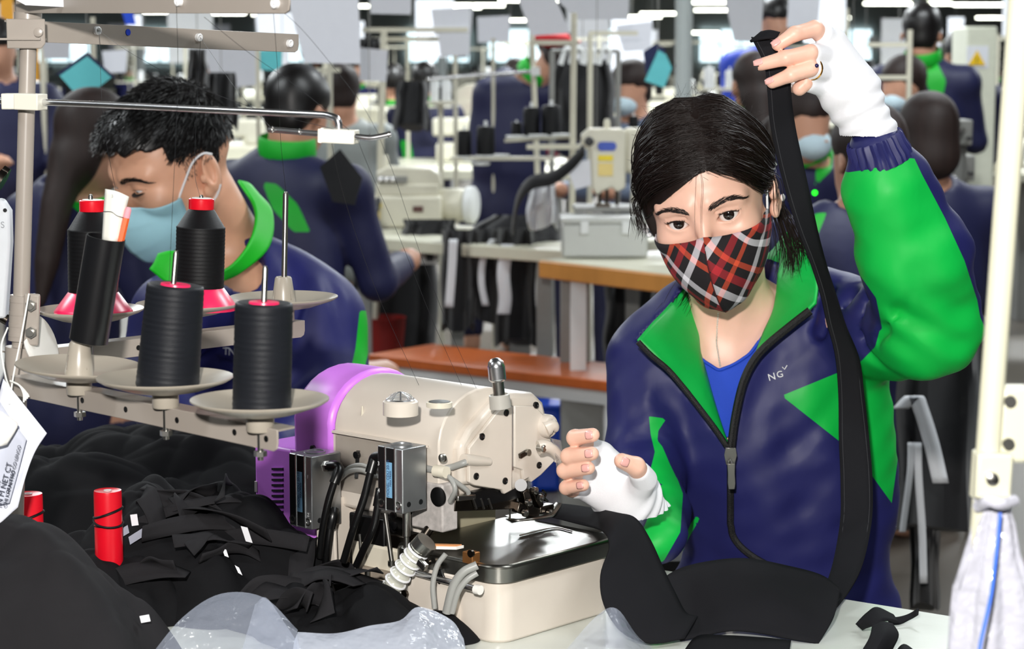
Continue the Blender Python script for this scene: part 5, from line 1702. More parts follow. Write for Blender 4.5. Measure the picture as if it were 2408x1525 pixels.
# white card at the left edge of the frame
card = thing('machine_cover', 'white plastic machine cover with a letter S at the left edge', 'machine part', A(0, 560, 2.35))
MB().prism([(-.06, -.085), (.003, -.085), (.011, .0), (.011, .035), (.003, .048), (-.06, .048)], A(0, 570, 2.35), (1, 0, 0), (0, 0, 1), (0, .02, 0)).build('cover', mat('cool_white_plastic', (214, 218, 222), rough=.4), card, bevel=.003)
text_obj('S', 'letter', A(6, 529, 2.349), (1, 0, 0), (0, 0, 1), .010, mat('grey_print', (150, 154, 158)), card, .0002)
MB().lathe([(.0022, 0), (.0022, .001)], A(12, 494, 2.349), (0, -1, 0), 12).build('hole', BLACK_PLASTIC, card)
for (x, y, r) in ((4, 715, .008), (12, 745, .006), (6, 690, .005), (2, 420, .014), (14, 400, .006)):
    MB().cyl(A(x - 8, y, 2.36), A(x + 6, y + 8, 2.36), r, n=12).build('fitting', DARKM, card)
# ================================================================== black cloth, strips and bags on the table
BLACKC = mat('black_jersey', (19, 19, 21), rough=.85, var=.12, vscale=30, bump=.18, bscale=1600, spec=.12)
BLACKC2 = mat('black_band', (27, 27, 30), rough=.8, var=.08, vscale=40, bump=.15, bscale=1800, spec=.08)
BLACKC3 = mat('charcoal_jersey', (36, 35, 37), rough=.85, var=.12, vscale=30, bump=.18, bscale=1600, spec=.12)
def ridged(x, y, f, seed):
    r = np.random.RandomState(seed)
    o = 0; amp = 1.0; tot = 0
    for k in range(4):
        a = r.uniform(0, math.pi)
        u = (x * math.cos(a) + y * math.sin(a)) * f + 1.4 * np.sin((x * math.cos(a + 1.3) + y * math.sin(a + 1.3)) * f * .7 + r.uniform(0, 6)) + r.uniform(0, 6)
        o = o + amp * (np.abs(np.sin(u)) * 1.25 - .35)
        tot += amp; amp *= .45; f *= 1.6
    return o / tot
def heap(name, label, cx, cy, ax, ay, ang, h, seed, f=24, amp=.03, n=110, peak=None, base=TABLE_Z + .001, mat_=None, cat='cloth'):
    """a crumpled garment: folds over a dome, with a ragged outline"""
    rs = np.random.RandomState(seed)
    R, T = np.meshgrid(np.linspace(0, 1, n), np.linspace(0, 2 * math.pi, int(n * 1.6), endpoint=False), indexing='ij')
    ed = 1 + .10 * np.sin(3 * T + rs.uniform(0, 6)) + .07 * np.sin(5 * T + rs.uniform(0, 6)) + .05 * np.sin(9 * T + rs.uniform(0, 6))
    u = R * np.cos(T) * ax * ed; v = R * np.sin(T) * ay * ed
    x = cx + u * math.cos(ang) - v * math.sin(ang); y = cy + u * math.sin(ang) + v * math.cos(ang)
    dome = (1 - R ** 2.2) ** .9
    if peak is not None:
        dome = dome * (.55 + .45 * np.exp(-(((x - peak[0]) / .10) ** 2 + ((y - peak[1]) / .10) ** 2)))
    z = base + h * dome + amp * ridged(x, y, f, seed) * np.clip((1 - R) * 5, 0, 1) * (.5 + dome * .5)
    x = x + .012 * ridged(y, z * 1.2, f * .8, seed + 5) * (1 - R); y = y + .010 * ridged(x, z, f * .9, seed + 9) * (1 - R)
    z = np.maximum(z, base + .001 * (1 - R))
    G = np.stack([x, y, z], -1)
    b = MB()
    b.grid(G, close=True)
    o = b.build(name, mat_ or BLACKC, angle=80)
    tag(o, label, cat)
    return o, G
def P2(px, py, z):
    p = onz(px, py, z); return p[0], p[1]
c = P2(470, 1260, .82)
h1, G1 = heap('black_cloth_heap', 'crumpled heap of black cut cloth between the red spools and the machine', c[0] - .02, c[1] + .02, .185, .15, -.35, .100, 41, 26, .040, 120)
c = P2(60, 1400, .80)
h2, G2 = heap('black_garment', 'smooth folded black garment in the lower left corner', c[0] - .04, c[1] - .10, .22, .17, -.6, .135, 43, 15, .045, 110, mat_=BLACKC3)
c = P2(330, 1180, .80)
h0, G0 = heap('black_garment', 'large dark garment spread behind the red spools below the spool arm', c[0] + .0, c[1] + .12, .33, .16, -.5, .09, 47, 17, .045, 110)
c = P2(800, 1440, .78)
h3, G3 = heap('black_garment', 'black sewn garment with seams lying in front of the machine hoses', c[0] + .01, c[1] + .01, .135, .085, -.5, .038, 53, 22, .024, 90)
c = P2(255, 1345, .80)
h4, G4 = heap('black_garment', 'small folded black garment in front of the right red tube', c[0], c[1] - .005, .085, .060, -.4, .066, 59, 22, .020, 70)
allv, allf = [], []
for o in (h1, h2, h0, h3, h4):
    k = len(allv)
    allv += [tuple(v.co) for v in o.data.vertices]
    allf += [tuple(i + k for i in p.vertices) for p in o.data.polygons]
bv_c = BVHTree.FromPolygons(allv, allf)
# cut strips tangled on the heap
rs = np.random.RandomState(77)
SCR = 'twisted black cloth strip lying on the crumpled heap'
n_s = 0
for i in range(26):
    px = rs.uniform(330, 800); lo = 1155 + max(0, (px - 540) * .85) + max(0, (430 - px) * .6)
    py = rs.uniform(lo, lo + 190)
    p = surf(bv_c, px, min(py, 1440))
    if p is None: continue
    a = rs.uniform(0, 6.28); L = rs.uniform(.03, .075)
    d = np.array([math.cos(a), math.sin(a) * .7, rs.uniform(-.25, .35)])
    w = rs.uniform(.006, .016)
    pts, wid = [], []
    ph = rs.uniform(0, 6)
    for s in np.linspace(-1, 1, 5):
        q = p + d * L * s + V(0, 0, .006 + .012 * math.cos(s * 1.5 + rs.uniform(-.4, .4)))
        t = ph + s * rs.uniform(.4, 1.0)
        pts.append(q); wid.append((np.cross(unit(d), (0, 0, 1)) * math.cos(t) + V(0, 0, 1) * math.sin(t)) * w)
    o = MB().grid(ribbon(pts, wid, 5, 3)).build('cloth_strip', BLACKC3, solid=.0012)
    tag(o, SCR, 'cloth strip', 'cut black strips on the heap'); n_s += 1
# white tags and grey lining scraps poking out
WTAG = mat('white_satin', (228, 228, 232), rough=.5)
def scrap(pts, label, m_, nm='size_label'):
    Q = [surf(bv_c, x, y, .006) for x, y in pts]
    if any(q is None for q in Q): return
    c_ = sum(Q) / len(Q)
    Y0 = c_[1] - .012
    Q = [at(x, y, Y0) for x, y in pts]
    o = MB().prism([(0, 0), (1, 0), (1, 1), (0, 1)], Q[0], Q[1] - Q[0], Q[3] - Q[0], V(0, .0008, 0)).build(nm, m_)
    tag(o, label, 'label')
scrap([(306, 1210), (322, 1208), (326, 1232), (310, 1236)], 'small white size label near the right red spool', WTAG)
scrap([(272, 1250), (300, 1234), (308, 1262), (276, 1268)], 'pale grey lining scrap below the right red spool', mat('grey_lining', (150, 154, 168), rough=.6), 'lining_scrap')
scrap([(302, 1262), (345, 1235), (360, 1232), (306, 1280)], 'longer pale grey lining scrap beside the small size label', MATS['grey_lining'], 'lining_scrap')
scrap([(566, 1236), (582, 1240), (588, 1262), (578, 1272)], 'curled white label on the crest of the cloth heap', WTAG)
scrap([(522, 1288), (532, 1292), (540, 1304), (528, 1306)], 'tiny white label left of the folded strip', WTAG)
scrap([(552, 1328), (562, 1334), (576, 1344), (560, 1346)], 'white label end below the folded strip', WTAG)
scrap([(328, 1448), (350, 1444), (352, 1460), (332, 1464)], 'white label end near the plastic bag', WTAG)
# red thread cones standing in the cloth
def red_can(px, ptop, Y, label):
    top = A(px, ptop, Y)
    base = V(top[0], top[1], TABLE_Z + .001)
    t = thing('thread_tube', label, 'spool', base, group='red thread tubes')
    H = top[2] - base[2]; r = .0148
    MB().lathe([(r * .98, 0), (r, .002), (r, H - .003), (r * .97, H), (r * .85, H - .0005)], base, (0, 0, 1), 32).build('tube', RED, t)
    MB().lathe([(r * .86, H - .004), (r * .82, H - .001), (r * .30, H - .002), (r * .28, H + .0005), (r * .1, H - .001)], base, (0, 0, 1), 26).build('end_disc', mat('silver_disc', (200, 196, 196), rough=.4), t)
    for k, (z, tl) in enumerate(((H - .024, .35), (H - .034, -.25), (H - .038, .05))):
        MB().tube([base + V(math.cos(a) * r * 1.02, math.sin(a) * r * 1.02, z + tl * r * math.cos(a + k)) for a in np.linspace(0, 6.283, 31)], (.0014 if k < 2 else .0006), 6).build('wound_thread', THREAD_K, t)
red_can(253, 1152, 2.22, 'red thread tube wound with loose black thread left of the cloth heap')
red_can(66, 1160, 2.16, 'red thread tube beside the printed paper tags')

# ---- the band being sewn: off the plate, round a loop on the table, up to the hand
band = thing('black_band', 'long black waistband strip from the machine plate up to the raised hand', 'fabric strip', A(1700, 1450, 2.2))
e1 = [[pZ(1255, 1186, .0895), pZ(1262, 1205, .0885)],
      [pZ(1330, 1186, .0905), pZ(1335, 1224, .0885)],
      [pZ(1400, 1196, .0920), pZ(1395, 1240, .0890)],
      [A(1455, 1207, 2.245), A(1424, 1256, 2.190)],
      [A(1495, 1220, 2.235), A(1432, 1290, 2.165)],
      [A(1530, 1272, 2.215), A(1412, 1352, 2.145)],
      [A(1562, 1342, 2.195), A(1420, 1420, 2.125)],
      [A(1590, 1400, 2.175), A(1462, 1484, 2.105)],
      [A(1612, 1440, 2.165), A(1530, 1512, 2.105)],
      [A(1640, 1450, 2.175), A(1610, 1500, 2.120)]]
rows = [[r[0], r[0] * .67 + r[1] * .33 + V(0, -.006, .003), r[0] * .33 + r[1] * .67 + V(0, -.006, .003), r[1]] for r in e1]
Gp = patch(rows, 5, 4)
Gp[6:] += (unit(V(0, -1, .3)) * .0045) * waves(Gp[6:].reshape(-1, 3), 62, 5).reshape(Gp[6:].shape[:2])[..., None]
MB().grid(Gp).build('strip', BLACKC2, band, solid=.0022)
e2 = [[A(1540, 1372, 2.225), A(1560, 1440, 2.190), A(1600, 1505, 2.130)],
      [A(1600, 1336, 2.250), A(1630, 1430, 2.195), A(1660, 1492, 2.135)],
      [A(1680, 1318, 2.270), A(1700, 1410, 2.185), A(1720, 1482, 2.145)],
      [A(1760, 1314, 2.275), A(1780, 1400, 2.180), A(1790, 1488, 2.140)],
      [A(1850, 1330, 2.270), A(1860, 1410, 2.180), A(1850, 1500, 2.135)],
      [A(1930, 1352, 2.255), A(1925, 1430, 2.185), A(1900, 1508, 2.130)],
      [A(1975, 1385, 2.235), A(1960, 1450, 2.175), A(1925, 1512, 2.130)]]
Gp = patch(e2, 8, 8)
Gp += (unit(V(0, -1, .3)) * .0075) * waves(Gp.reshape(-1, 3), 58, 12).reshape(Gp.shape[:2])[..., None]
MB().grid(Gp).build('strip', BLACKC2, band, solid=.0022)
sp = [(1800, 92, 2.378, 33, 8, .0), (1828, 150, 2.372, 32, 2, .0), (1832, 210, 2.372, 28, 2, .002), (1842, 300, 2.385, 30, 4, .004), (1868, 420, 2.400, 30, 5, .004), (1896, 530, 2.415, 26, 6, .006), (1925, 620, 2.432, 20, 4, .008),
      (1947, 690, 2.445, 20, 4, .010), (1966, 760, 2.455, 24, 8, .008), (1992, 838, 2.462, 30, 10, .004), (2002, 930, 2.468, 31, 2, .0), (2008, 1030, 2.462, 36, 0, .0), (2014, 1130, 2.450, 38, 0, .0),
      (2012, 1230, 2.425, 38, -2, .0), (1992, 1330, 2.360, 40, -6, .006), (1962, 1400, 2.290, 42, -16, .012), (1925, 1455, 2.225, 40, -22, .014), (1895, 1492, 2.175, 34, -20, .012)]
pts, wid = [], []
for x, y, Y, w, dy, dz in sp:
    pts.append(A(x, y, Y)); m_ = Y / FPX
    wid.append(V(w * m_, dz, dy * m_ * -.6))
G = ribbon(pts, wid, 8, 4)
G[..., 1] += .0016 * waves(G.reshape(-1, 3), 70, 3).reshape(G.shape[:2])
MB().grid(G).build('strip', BLACKC2, band, solid=.0028)
tip = [[A(1764, 98, 2.376), A(1795, 92, 2.368), A(1825, 92, 2.372)], [A(1790, 76, 2.380), A(1812, 72, 2.374), A(1834, 76, 2.376)]]
MB().grid(patch(tip, 4, 4)).build('strip_end', BLACKC2, band, solid=.003)
for side in (-1, 1):                     # stitched edges of the band
    j = 0 if side < 0 else -1
    MB().tube(G[::2, j] + V(-side * .004, -.0016, 0), .0004, 5).build('stitching', mat('band_stitch', (46, 46, 50), rough=.8), band)
# flat black pieces on the table
def flat_piece(nm, label, px, cat='cloth'):
    rows = [[onz(x, y, TABLE_Z + z) for x, y, z in r] for r in px]
    o = MB().grid(patch(rows, 5, 5)).build(nm, BLACKC2, solid=.002)
    tag(o, label, cat)
flat_piece('cloth_piece', 'flat folded black cloth piece at the bottom edge below the band', [[(1606, 1535, .006), (1640, 1496, .016), (1700, 1494, .018), (1800, 1500, .014), (1860, 1506, .008)], [(1590, 1580, .003), (1640, 1570, .010), (1700, 1570, .012), (1800, 1570, .010), (1850, 1570, .004)]])
flat_piece('cloth_scrap', 'curled black cloth scrap on the bare white table', [[(2012, 1466, .010), (2040, 1440, .022), (2062, 1428, .026), (2100, 1445, .014)], [(2030, 1480, .004), (2052, 1470, .016), (2080, 1458, .020), (2112, 1462, .012)]], 'cloth scrap')
flat_piece('cloth_scrap', 'pointed black offcut reaching from the scrap towards the table edge', [[(2085, 1452, .010), (2115, 1450, .008), (2140, 1442, .010), (2160, 1430, .016)], [(2095, 1468, .004), (2118, 1466, .003), (2142, 1454, .006), (2158, 1444, .012)]], 'cloth scrap')
flat_piece('cloth_scrap', 'rounded black scrap hanging down in front of the curled one', [[(2052, 1470, .024), (2075, 1462, .028), (2098, 1466, .024)], [(2045, 1500, .020), (2078, 1490, .026), (2112, 1492, .018)], [(2025, 1535, .006), (2058, 1530, .014), (2098, 1525, .008)]], 'cloth scrap')
flat_piece('cloth_scrap', 'black scrap cut off by the bottom edge of the picture', [[(2105, 1535, .004), (2125, 1515, .014), (2150, 1530, .004)], [(2100, 1570, .002), (2128, 1560, .010), (2160, 1560, .002)]], 'cloth scrap')

# ---- plastic bags
def film_mat(name, base, a):
    m = bpy.data.materials.new(name); m.use_nodes = True
    nt = m.node_tree; b = nt.nodes['Principled BSDF']
    tc = nt.nodes.new('ShaderNodeTexCoord')
    nz = nt.nodes.new('ShaderNodeTexNoise'); nz.inputs['Scale'].default_value = 34; nz.inputs['Detail'].default_value = 3
    nt.links.new(tc.outputs['Object'], nz.inputs['Vector'])
    bp = nt.nodes.new('ShaderNodeBump'); bp.inputs['Strength'].default_value = .9; bp.inputs['Distance'].default_value = .010
    nt.links.new(nz.outputs['Fac'], bp.inputs['Height']); nt.links.new(bp.outputs[0], b.inputs['Normal'])
    b.inputs['Base Color'].default_value = lin(base)
    b.inputs['Roughness'].default_value = .18
    b.inputs['Alpha'].default_value = a
    b.inputs['Specular IOR Level'].default_value = .6
    return m
FILM = film_mat('clear_film', (190, 198, 216), .30)
FILM2 = film_mat('milky_film', (206, 212, 226), .58)
bag = thing('plastic_bag', 'clear plastic bag lying along the bottom edge in front of the machine', 'plastic bag', onz(700, 1500, TABLE_Z))
rw = [[A(350, 1545, 1.965), A(430, 1450, 1.985), A(520, 1395, 2.005), A(620, 1404, 2.005), A(700, 1480, 1.985)],
      [A(360, 1570, 1.955), A(430, 1490, 1.970), A(520, 1440, 1.985), A(610, 1450, 1.985), A(700, 1500, 1.970)],
      [A(360, 1620, 1.945), A(440, 1600, 1.950), A(520, 1590, 1.950), A(620, 1590, 1.950), A(720, 1590, 1.955)]]
MB().grid(patch(rw, 6, 6)).build('film', FILM, bag)
rw = [[A(600, 1420, 2.000), A(625, 1404, 2.000), A(660, 1450, 1.990), A(720, 1540, 1.975)],
      [A(560, 1560, 1.955), A(600, 1560, 1.955), A(660, 1570, 1.955), A(730, 1580, 1.955)]]
MB().grid(patch(rw, 5, 5)).build('film', FILM, bag)
rw = [[A(700, 1485, 1.990), A(790, 1488, 1.995), A(870, 1470, 2.000), A(940, 1458, 2.010), A(985, 1426, 2.025), A(1060, 1456, 2.030), A(1090, 1500, 2.020)],
      [A(690, 1520, 1.975), A(780, 1515, 1.978), A(870, 1505, 1.985), A(940, 1495, 1.990), A(1000, 1480, 2.000), A(1060, 1500, 2.010), A(1095, 1530, 2.005)],
      [A(690, 1600, 1.950), A(780, 1600, 1.950), A(870, 1600, 1.955), A(940, 1600, 1.960), A(1000, 1600, 1.960), A(1060, 1600, 1.965), A(1100, 1600, 1.970)]]
MB().grid(patch(rw, 6, 6)).build('film', FILM2, bag)
sheet = thing('plastic_sheet', 'clear plastic sheet on the table right of the machine base', 'plastic sheet', onz(1450, 1500, TABLE_Z))
rw = [[onz(1320, 1540, .762), onz(1400, 1450, .790), onz(1450, 1430, .800), onz(1500, 1500, .766)], [onz(1330, 1600, .753), onz(1400, 1560, .757), onz(1480, 1560, .757), onz(1560, 1540, .753)]]
MB().grid(patch(rw, 6, 6)).build('film', FILM, sheet)

# ---- white pole of the near stand with its knotted bag
npole = thing('thread_stand', 'white enamelled stand pole at the right edge of the picture', 'thread stand', V(*A(2289, 1525, 1.40)[:2], 0))
WENA = mat('white_enamel', (196, 194, 172), rough=.35, var=.02)
a_, b_ = A(2404, -40, 1.40), A(2289, 1525, 1.40)
dd = unit(b_ - a_)
MB().cyl(a_, b_ + dd * ((.004 - b_[2]) / dd[2]), .0082, n=24).build('pole', WENA, npole)
fb = b_ + dd * ((.004 - b_[2]) / dd[2])
MB().lathe([(.09, 0), (.09, .01), (.02, .02), (.012, .06)], (fb[0], fb[1], .001), (0, 0, 1), 28).build('foot', WENA, npole)
MB().cyl(A(2326, 1060, 1.398), A(2319, 1168, 1.398), .0112, n=24).build('clamp', WENA, npole, bevel=.001)
MB().beam(A(2338, 1064, 1.390), A(2331, 1170, 1.390), .024, .010, (0, 1, 0)).build('clamp', WENA, npole, bevel=.002)
MB().lathe([(.0042, 0), (.0042, .003), (.002, .004)], A(2332, 1124, 1.384), (0, -1, 0), 14).build('bolt', STEEL, npole)
MB().beam(A(2385, 905, 1.405), A(2378, 1085, 1.405), .020, .014, (0, 1, 0)).build('bracket', WENA, npole, bevel=.003)
MB().lathe([(.0040, 0), (.0040, .003)], A(2374, 942, 1.397), (0, -1, 0), 14).build('bolt', STEEL, npole)
MB().lathe([(.0040, 0), (.0040, .003)], A(2370, 1042, 1.397), (0, -1, 0), 14).build('bolt', STEEL, npole)
pb = thing('plastic_bag', 'white carrier bag with blue line knotted round the white pole', 'plastic bag', A(2330, 1400, 1.39))
rings = []
for i, (y, cx, w) in enumerate(((1172, 2340, 46), (1200, 2340, 34), (1230, 2338, 44), (1300, 2334, 58), (1380, 2335, 84), (1460, 2340, 100), (1540, 2345, 112), (1640, 2350, 120))):
    ring = []
    for k in range(72):
        a = 2 * math.pi * k / 72
        amp = np.interp(y, [1170, 1240, 1600], [.10, .16, .12])
        rr = w * mpp(1.39) * (1 + amp * math.sin(7 * a + .4 * i) + .06 * math.sin(13 * a + i))
        c_ = A(cx, y, 1.395)
        ring.append(c_ + V(math.cos(a) * rr, math.sin(a) * rr * .62, 0))
    rings.append(ring)
BAGW = film_mat('white_carrier', (178, 178, 188), .92)
MB().grid(np.array(rings), close=True).build('bag', BAGW, pb)
blu = [A(2352, 1205, 1.374), A(2344, 1290, 1.368), A(2330, 1400, 1.352), A(2306, 1510, 1.338), A(2300, 1560, 1.334)]
MB().tube(spline(blu, 6), .0012, 8).build('blue_line', mat('blue_print', (40, 96, 205), rough=.5), pb)
MB().tube(spline([A(2300, 1190, 1.39), A(2325, 1178, 1.378), A(2355, 1184, 1.375), A(2385, 1176, 1.385)], 5), [.004] * 16, 10).build('knot', BAGW, pb)
# ================================================================== the man bent over his work
HM = Head((-0.531, 3.339, 1.176), rot3(-52.0, 21.0, 3.0), 1.02)
def B(x, y, Y):
    return at(x, y, Y + .24)
def m_head(P):
    q = HM.l(P)
    d = head_field(q, .30, .004)
    d = smin(d, sd_cone(P, HM.w((0, .035, -.06)), B(545, 590, 3.18), .052, .058), .025)
    d = smin(d, sd_ell(P, B(585, 760, 3.14), (.14, .10, .10)), .05)
    return np.maximum(d, .93 - P[:, 2])
mhv, mhf = sdf_mesh(m_head, (-.75, 3.08, .91), (-.26, 3.64, 1.40), .0021)
bv_m = bvh_of(mhv, mhf)
def m_torso(P):
    d = sd_ell(P, B(600, 900, 3.14), (.178, .128, .22))
    d = smin(d, sd_cone(P, B(590, 660, 3.19), B(745, 745, 3.12), .076, .072), .05)
    d = smin(d, sd_cone(P, B(560, 690, 3.14), B(420, 735, 2.98), .066, .064), .05)
    return d
M_R = [B(745, 760, 3.12), B(795, 960, 3.05), B(640, 1060, 2.88)]
M_L = [B(405, 745, 2.98), B(360, 900, 2.94), B(430, 1030, 2.80)]
def m_arms(P, g=0):
    a = sd_chain(P, M_R, [.070 + g, .061 + g, .043 + g], .02)
    b = sd_chain(P, M_L, [.061 + g, .054 + g, .041 + g], .02)
    return a, b
def m_core(P):
    d = m_torso(P) + .040
    a, b = m_arms(P, -.014)
    d = np.minimum(d, np.minimum(a, b))
    for e in (M_R[2], M_L[2]):
        t = unit(V(-.35, -.8, -.25))
        d = smin(d, sd_cone(P, e, e + t * .06, .028, .030), .012)
        d = smin(d, sd_ell(P, e + t * .10, (.038, .045, .018)), .012)
        for k in range(4):
            f0 = e + t * .12 + V(-.03 + .02 * k, 0, 0)
            d = smin(d, sd_chain(P, [f0, f0 + t * .035, f0 + t * .055 + V(0, 0, -.02)], [.009, .0085, .0075]), .006)
        d = smin(d, sd_chain(P, [e + t * .07, e + t * .10 + V(.045, 0, -.005), e + t * .13 + V(.05, 0, -.01)], [.012, .010, .008]), .008)
    hip = V(-.40, 3.40, .54)
    d = smin(d, sd_ell(P, hip, (.17, .14, .13)), .05)
    for s in (-1, 1):
        kn = V(hip[0] + s * .11 - .05, hip[1] - .36, .50)
        an = kn + V(0, .05, -.42)
        d = smin(d, sd_cone(P, hip + V(s * .09, 0, -.04), kn, .08, .06), .03)
        d = smin(d, sd_cone(P, kn, an, .055, .038), .02)
        d = smin(d, sd_cone(P, an, an + V(-.02, -.14, -.03), .036, .03), .02)
    d = np.maximum(d, -(m_head(P) - .003))
    return np.maximum(np.maximum(d, P[:, 2] - 1.16), .012 - P[:, 2])
man = mesh_from('person', [(mhv, mhf), sdf_mesh(m_core, (-.90, 2.84, 0), (-.06, 3.68, 1.22), .010)], SKIN_M)
tag(man, 'man in navy jacket and pale blue mask bending over behind the thread stand', 'person')
def m_jacket(P):
    d = m_torso(P)
    a, b = m_arms(P)
    d = smin(d, a, .025); d = smin(d, b, .025)
    for a_, b_, r_ in (((700, 720, 3.05), (640, 900, 3.01), .008), ((775, 640, 3.08), (820, 800, 3.03), .006), ((660, 560, 3.11), (700, 660, 3.06), .005), ((420, 700, 2.92), (480, 860, 2.98), .008), ((560, 720, 3.01), (500, 900, 3.0), .007)):
        d = smax(d, -sd_cone(P, B(*a_), B(*b_), r_, r_ * .6), .02)
    d = d + .0026 * waves(P * np.array([1, .6, .6]), 80, 13, 7)
    d = smax(d, -sd_cone(P, B(540, 690, 3.10), B(480, 500, 3.02), .062, .075), .008)
    return np.maximum(d, .54 - P[:, 2])
mjv, mjf = sdf_mesh(m_jacket, (-.88, 2.94, .50), (-.08, 3.62, 1.22), .0056)
STRIPE = [(846, 730), (866, 730), (866, 830), (845, 910), (815, 910), (836, 820)]
JACKET_M = panel_mat('jacket_shell_navy', (34, 36, 96), [('green_panel', (8, 176, 40))], rough=.52, bump=.12, bscale=40, spec=.3)
mj = mesh_from('jacket', [(mjv, mjf)], JACKET_M, man, {'green_panel': seam(mjv, STRIPE)})
bv_mj = bvh_of(mjv, mjf)
GREEN2 = mat('collar_bright_green', (10, 186, 24), rough=.6, var=.05, bump=.15, bscale=300)
rows = [[B(560, 425, 3.20), B(598, 490, 3.13), B(590, 560, 3.05), B(548, 620, 3.00), B(490, 650, 2.965)],
        [B(585, 432, 3.22), B(620, 492, 3.15), B(612, 566, 3.07), B(558, 632, 3.01), B(498, 666, 2.965)],
        [B(602, 450, 3.23), B(640, 500, 3.16), B(632, 580, 3.08), B(566, 640, 3.02), B(512, 664, 2.975)]]
MB().grid(patch(rows, 4, 6)).build('collar', GREEN2, mj, solid=.004)
rows = [[B(505, 640, 2.97), B(455, 610, 2.945), B(410, 590, 2.93), B(372, 596, 2.93)],
        [B(500, 664, 2.965), B(450, 655, 2.935), B(405, 635, 2.92), B(362, 618, 2.925)],
        [B(490, 690, 2.965), B(450, 690, 2.930), B(412, 680, 2.915), B(352, 632, 2.925)]]
MB().grid(patch(rows, 4, 5)).build('collar', GREEN2, mj, solid=.004)
for ch, px in (('T', 531), ('N', 546), ('G', 561)):
    p = surf(bv_mj, px, 826 + (px - 531) * .1, .012)
    if p is not None:
        text_obj(ch, 'embroidered_letter', p, (1, .12, -.05), (0, -.2, 1), .0165, LOGO, mj, .0006)
def m_trou(P):
    hip = V(-.40, 3.40, .54)
    d = sd_ell(P, hip, (.18, .15, .14))
    for s in (-1, 1):
        kn = V(hip[0] + s * .11 - .05, hip[1] - .36, .50)
        d = smin(d, sd_cone(P, hip + V(s * .09, 0, -.04), kn, .092, .072), .03)
        d = smin(d, sd_cone(P, kn, kn + V(0, .05, -.40), .068, .056), .02)
    return np.maximum(d, np.maximum(.09 - P[:, 2], P[:, 2] - .66))
mesh_from('trousers', [sdf_mesh(m_trou, (-.78, 2.84, .05), (-.06, 3.66, .72), .011)], MATS['navy_trousers'], man)
add_eyes(HM, man, HM.w((0, -1.0, -.55)))
bp = brow_paths(HM, bv_m, 1, [(.012, .0145), (.022, .019), (.034, .0205), (.046, .018), (.054, .012)], 330, 9, .009)
v, q = strands_mesh(bp, np.full(len(bp), .0004))
mesh_from('eyebrow', [(v, q)], BROW, man)
lp = []
for t in np.linspace(-.95, .95, 40):
    x = EYE[0] + t * .0145; z = -.0010 - .0022 * (1 - t * t)
    y = EYE[1] - math.sqrt(max(1e-9, .0146 ** 2 - (x - EYE[0]) ** 2 - z * z))
    lp.append([HM.w((x, y, z)), HM.w((x + t * .001, y - .004, z - .002)), HM.w((x + t * .002, y - .007, z - .003))])
v, q = strands_mesh(np.array(lp), np.full(len(lp), .0004))
mesh_from('eyelashes', [(v, q)], BROW, man)
# surgical mask
MASKB = mat('pale_blue_nonwoven', (166, 214, 228), rough=.75, var=.05, vscale=60, bump=.1, bscale=900)
midm = spline([(0, -.1080, -.018), (0, -.1215, -.038), (0, -.1230, -.062), (0, -.1150, -.090), (0, -.0990, -.115), (0, -.0800, -.126)], 6)
sidm = spline([(.066, -.040, -.026), (.066, -.038, -.036), (.065, -.036, -.047), (.064, -.036, -.058), (.061, -.036, -.069), (.057, -.038, -.080)], 6)
ctlm = spline([(.052, -.100, -.026), (.056, -.106, -.044), (.058, -.106, -.064), (.056, -.098, -.086), (.048, -.084, -.106), (.038, -.068, -.118)], 6)
mk = MB()
for sx in (-1, 1):
    G = []
    for i in range(len(midm)):
        row = []
        pl = .0014 * (((i * 3.0 / (len(midm) - 1)) % 1) - .5)
        for u in np.linspace(0, 1, 16):
            p = midm[i] * (1 - u) ** 2 + 2 * ctlm[i] * u * (1 - u) + sidm[i] * u * u
            qq = np.array([[sx * p[0], p[1], p[2]]])
            for _ in range(4):
                d0 = head_field(qq, .3, .004)[0]
                if d0 > .003: break
                g = np.array([head_field(qq + e, .3, .004)[0] - d0 for e in np.eye(3) * 1e-4]) / 1e-4
                qq = qq + unit(g) * (.0032 - d0)
            row.append(HM.w(qq[0] + np.array([0, -pl * (1 - u), 0])))
        G.append(row)
    mk.grid(np.array(G))
mm = mk.build('face_mask', MASKB, man, solid=.0015)
MB().tube(spline([HM.w(p) for p in ((.067, -.041, -.026), (.074, -.026, -.004), (.080, -.008, .018), (.086, .010, .026), (.088, .024, .020))], 6), .0018, 6).build('ear_loop', lk, mm)
MB().tube(spline([HM.w(p) for p in ((.058, -.038, -.080), (.072, -.012, -.062), (.080, .012, -.046), (.084, .024, -.030))], 6), .0018, 6).build('ear_loop', lk, mm)
MB().tube(spline([HM.w((sidm[i][0] + .002, sidm[i][1] - .003, sidm[i][2])) for i in range(0, len(sidm), 3)], 3), .0012, 6).build('mask_edge', MASKB, mm)
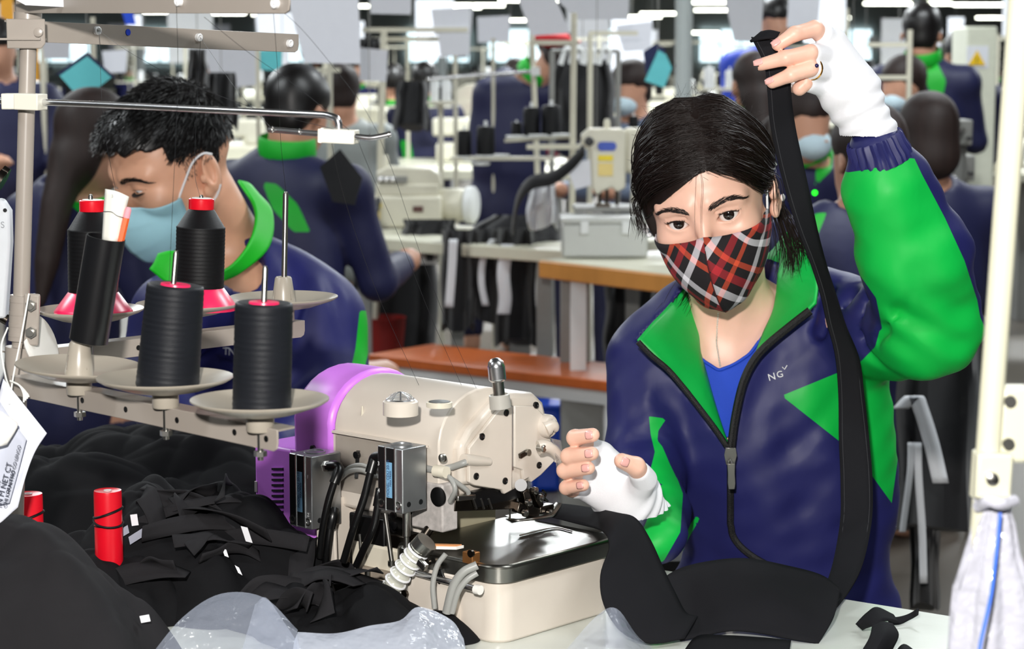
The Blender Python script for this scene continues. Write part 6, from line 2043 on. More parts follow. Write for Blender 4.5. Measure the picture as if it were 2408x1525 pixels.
# short hair: a cap, and strands that lie forward
def m_cap(P):
    q = HM.l(P)
    d = sd_ell(q, (0, .010, .042), (.0765, .0915, .0885)) + .0016 * waves(q, 150, 6)
    d = smin(d, sd_ell(q, (0, -.046, .046), (.070, .064, .068)), .02)
    dx = np.abs(q[:, 0])
    zl = .068 - .12 * dx + .004 * np.sin(q[:, 0] * 260)
    d = smax(d, -np.maximum(q[:, 2] - zl, q[:, 1] + .040), .003)
    d = smax(d, -np.maximum(q[:, 2] - (.030 + .0 * dx), np.maximum(q[:, 1] - .020, -.06 - q[:, 1])), .004)
    d = smax(d, -(np.maximum(q[:, 2] + .040, -1)), .004)
    d = smax(d, -sd_ell(np.abs(q) * np.array([1, 0, 0]) + q * np.array([0, 1, 1]), (.088, .012, -.010), (.020, .022, .036)), .003)
    return d
mcap = sdf_mesh(m_cap, (-.73, 3.14, 1.02), (-.33, 3.56, 1.40), .0026)
def onm(p, off):
    p = np.atleast_2d(p); C_ = np.array([0, .014, .042])
    u = p - C_; u = u / np.linalg.norm(u, axis=-1, keepdims=True)
    r = np.full((len(p), 1), .095)
    for _ in range(5):
        q = C_ + u * r
        d = smin(sd_ell(q, (0, .010, .042), (.0765, .0915, .0885)), sd_ell(q, (0, -.046, .046), (.070, .064, .068)), .02)
        r = r - (d[:, None] - np.asarray(off).reshape(-1, 1))
    return C_ + u * r
rs = np.random.RandomState(5)
ps = []
crown = np.array([0, .062, .112])
while len(ps) < 3600:
    d = unit(rs.normal(size=3))
    if d[2] < -.15: continue
    p0 = onm(np.array([0, .014, .042]) + d, 0.0)[0]
    low = p0[2] < .030
    if low and p0[1] < .030: continue
    if p0[2] < -.03 or (p0[1] < -.035 and p0[2] < .068): continue
    away = unit(p0 - crown + rs.normal(size=3) * .012) * np.array([1, 1, 1])
    fwd = unit(away * .8 + np.array([0, -.45, 0]))
    L = rs.uniform(.012, .026) * (.55 if low else 1.0) * (.85 if p0[1] < -.03 and p0[2] > .05 else 1)
    ss = np.linspace(0, 1, 6)
    pts = p0 + fwd * (L * ss)[:, None]
    lift = .0015 + .010 * ss * rs.uniform(.3, 1.0) * (.25 if low else 1)
    pts = onm(pts, lift)
    ps.append(HM.w(pts))
v, q = strands_mesh(np.array(ps), rs.uniform(.0005, .0009, len(ps)), 3)
mesh_from('hair', [mcap, (v, q)], HAIR_M, man)
# clipped sides above the ear
bz = []
for i in range(1500):
    x, z = rs.uniform(-.028, .055), rs.uniform(-.004, .050)
    o = HM.w((.14, x, z)); dr = HM.R @ np.array([-1.0, 0, 0])
    if z < .012 and -.0 < x < .035: continue
    if x < -.02 and z < .02: continue
    if rs.uniform() > (z + .012) / .05: continue
    h = bv_m.ray_cast(Vector(o), Vector(dr))
    if h[0] is None: continue
    p = np.array(h[0]); e = HM.R @ np.array([.3, -.3, -.8])
    bz.append([p, p + e * .0025 - dr * .0008, p + e * .005 - dr * .0012])
v, q = strands_mesh(np.array(bz), np.full(len(bz), .0004))
mesh_from('clipped_hair', [(v, q)], HAIR_M, man)
# ================================================================== the workshop behind
CREAM_F = mat('far_cream_enamel', (214, 210, 192), rough=.4, var=.05)
POLE_F = mat('far_pole_cream', (206, 202, 184), rough=.45, var=.04)
WHITE_F = mat('far_white', (226, 228, 228), rough=.6, var=.03)
DARK_F = mat('far_dark_metal', (42, 42, 44), rough=.5, var=.2, vscale=20)
GREY_F = mat('far_grey_metal', (136, 136, 132), rough=.5, var=.08)
PAPER_F = mat('hung_paper', (226, 228, 236), rough=.7, var=.03)
TEAL = mat('teal_cloth', (96, 190, 196), rough=.7, var=.05)
BLACK_F = mat('black_cloth_far', (14, 14, 18), rough=.85, var=.15, sheen=.2)
WHITE_C = mat('white_cloth_stripe', (220, 222, 226), rough=.8, var=.03)
NAVY_F = (23, 26, 66)

def bg_person(label, px, py, Y, yaw, hair='short', hairm=None, lean=(0, 0), standing=False, panels=None, body=NAVY_F, collar=True, width=1.0, mask=False, pitch=10, arms='down', gcol=(10, 170, 40), nm='person'):
    """a worker seen small behind: one body, with hair and jacket as children"""
    c = at(px, py, Y)
    H = Head(c, rot3(yaw, pitch, 0), .98)
    sh = c + V(lean[0], lean[1], -.185)
    hip = V(c[0] + lean[0] * 2.2, c[1] + lean[1] * 2.2, max(.50, c[2] - .70) if not standing else c[2] - .72)
    f = unit(H.R @ np.array([0, -1.0, 0]) * np.array([1, 1, 0])); r = np.array([-f[1], f[0], 0])
    w = .165 * width
    sl, sr = sh + r * w, sh - r * w
    def arm(s, sg):
        if arms == 'down':
            e = s + V(0, 0, -.24) + f * .08 + r * sg * .04
            return [s, e, e + f * .20 + V(0, 0, .02) - r * sg * .06]
        e = s + V(0, 0, -.14) + f * .20 + r * sg * .03
        return [s, e, e + f * .16 + V(0, 0, .16)]
    al, ar = arm(sl, 1), arm(sr, -1)
    def torso(P, g=0.0):
        ctr = (sh + hip) / 2
        R = np.stack([r, f, np.array([0, 0, 1.0])], 1)
        hh = (sh[2] - hip[2]) / 2
        d = sd_ell(P, ctr + V(0, 0, .02), (.165 * width + g, .115 + g, hh + .10 + g), R)
        d = smin(d, sd_cone(P, sl, sr, .062 + g, .062 + g), .06)
        d = smin(d, sd_ell(P, hip, (.16 * width + g, .125 + g, .14 + g), R), .05)
        for a in (al, ar):
            d = smin(d, sd_chain(P, a, [.058 + g, .050 + g, .040 + g], .02), .03)
        return d
    def legs(P, g=0.0):
        d = None
        for s in (-1, 1):
            if standing:
                e = sd_cone(P, hip + r * s * .08, V(*(hip + r * s * .09)[:2], .05), .085 + g, .05 + g)
                e = smin(e, sd_cone(P, V(*(hip + r * s * .09)[:2], .04), V(*(hip + r * s * .09 + f * .12)[:2], .035), .035, .03), .02)
            else:
                k = hip + r * s * .10 + f * .36 + V(0, 0, -.02)
                e = smin(sd_cone(P, hip + r * s * .08, k, .08 + g, .06 + g), sd_cone(P, k, V(k[0], k[1], .05), .055 + g, .045 + g), .02)
                e = smin(e, sd_cone(P, V(k[0], k[1], .04), V(*(k + f * .12)[:2], .035), .035, .03), .02)
            d = e if d is None else np.minimum(d, e)
        return d
    def skin(P):
        q = H.l(P)
        m = q.copy(); m[:, 0] = np.abs(m[:, 0])
        d = sd_ell(q, (0, .012, .035), (.073, .092, .083))
        d = smin(d, sd_ell(q, (0, -.028, -.034), (.060, .062, .082)), .03)
        d = smin(d, sd_cone(q, (0, -.088, .0), (0, -.106, -.034), .008, .010), .012)
        d = smax(d, -sd_ell(m, (.033, -.103, .0), (.018, .015, .012)), .012)
        d = smin(d, sd_ell(m, (.080, .016, -.010), (.008, .017, .030)), .006)
        d = smin(d, sd_cone(P, H.w((0, .03, -.06)), sh + V(0, 0, .04), .050, .056), .03)
        b = torso(P, -.014)
        for a in (al, ar):
            t = unit(a[2] - a[1])
            b = smin(b, sd_chain(P, [a[2], a[2] + t * .07, a[2] + t * .14], [.026, .036, .018]), .012)
        return np.minimum(np.minimum(d, b), legs(P, -.012))
    lo = np.minimum.reduce([c, hip, al[1], al[2], ar[1], ar[2]]) - .32; hi = np.maximum.reduce([c, hip, al[1], al[2], ar[1], ar[2]]) + .32
    lo = lo - np.abs(f) * .15; hi = hi + np.abs(f) * .15
    lo[2] = 0
    hs = .016 if Y < 7 else .022
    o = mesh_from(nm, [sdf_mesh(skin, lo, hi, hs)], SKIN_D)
    tag(o, label, 'person')
    cut = lambda P: np.maximum(torso(P) + .003 * waves(P, 45, 3), hip[2] - .10 - P[:, 2])
    def jac(P):
        return smax(cut(P), -sd_cone(P, sh + V(0, 0, .09), H.w((0, .02, -.08)), .062, .07), .01)
    jv_, jf_ = sdf_mesh(jac, lo, hi, hs * .8)
    attrs, pm = {}, mat('far_jacket_%d_%d_%d' % tuple(body), body, rough=.6, var=.08)
    if panels:
        attrs = {'green_panel': np.max([seam(jv_, p) for p in panels], axis=0)}
        pm = panel_mat('far_jacket_panels', body, [('green_panel', gcol)], rough=.6, bump=.2, bscale=30)
    j = mesh_from('jacket', [(jv_, jf_)], pm, o, attrs)
    mesh_from('trousers', [sdf_mesh(lambda P: np.maximum(legs(P), np.maximum(.08 - P[:, 2], P[:, 2] - hip[2] + .02)), lo, hi, hs * 1.2)], MATS['navy_trousers'], o)
    if collar:
        nb = sh + V(0, 0, .060) + (H.w((0, .03, -.06)) - sh) * .1
        ax_ = unit(H.w((0, .03, -.06)) - sh)
        MB().lathe([(.072, 0), (.076, .012), (.074, .050), (.070, .055), (.067, .010)], nb, ax_, 24, cap=False).build('collar', mat('far_collar_green_%d' % gcol[1], gcol, rough=.6), j)
    hm = hairm or HAIR_M
    def cap(P):
        q = H.l(P)
        d = sd_ell(q, (0, .016, .042), (.080, .100, .090)) + .002 * waves(q, 90, 3)
        d = smax(d, -np.maximum(q[:, 2] - .032, q[:, 1] + .040), .006)
        d = smax(d, -np.maximum(q[:, 2] - .015, q[:, 1] - .0), .006)
        if hair == 'short':
            d = smin(d, sd_ell(q, (0, .050, -.020), (.066, .050, .060)), .02)
            d = smax(d, -(q[:, 2] + .070), .006)
        else:
            d = smin(d, sd_ell(q, (0, .055, -.04), (.070, .050, .075)), .03)
            m = q.copy()
            if hair == 'long':
                d = smin(d, sd_chain(q, [(0, .07, -.05), (0, .095, -.16), (0, .105, -.30), (0, .11, -.40)], [.048, .038, .030, .012]), .03)
            elif hair == 'tail':
                d = smin(d, sd_chain(q, [(0, .10, .0), (0, .145, -.05), (0, .14, -.16), (0, .125, -.26)], [.026, .030, .028, .008]), .015)
        return d * H.k
    mesh_from('hair', [sdf_mesh(cap, c - V(.25, .25, .48), c + V(.25, .25, .16), .010)], hm, o)
    if mask:
        def mk_(P):
            q = H.l(P)
            d = sd_ell(q, (0, -.046, -.050), (.057, .066, .050))
            return np.maximum(d, q[:, 1] + .03) * H.k
        mesh_from('face_mask', [sdf_mesh(mk_, c - .2, c + .2, .008)], mat('far_mask', (190, 212, 222), rough=.8), o)
    return o

bg_person('worker with long brown hair and navy and green jacket behind the bent man', 226, 335, 5.0, 140, 'long', HAIR_B, (-.06, .02), panels=[[(148, 374), (200, 395), (262, 480), (300, 560), (230, 540), (165, 480)]], collar=False)
bg_person('black haired worker seen from behind with green collar left of the centre', 702, 268, 5.5, 150, 'short', HAIR_M, (-.03, -.02), panels=[[(616, 428), (650, 432), (700, 480), (730, 545), (690, 545), (640, 490)]], pitch=18, width=1.12)
bg_person('worker with brown ponytail and green collar right behind the black strip', 1888, 290, 6.2, 35, 'tail', HAIR_B, (.03, .05), mask=True, panels=[[(1930, 300), (1965, 310), (1955, 400), (1915, 440)]])
bg_person('worker in navy jacket bent forward behind the raised green sleeve', 2040, 380, 4.6, 200, 'long', HAIR_B, (-.03, -.02), panels=[[(1880, 560), (1920, 500), (1945, 500), (1915, 570), (1900, 640)]], collar=False, width=1.05)
bg_person('worker with smooth brown hair and hair band beyond the raised sleeve', 2180, 330, 5.6, 190, 'bun', HAIR_B, (0, 0), collar=False)
bg_person('standing man in navy jacket with green back stripe at the upper right', 2168, 82, 8.6, 165, 'short', HAIR_M, (.01, .0), standing=True, panels=[[(2158, 130), (2200, 140), (2225, 190), (2215, 235), (2190, 225), (2170, 170)]])
bg_person('worker in navy leaning over a machine under the rail at the upper right', 2122, 205, 8.4, -60, 'short', HAIR_B, (-.08, .04), mask=True)
bg_person('standing man in blue shirt behind the raised hand', 1822, 55, 9.6, 10, 'short', HAIR_M, (-.02, 0), standing=True, body=(24, 60, 180), collar=False)
bg_person('seated worker with pale mask near the grey column', 1482, 212, 8.8, -40, 'short', HAIR_B, (.02, .02), mask=True, body=(96, 108, 130), collar=False)
bg_person('worker in navy bending over under the hanging black garments', 1305, 122, 9.6, 190, 'bun', HAIR_B, (-.13, .0), standing=True, collar=True, width=1.05, pitch=30)
bg_person('worker in grey top far behind the chrome rod block', 805, 222, 9.0, 180, 'short', HAIR_B, (.0, 0), body=(150, 156, 154), collar=False)
bg_person('worker with brown hair seen behind the black strip near the hand', 1772, 205, 7.6, 190, 'long', HAIR_B, (0, 0))
bg_person('dark haired worker beside the cream cabinet at the upper right', 2262, 135, 9.4, 200, 'short', HAIR_M, (0, 0), collar=False, standing=True)
bg_person('worker in navy at the upper left behind the stand pole', -10, 120, 8.0, 30, 'short', HAIR_M, (.02, 0), collar=False)
bg_person('small worker in navy and green in the middle distance', 1000, 195, 12.5, 180, 'short', HAIR_M, (0, 0), panels=[[(940, 330), (965, 330), (975, 390), (950, 380)]])
bg_person('small seated worker between the black cones and the rail', 1215, 185, 13.0, 160, 'short', HAIR_B, (0, 0), body=(150, 50, 70), collar=False)

# ---- furniture
def bg_table(label, p0, p1, depth, z, top, thick=.04, legm=None, group=None, nm='sewing_table', legs=True, frame=None):
    """front edge p0-p1 on the level z, running back by depth"""
    d = unit((p1 - p0) * np.array([1, 1, 0])); n = np.array([-d[1], d[0], 0])
    L = np.linalg.norm((p1 - p0)[:2])
    t = thing(nm, label, 'bench' if 'bench' in nm else 'table', (*(p0 + (p1 - p0) / 2)[:2], 0), group=group)
    MB().prism([(0, 0), (L, 0), (L, depth), (0, depth)], V(p0[0], p0[1], z - thick), d, n, (0, 0, thick)).build('top', top, t, bevel=.004)
    if frame:
        for w in (.03, depth - .03):
            MB().beam(V(p0[0], p0[1], z - thick - .02) + d * .04 + n * w, V(p0[0], p0[1], z - thick - .02) + d * (L - .04) + n * w, .03, .04).build('frame_rail', frame, t)
    if legs:
        for u in (.12, L - .12):
            for w in (.05, depth - .05):
                q = p0 + d * u + n * w
                MB().beam((q[0], q[1], 0), (q[0], q[1], z - thick), .045, .045).build('leg', legm or GREY_F, t)
    return t
OAK = mat('varnished_board', (204, 140, 70), rough=.4, var=.15, vscale=6, stretch=(1, 6, 1))
ORANGE = mat('orange_board', (190, 96, 44), rough=.35, var=.2, vscale=5, stretch=(1, 8, 1), coat=.2)
CREAMTOP = mat('pale_laminate', (208, 206, 186), rough=.35, var=.05)
b0, b1_ = onz(866, 832, .45), onz(1500, 905, .45)
bg_table('orange wooden bench with white steel frame behind the machine', b0, b1_, .30, .45, ORANGE, .03, WHITE_F, nm='bench', frame=WHITE_F)
w0, w1 = onz(1266, 612, .76), onz(1680, 660, .76)
wt = bg_table('wooden edged work table with a plastic box left of the woman', w0, w1, .55, .76, OAK, .05, WHITE_F)
MB().prism([(0, .008), (np.linalg.norm((w1 - w0)[:2]) - .02, .008), (np.linalg.norm((w1 - w0)[:2]) - .02, .53), (.01, .53)], V(w0[0], w0[1], .76), unit((w1 - w0) * np.array([1, 1, 0])), np.array([-unit((w1 - w0))[1], unit((w1 - w0))[0], 0]), (0, 0, .003)).build('laminate', CREAMTOP, wt)
m0, m1 = onz(770, 552, .75), onz(1330, 590, .75)
bg_table('cream topped sewing table carrying the far overlock machine', m0, m1, .6, .75, CREAMTOP, .04, GREY_F)
bg_table('sewing table in the second row behind the far overlock', onz(880, 398, .76), onz(1330, 402, .76), .5, .76, CREAMTOP, .05, GREY_F)
# grey steel posts under the wooden table
for x, y0, y1, Y, wd, lb in ((1352, 650, 845, 6.25, .085, 'grey steel post under the wooden edged table'), (1368, 905, 1042, 6.0, .120, 'pale steel post under the orange bench'), (1222, 720, 880, 6.9, .07, 'grey post behind the hanging striped trousers')):
    a, b = at(x, y0, Y), at(x, y1, Y)
    tag(MB().beam((a[0], a[1], 0), (a[0], a[1], a[2]), wd, .05, (0, 1, 0)).build('steel_post', GREY_F, bevel=.003), lb, 'post')
# clear storage box
bx = thing('storage_box', 'pale plastic storage box with lid on the wooden edged table', 'box', onz(1420, 600, .765))
q = at(1420, 600, 6.25)
BOXM = mat('frosted_plastic', (206, 208, 204), rough=.3, var=.03, trans=.15)
MB().box((q[0] - .125, q[1] - .08, .765), (q[0] + .125, q[1] + .10, .865)).build('box', BOXM, bx, bevel=.008)
MB().box((q[0] - .130, q[1] - .085, .865), (q[0] + .130, q[1] + .105, .882)).build('lid', BOXM, bx, bevel=.004)
for s in (-.06, .06):
    MB().box((q[0] + s - .012, q[1] - .088, .835), (q[0] + s + .012, q[1] - .080, .872)).build('latch', WHITE_F, bx, bevel=.002)
# control box with red button under the far table
q = at(998, 605, 7.35)
cb2 = thing('switch_box', 'small grey switch box with red button under the far table edge', 'switch', (q[0], q[1], q[2] - .03))
MB().box((q[0] - .048, q[1], q[2] - .024), (q[0] + .048, q[1] + .05, q[2] + .024)).build('case', WHITE_F, cb2, bevel=.003)
MB().lathe([(.012, 0), (.012, .012), (.008, .015)], at(980, 605, 7.34), (0, -1, 0), 16).build('red_button', RED, cb2)
MB().box((q[0] + .005, q[1] - .003, q[2] - .014), (q[0] + .032, q[1], q[2] + .012)).build('dark_panel', DARK_F, cb2)

# ---- far overlock with big motor
def far_overlock(label, px, py, Y, k=1.0, flip=1, tags=True):
    o = onz(px, py, .782) if Y is None else at(px, py, Y)
    if Y is None:
        bg_table('pale table under the ' + ' '.join(label.split()[:9]), onz(px, py, .78) + V(-.55, -.2, 0), onz(px, py, .78) + V(.55, -.2, 0), .5, .78, CREAMTOP, .04, GREY_F)
    t = thing('overlock_machine', label, 'sewing machine', o)
    P_ = lambda x, y, z: o + V(x * k * flip, y * k, z * k)
    def bx_(lo, hi, nm, m_, bv=.004):
        a, b = P_(*lo), P_(*hi)
        return MB().box(np.minimum(a, b), np.maximum(a, b)).build(nm, m_, t, bevel=bv)
    bx_((-.19, -.06, 0), (.06, .12, .11), 'base', CREAM_F, .01)
    bx_((-.17, -.04, .11), (.05, .11, .15), 'body', CREAM_F, .006)
    MB().prism([(-.16, .14), (-.17, .19), (-.13, .21), (.02, .205), (.05, .185), (.06, .14)], P_(0, -.03, 0), V(k * flip, 0, 0), V(0, 0, k), V(0, .12 * k, 0)).build('arm', CREAM_F, t, bevel=.006)
    bx_((-.165, -.045, .155), (-.06, -.030, .178), 'thread_tension_bar', GREY_F, .002)
    for i in range(3):
        MB().lathe([(.008 * k, 0), (.009 * k, .012 * k), (.004 * k, .018 * k)], P_(-.155 + i * .022, -.045, .168), (0, -1, 0), 12).build('tension_knob', CHROME, t)
    MB().lathe([(.055 * k, 0), (.058 * k, .01 * k), (.058 * k, .085 * k), (.05 * k, .095 * k)], P_(.05, .03, .075), V(flip, -.25, 0), 28).build('motor', CREAM_F, t, bevel=.003)
    MB().lathe([(.040 * k, .105 * k), (.064 * k, .100 * k), (.066 * k, .125 * k), (.052 * k, .135 * k), (.02 * k, .136 * k)], P_(.05, .03, .075), V(flip, -.25, 0), 28).build('handwheel', WHITE_F, t)
    bx_((-.185, -.066, .07), (-.150, -.060, .085), 'yellow_sticker', mat('yellow_label', (236, 210, 40), rough=.5), 0)
    bx_((-.185, -.066, .03), (-.155, -.060, .062), 'yellow_sticker', mat('pale_yellow_label', (230, 206, 130), rough=.5), 0)
    bx_((-.040, -.066, .055), (-.005, -.060, .075), 'name_plate', mat('maroon_label', (90, 56, 50), rough=.5), 0)
    MB().lathe([(.012 * k, 0), (.012 * k, .03 * k), (.006 * k, .05 * k)], P_(-.14, .04, .20), (0, 0, 1), 12).build('oil_cup', CREAM_F, t)
    MB().cyl(P_(-.16, -.05, .10), P_(-.17, -.08, .06), .012 * k, n=12).build('needle_bar', DARK_F, t)
    bx_((-.23, -.10, .0), (-.16, .0, .045), 'cloth_plate', GREY_F, .004)
    return t
far_overlock('cream overlock machine with round motor in the middle distance', 1000, 532, 7.45, 1.0)
far_overlock('cream overlock machine with red lettering at the right edge', 2330, 404, None, 1.1)
far_overlock('small cream overlock machine behind the grey column', 1690, 224, None, 1.5)
far_overlock('small cream overlock machine between the hanging garments and black cones', 1110, 345, None, 1.9, -1)
far_overlock('cream overlock machine in the second row beside the worker in grey', 850, 305, None, 1.3, -1)
far_overlock('cream machine top at the left edge beyond the stand pole', 40, 288, None, 1.6, -1)
far_overlock('distant cream machine below the standing man in navy', 2070, 268, None, 1.1)
# ---- lockstitch head facing us
def lockstitch(label, px, py, Y):
    o = at(px, py, Y)
    t = thing('lockstitch_machine', label, 'sewing machine', o)
    P_ = lambda x, y, z: o + V(x, y, z)
    MB().prism([(-.045, .06), (-.050, .17), (-.075, .185), (-.078, .215), (-.055, .235), (.045, .235), (.055, .225), (.055, .06), (.03, .045), (.015, .06), (-.012, .05), (-.03, .035)], P_(0, 0, 0), (1, 0, 0), (0, 0, 1), (0, .10, 0)).build('head', CREAM_F, t, bevel=.006)
    MB().box(P_(.05, .02, .10), P_(.36, .12, .235)).build('arm', CREAM_F, t, bevel=.015)
    MB().box(P_(.26, .02, 0), P_(.38, .14, .24)).build('column', CREAM_F, t, bevel=.015)
    MB().box(P_(-.10, -.03, -.012), P_(.40, .15, .002)).build('bed', GREY_F, t, bevel=.003)
    MB().lathe([(.014, 0), (.014, .02), (.010, .025)], P_(-.055, -.001, .198), (0, -1, 0), 16).build('black_knob', DARK_F, t)
    MB().prism(rrect(-.030, .170, .026, .196, .012), P_(0, -.001, 0), (1, 0, 0), (0, 0, 1), (0, -.003, 0)).build('blue_badge', mat('blue_badge', (50, 80, 180), rough=.4), t)
    MB().box(P_(-.028, -.003, .140), P_(.016, .001, .156)).build('yellow_sticker', MATS['yellow_label'], t)
    MB().box(P_(-.028, -.003, .095), P_(.016, .001, .133)).build('yellow_sticker', MATS['pale_yellow_label'], t)
    MB().lathe([(.010, 0), (.010, .018), (.006, .028)], P_(.0, .05, .235), (0, 0, 1), 14).build('pressure_knob', CREAM_F, t)
    for x, zb in ((-.022, .0), (.0, .01), (.030, .005)):
        MB().cyl(P_(x, .03, .06), P_(x, .03, zb), .0055, n=10).build('needle_bar', DARKM, t)
    MB().box(P_(-.035, .0, .0), P_(.01, .05, .012)).build('presser_foot', DARKM, t)
    return t
lockstitch('cream lockstitch machine with blue badge and yellow stickers on the wooden table', 1428, 488, 6.35)

# ---- thread stands of the other machines
def far_stand(label, px, ytop, ybot, Y, rails=(), r=.008, spools=(), lean=0, group='cream thread stand poles behind'):
    a, b = at(px + lean, ytop, Y), at(px, ybot, Y)
    b = V(b[0], b[1], 0) if lean == 0 else b + (b - a) * (b[2] / (a[2] - b[2]))
    t = thing('thread_stand', label, 'thread stand', b, group=group)
    MB().cyl(b, a, r, n=12).build('pole', POLE_F, t)
    for (y, x0, x1, dY) in rails:
        MB().beam(at(x0, y, Y + dY), at(x1, y, Y), .012, .016).build('rail', POLE_F, t)
    return t
far_stand('tall cream stand pole crossing in front of the hanging garments', 1345, 30, 505, 7.0, ((345, 1240, 1380, -.1), (100, 1250, 1360, .0)), .0100, lean=5)
far_stand('cream stand pole with bright cross rod left of the tall one', 1258, 60, 260, 7.6, (), .0095, lean=-8)
far_stand('cream stand pole with top rail right of the tall one', 1388, 80, 320, 7.8, ((78, 1385, 1500, 0),), .0100, lean=0)
far_stand('grey stand pole with two rails behind the big hung paper', 893, 70, 420, 7.6, ((70, 852, 1100, .0), (92, 900, 1040, .1)), .0115, lean=10)
far_stand('cream stand pole behind the overlock machine', 1072, 110, 330, 8.8, (), .009, lean=-2)
far_stand('thin cream stand pole left of the white cones', 1160, 90, 260, 9.5, (), .008)
far_stand('cream stand pole with cross rail beside the standing man', 2140, 70, 270, 8.0, ((182, 2050, 2142, 0), (105, 2040, 2142, .0)), .0105)
far_stand('cream stand pole at the left behind the teal cloth', 218, 40, 260, 6.0, (), .0075)
far_stand('pale stand pole left of the dark haired worker', 606, 110, 330, 7.6, (), .008)
far_stand('pale stand pole left of the white frame', 100, 110, 270, 8.0, (), .010)
far_stand('thin pole rising beside the raised hand', 1990, 20, 200, 12.0, (), .016)
far_stand('pale stand pole between hung paper and worker in grey', 775, 150, 330, 8.4, ((165, 690, 800, 0),), .011)
rd_ = thing('guide_rod', 'bright polished guide rod across the middle distance', 'rod', at(1130, 175, 7.5))
MB().tube([at(1004, 186, 7.5), at(1130, 176, 7.55), at(1262, 168, 7.6)], .0075, 10).build('rod', CHROME, rd_)
MB().beam(at(1248, 168, 7.6), at(1270, 167, 7.6), .03, .03).build('rod_clamp', WHITE_F, rd_)
# spools
def far_spool(px, ybot, ytop, Y, w, m_, label, grp):
    a, b = at(px, ybot, Y), at(px, ytop, Y)
    r = w * Y / FPX / 2; L = np.linalg.norm(b - a)
    t = thing('thread_spool', label, 'spool', a, group=grp)
    MB().lathe([(r, 0), (r * .97, L * .9), (r * .8, L), (r * .3, L)], a, b - a, 18).build('winding', m_, t)
    MB().lathe([(r * 1.15, -.006), (r * 1.15, 0)], a, (0, 0, 1), 18).build('base', WHITE_F, t)
    MB().cyl(b, b + V(0, 0, L * .18), r * .18, n=8).build('tip', WHITE_F, t)
for a in ((1142, 364, 296, 7.25, 44, 'black thread cone in front of the white machine body'), (1092, 366, 306, 7.25, 34, 'black thread cone half hidden left of the middle one'),
          (1250, 320, 252, 7.32, 40, 'black thread cone standing on the cream rail left of the pole'), (1296, 318, 248, 7.32, 46, 'dark thread cone just left of the tall pole'),
          (1490, 310, 272, 8.0, 24, 'small black cone beside the hair of the woman'), (1215, 322, 288, 7.34, 26, 'low black cone between the two large ones')):
    far_spool(*a[:5], THREAD_K, a[5], 'black cones behind')
for a in ((1022, 236, 186, 8.0, 20, 'white thread cone left of a pair under the bright rod'), (1050, 238, 188, 8.0, 22, 'white thread cone right of a pair under the bright rod'),
          (1668, 205, 158, 9.0, 26, 'white thread cone left of a pair behind the grey column'), (1716, 210, 165, 9.0, 22, 'white thread cone right of a pair behind the grey column')):
    far_spool(*a[:5], WHITE_F, a[5], 'white cones behind')
shf = thing('spool_rail', 'cream spool rail carrying black cones across the middle', 'rail', at(1290, 345, 7.3))
MB().beam(at(1190, 330, 7.35), at(1345, 320, 7.3), .05, .012).build('rail', POLE_F, shf)
MB().beam(at(1060, 372, 7.25), at(1300, 372, 7.25), .05, .012).build('rail', POLE_F, shf)
for x, y in ((1212, 324), (1265, 322), (1320, 320), (1105, 378), (1130, 388), (1176, 368)):
    MB().lathe([(.03, 0), (.034, .008)], at(x, y, 7.25), (0, 0, 1), 16).build('saucer', WHITE_F, shf)

for x0, x1, y, Y_, lb in ((1005, 1068, 240, 8.0, 'short cream rail under the pair of white cones below the bright rod'), (1650, 1735, 209, 9.0, 'short cream rail under the pair of white cones behind the grey column'), (1476, 1504, 312, 8.0, 'small cream rail under the cone beside the hair of the woman')):
    t = thing('spool_rail', lb, 'rail', V(*at((x0 + x1) / 2, y, Y_)[:2], 0))
    c_ = at((x0 + x1) / 2, y, Y_)
    MB().beam(at(x0, y + 1, Y_), at(x1, y + 1, Y_), .05, .012).build('rail', POLE_F, t)
    MB().cyl(V(c_[0], c_[1], 0), c_, .010, n=8).build('post', POLE_F, t)
# ---- papers pinned to the stands
def paper(poly, Y, label, m_=None, cat='paper', nm='hung_paper'):
    c_ = np.mean(poly, axis=0)
    P = [at(x, y, Y) for x, y in poly]
    o = MB()
    n = len(P)
    vs = P + [p + V(0, .002, 0) for p in P]
    o.add(vs, [tuple(range(n)), tuple(reversed(range(n, 2 * n)))] + [(i, n + i, n + (i + 1) % n, (i + 1) % n) for i in range(n)])
    ob = o.build(nm, m_ or PAPER_F, smooth=False)
    tag(ob, label, cat, 'papers hung on the stands')
    if Y > 5.3:
        tp = max(P, key=lambda p: p[2])
        MB().cyl(tp - V(0, -.001, .01), V(tp[0], tp[1] + .001, 3.6), .0012, n=5).build('hanging_string', GREY_F, ob)
    return o
paper([(672, -20), (842, -20), (848, 150), (716, 148)], 5.6, 'largest hung white sheet right of the guide arms')
paper([(846, 112), (912, 118), (908, 192), (846, 190)], 7.4, 'small white sheet right below the largest sheet')
paper([(868, -20), (968, -20), (966, 34), (872, 32)], 6.5, 'white sheet cut by the top edge with blue tint')
paper([(1014, 22), (1112, 16), (1108, 78), (1022, 82)], 7.6, 'white sheet in front of the grey rails, upper of two')
paper([(1030, 80), (1106, 78), (1104, 130), (1036, 132)], 7.5, 'white sheet in front of the grey rails, lower of two')
paper([(1122, 40), (1200, 36), (1198, 98), (1124, 100)], 9.5, 'white sheet between the rails and the tilted sheet')
paper([(1212, -20), (1300, -20), (1342, 78), (1250, 84)], 6.8, 'tilted white sheet left of the tall pole')
paper([(1290, -20), (1480, -20), (1478, 46), (1356, 46)], 7.2, 'wide white sheet behind the top of the tall pole')
paper([(1448, 60), (1534, 50), (1530, 118), (1466, 122)], 8.6, 'white board sheet right of the top rail')
paper([(1700, -20), (1796, -20), (1790, 100), (1726, 96)], 7.0, 'hung white sheet left of the raised hand')
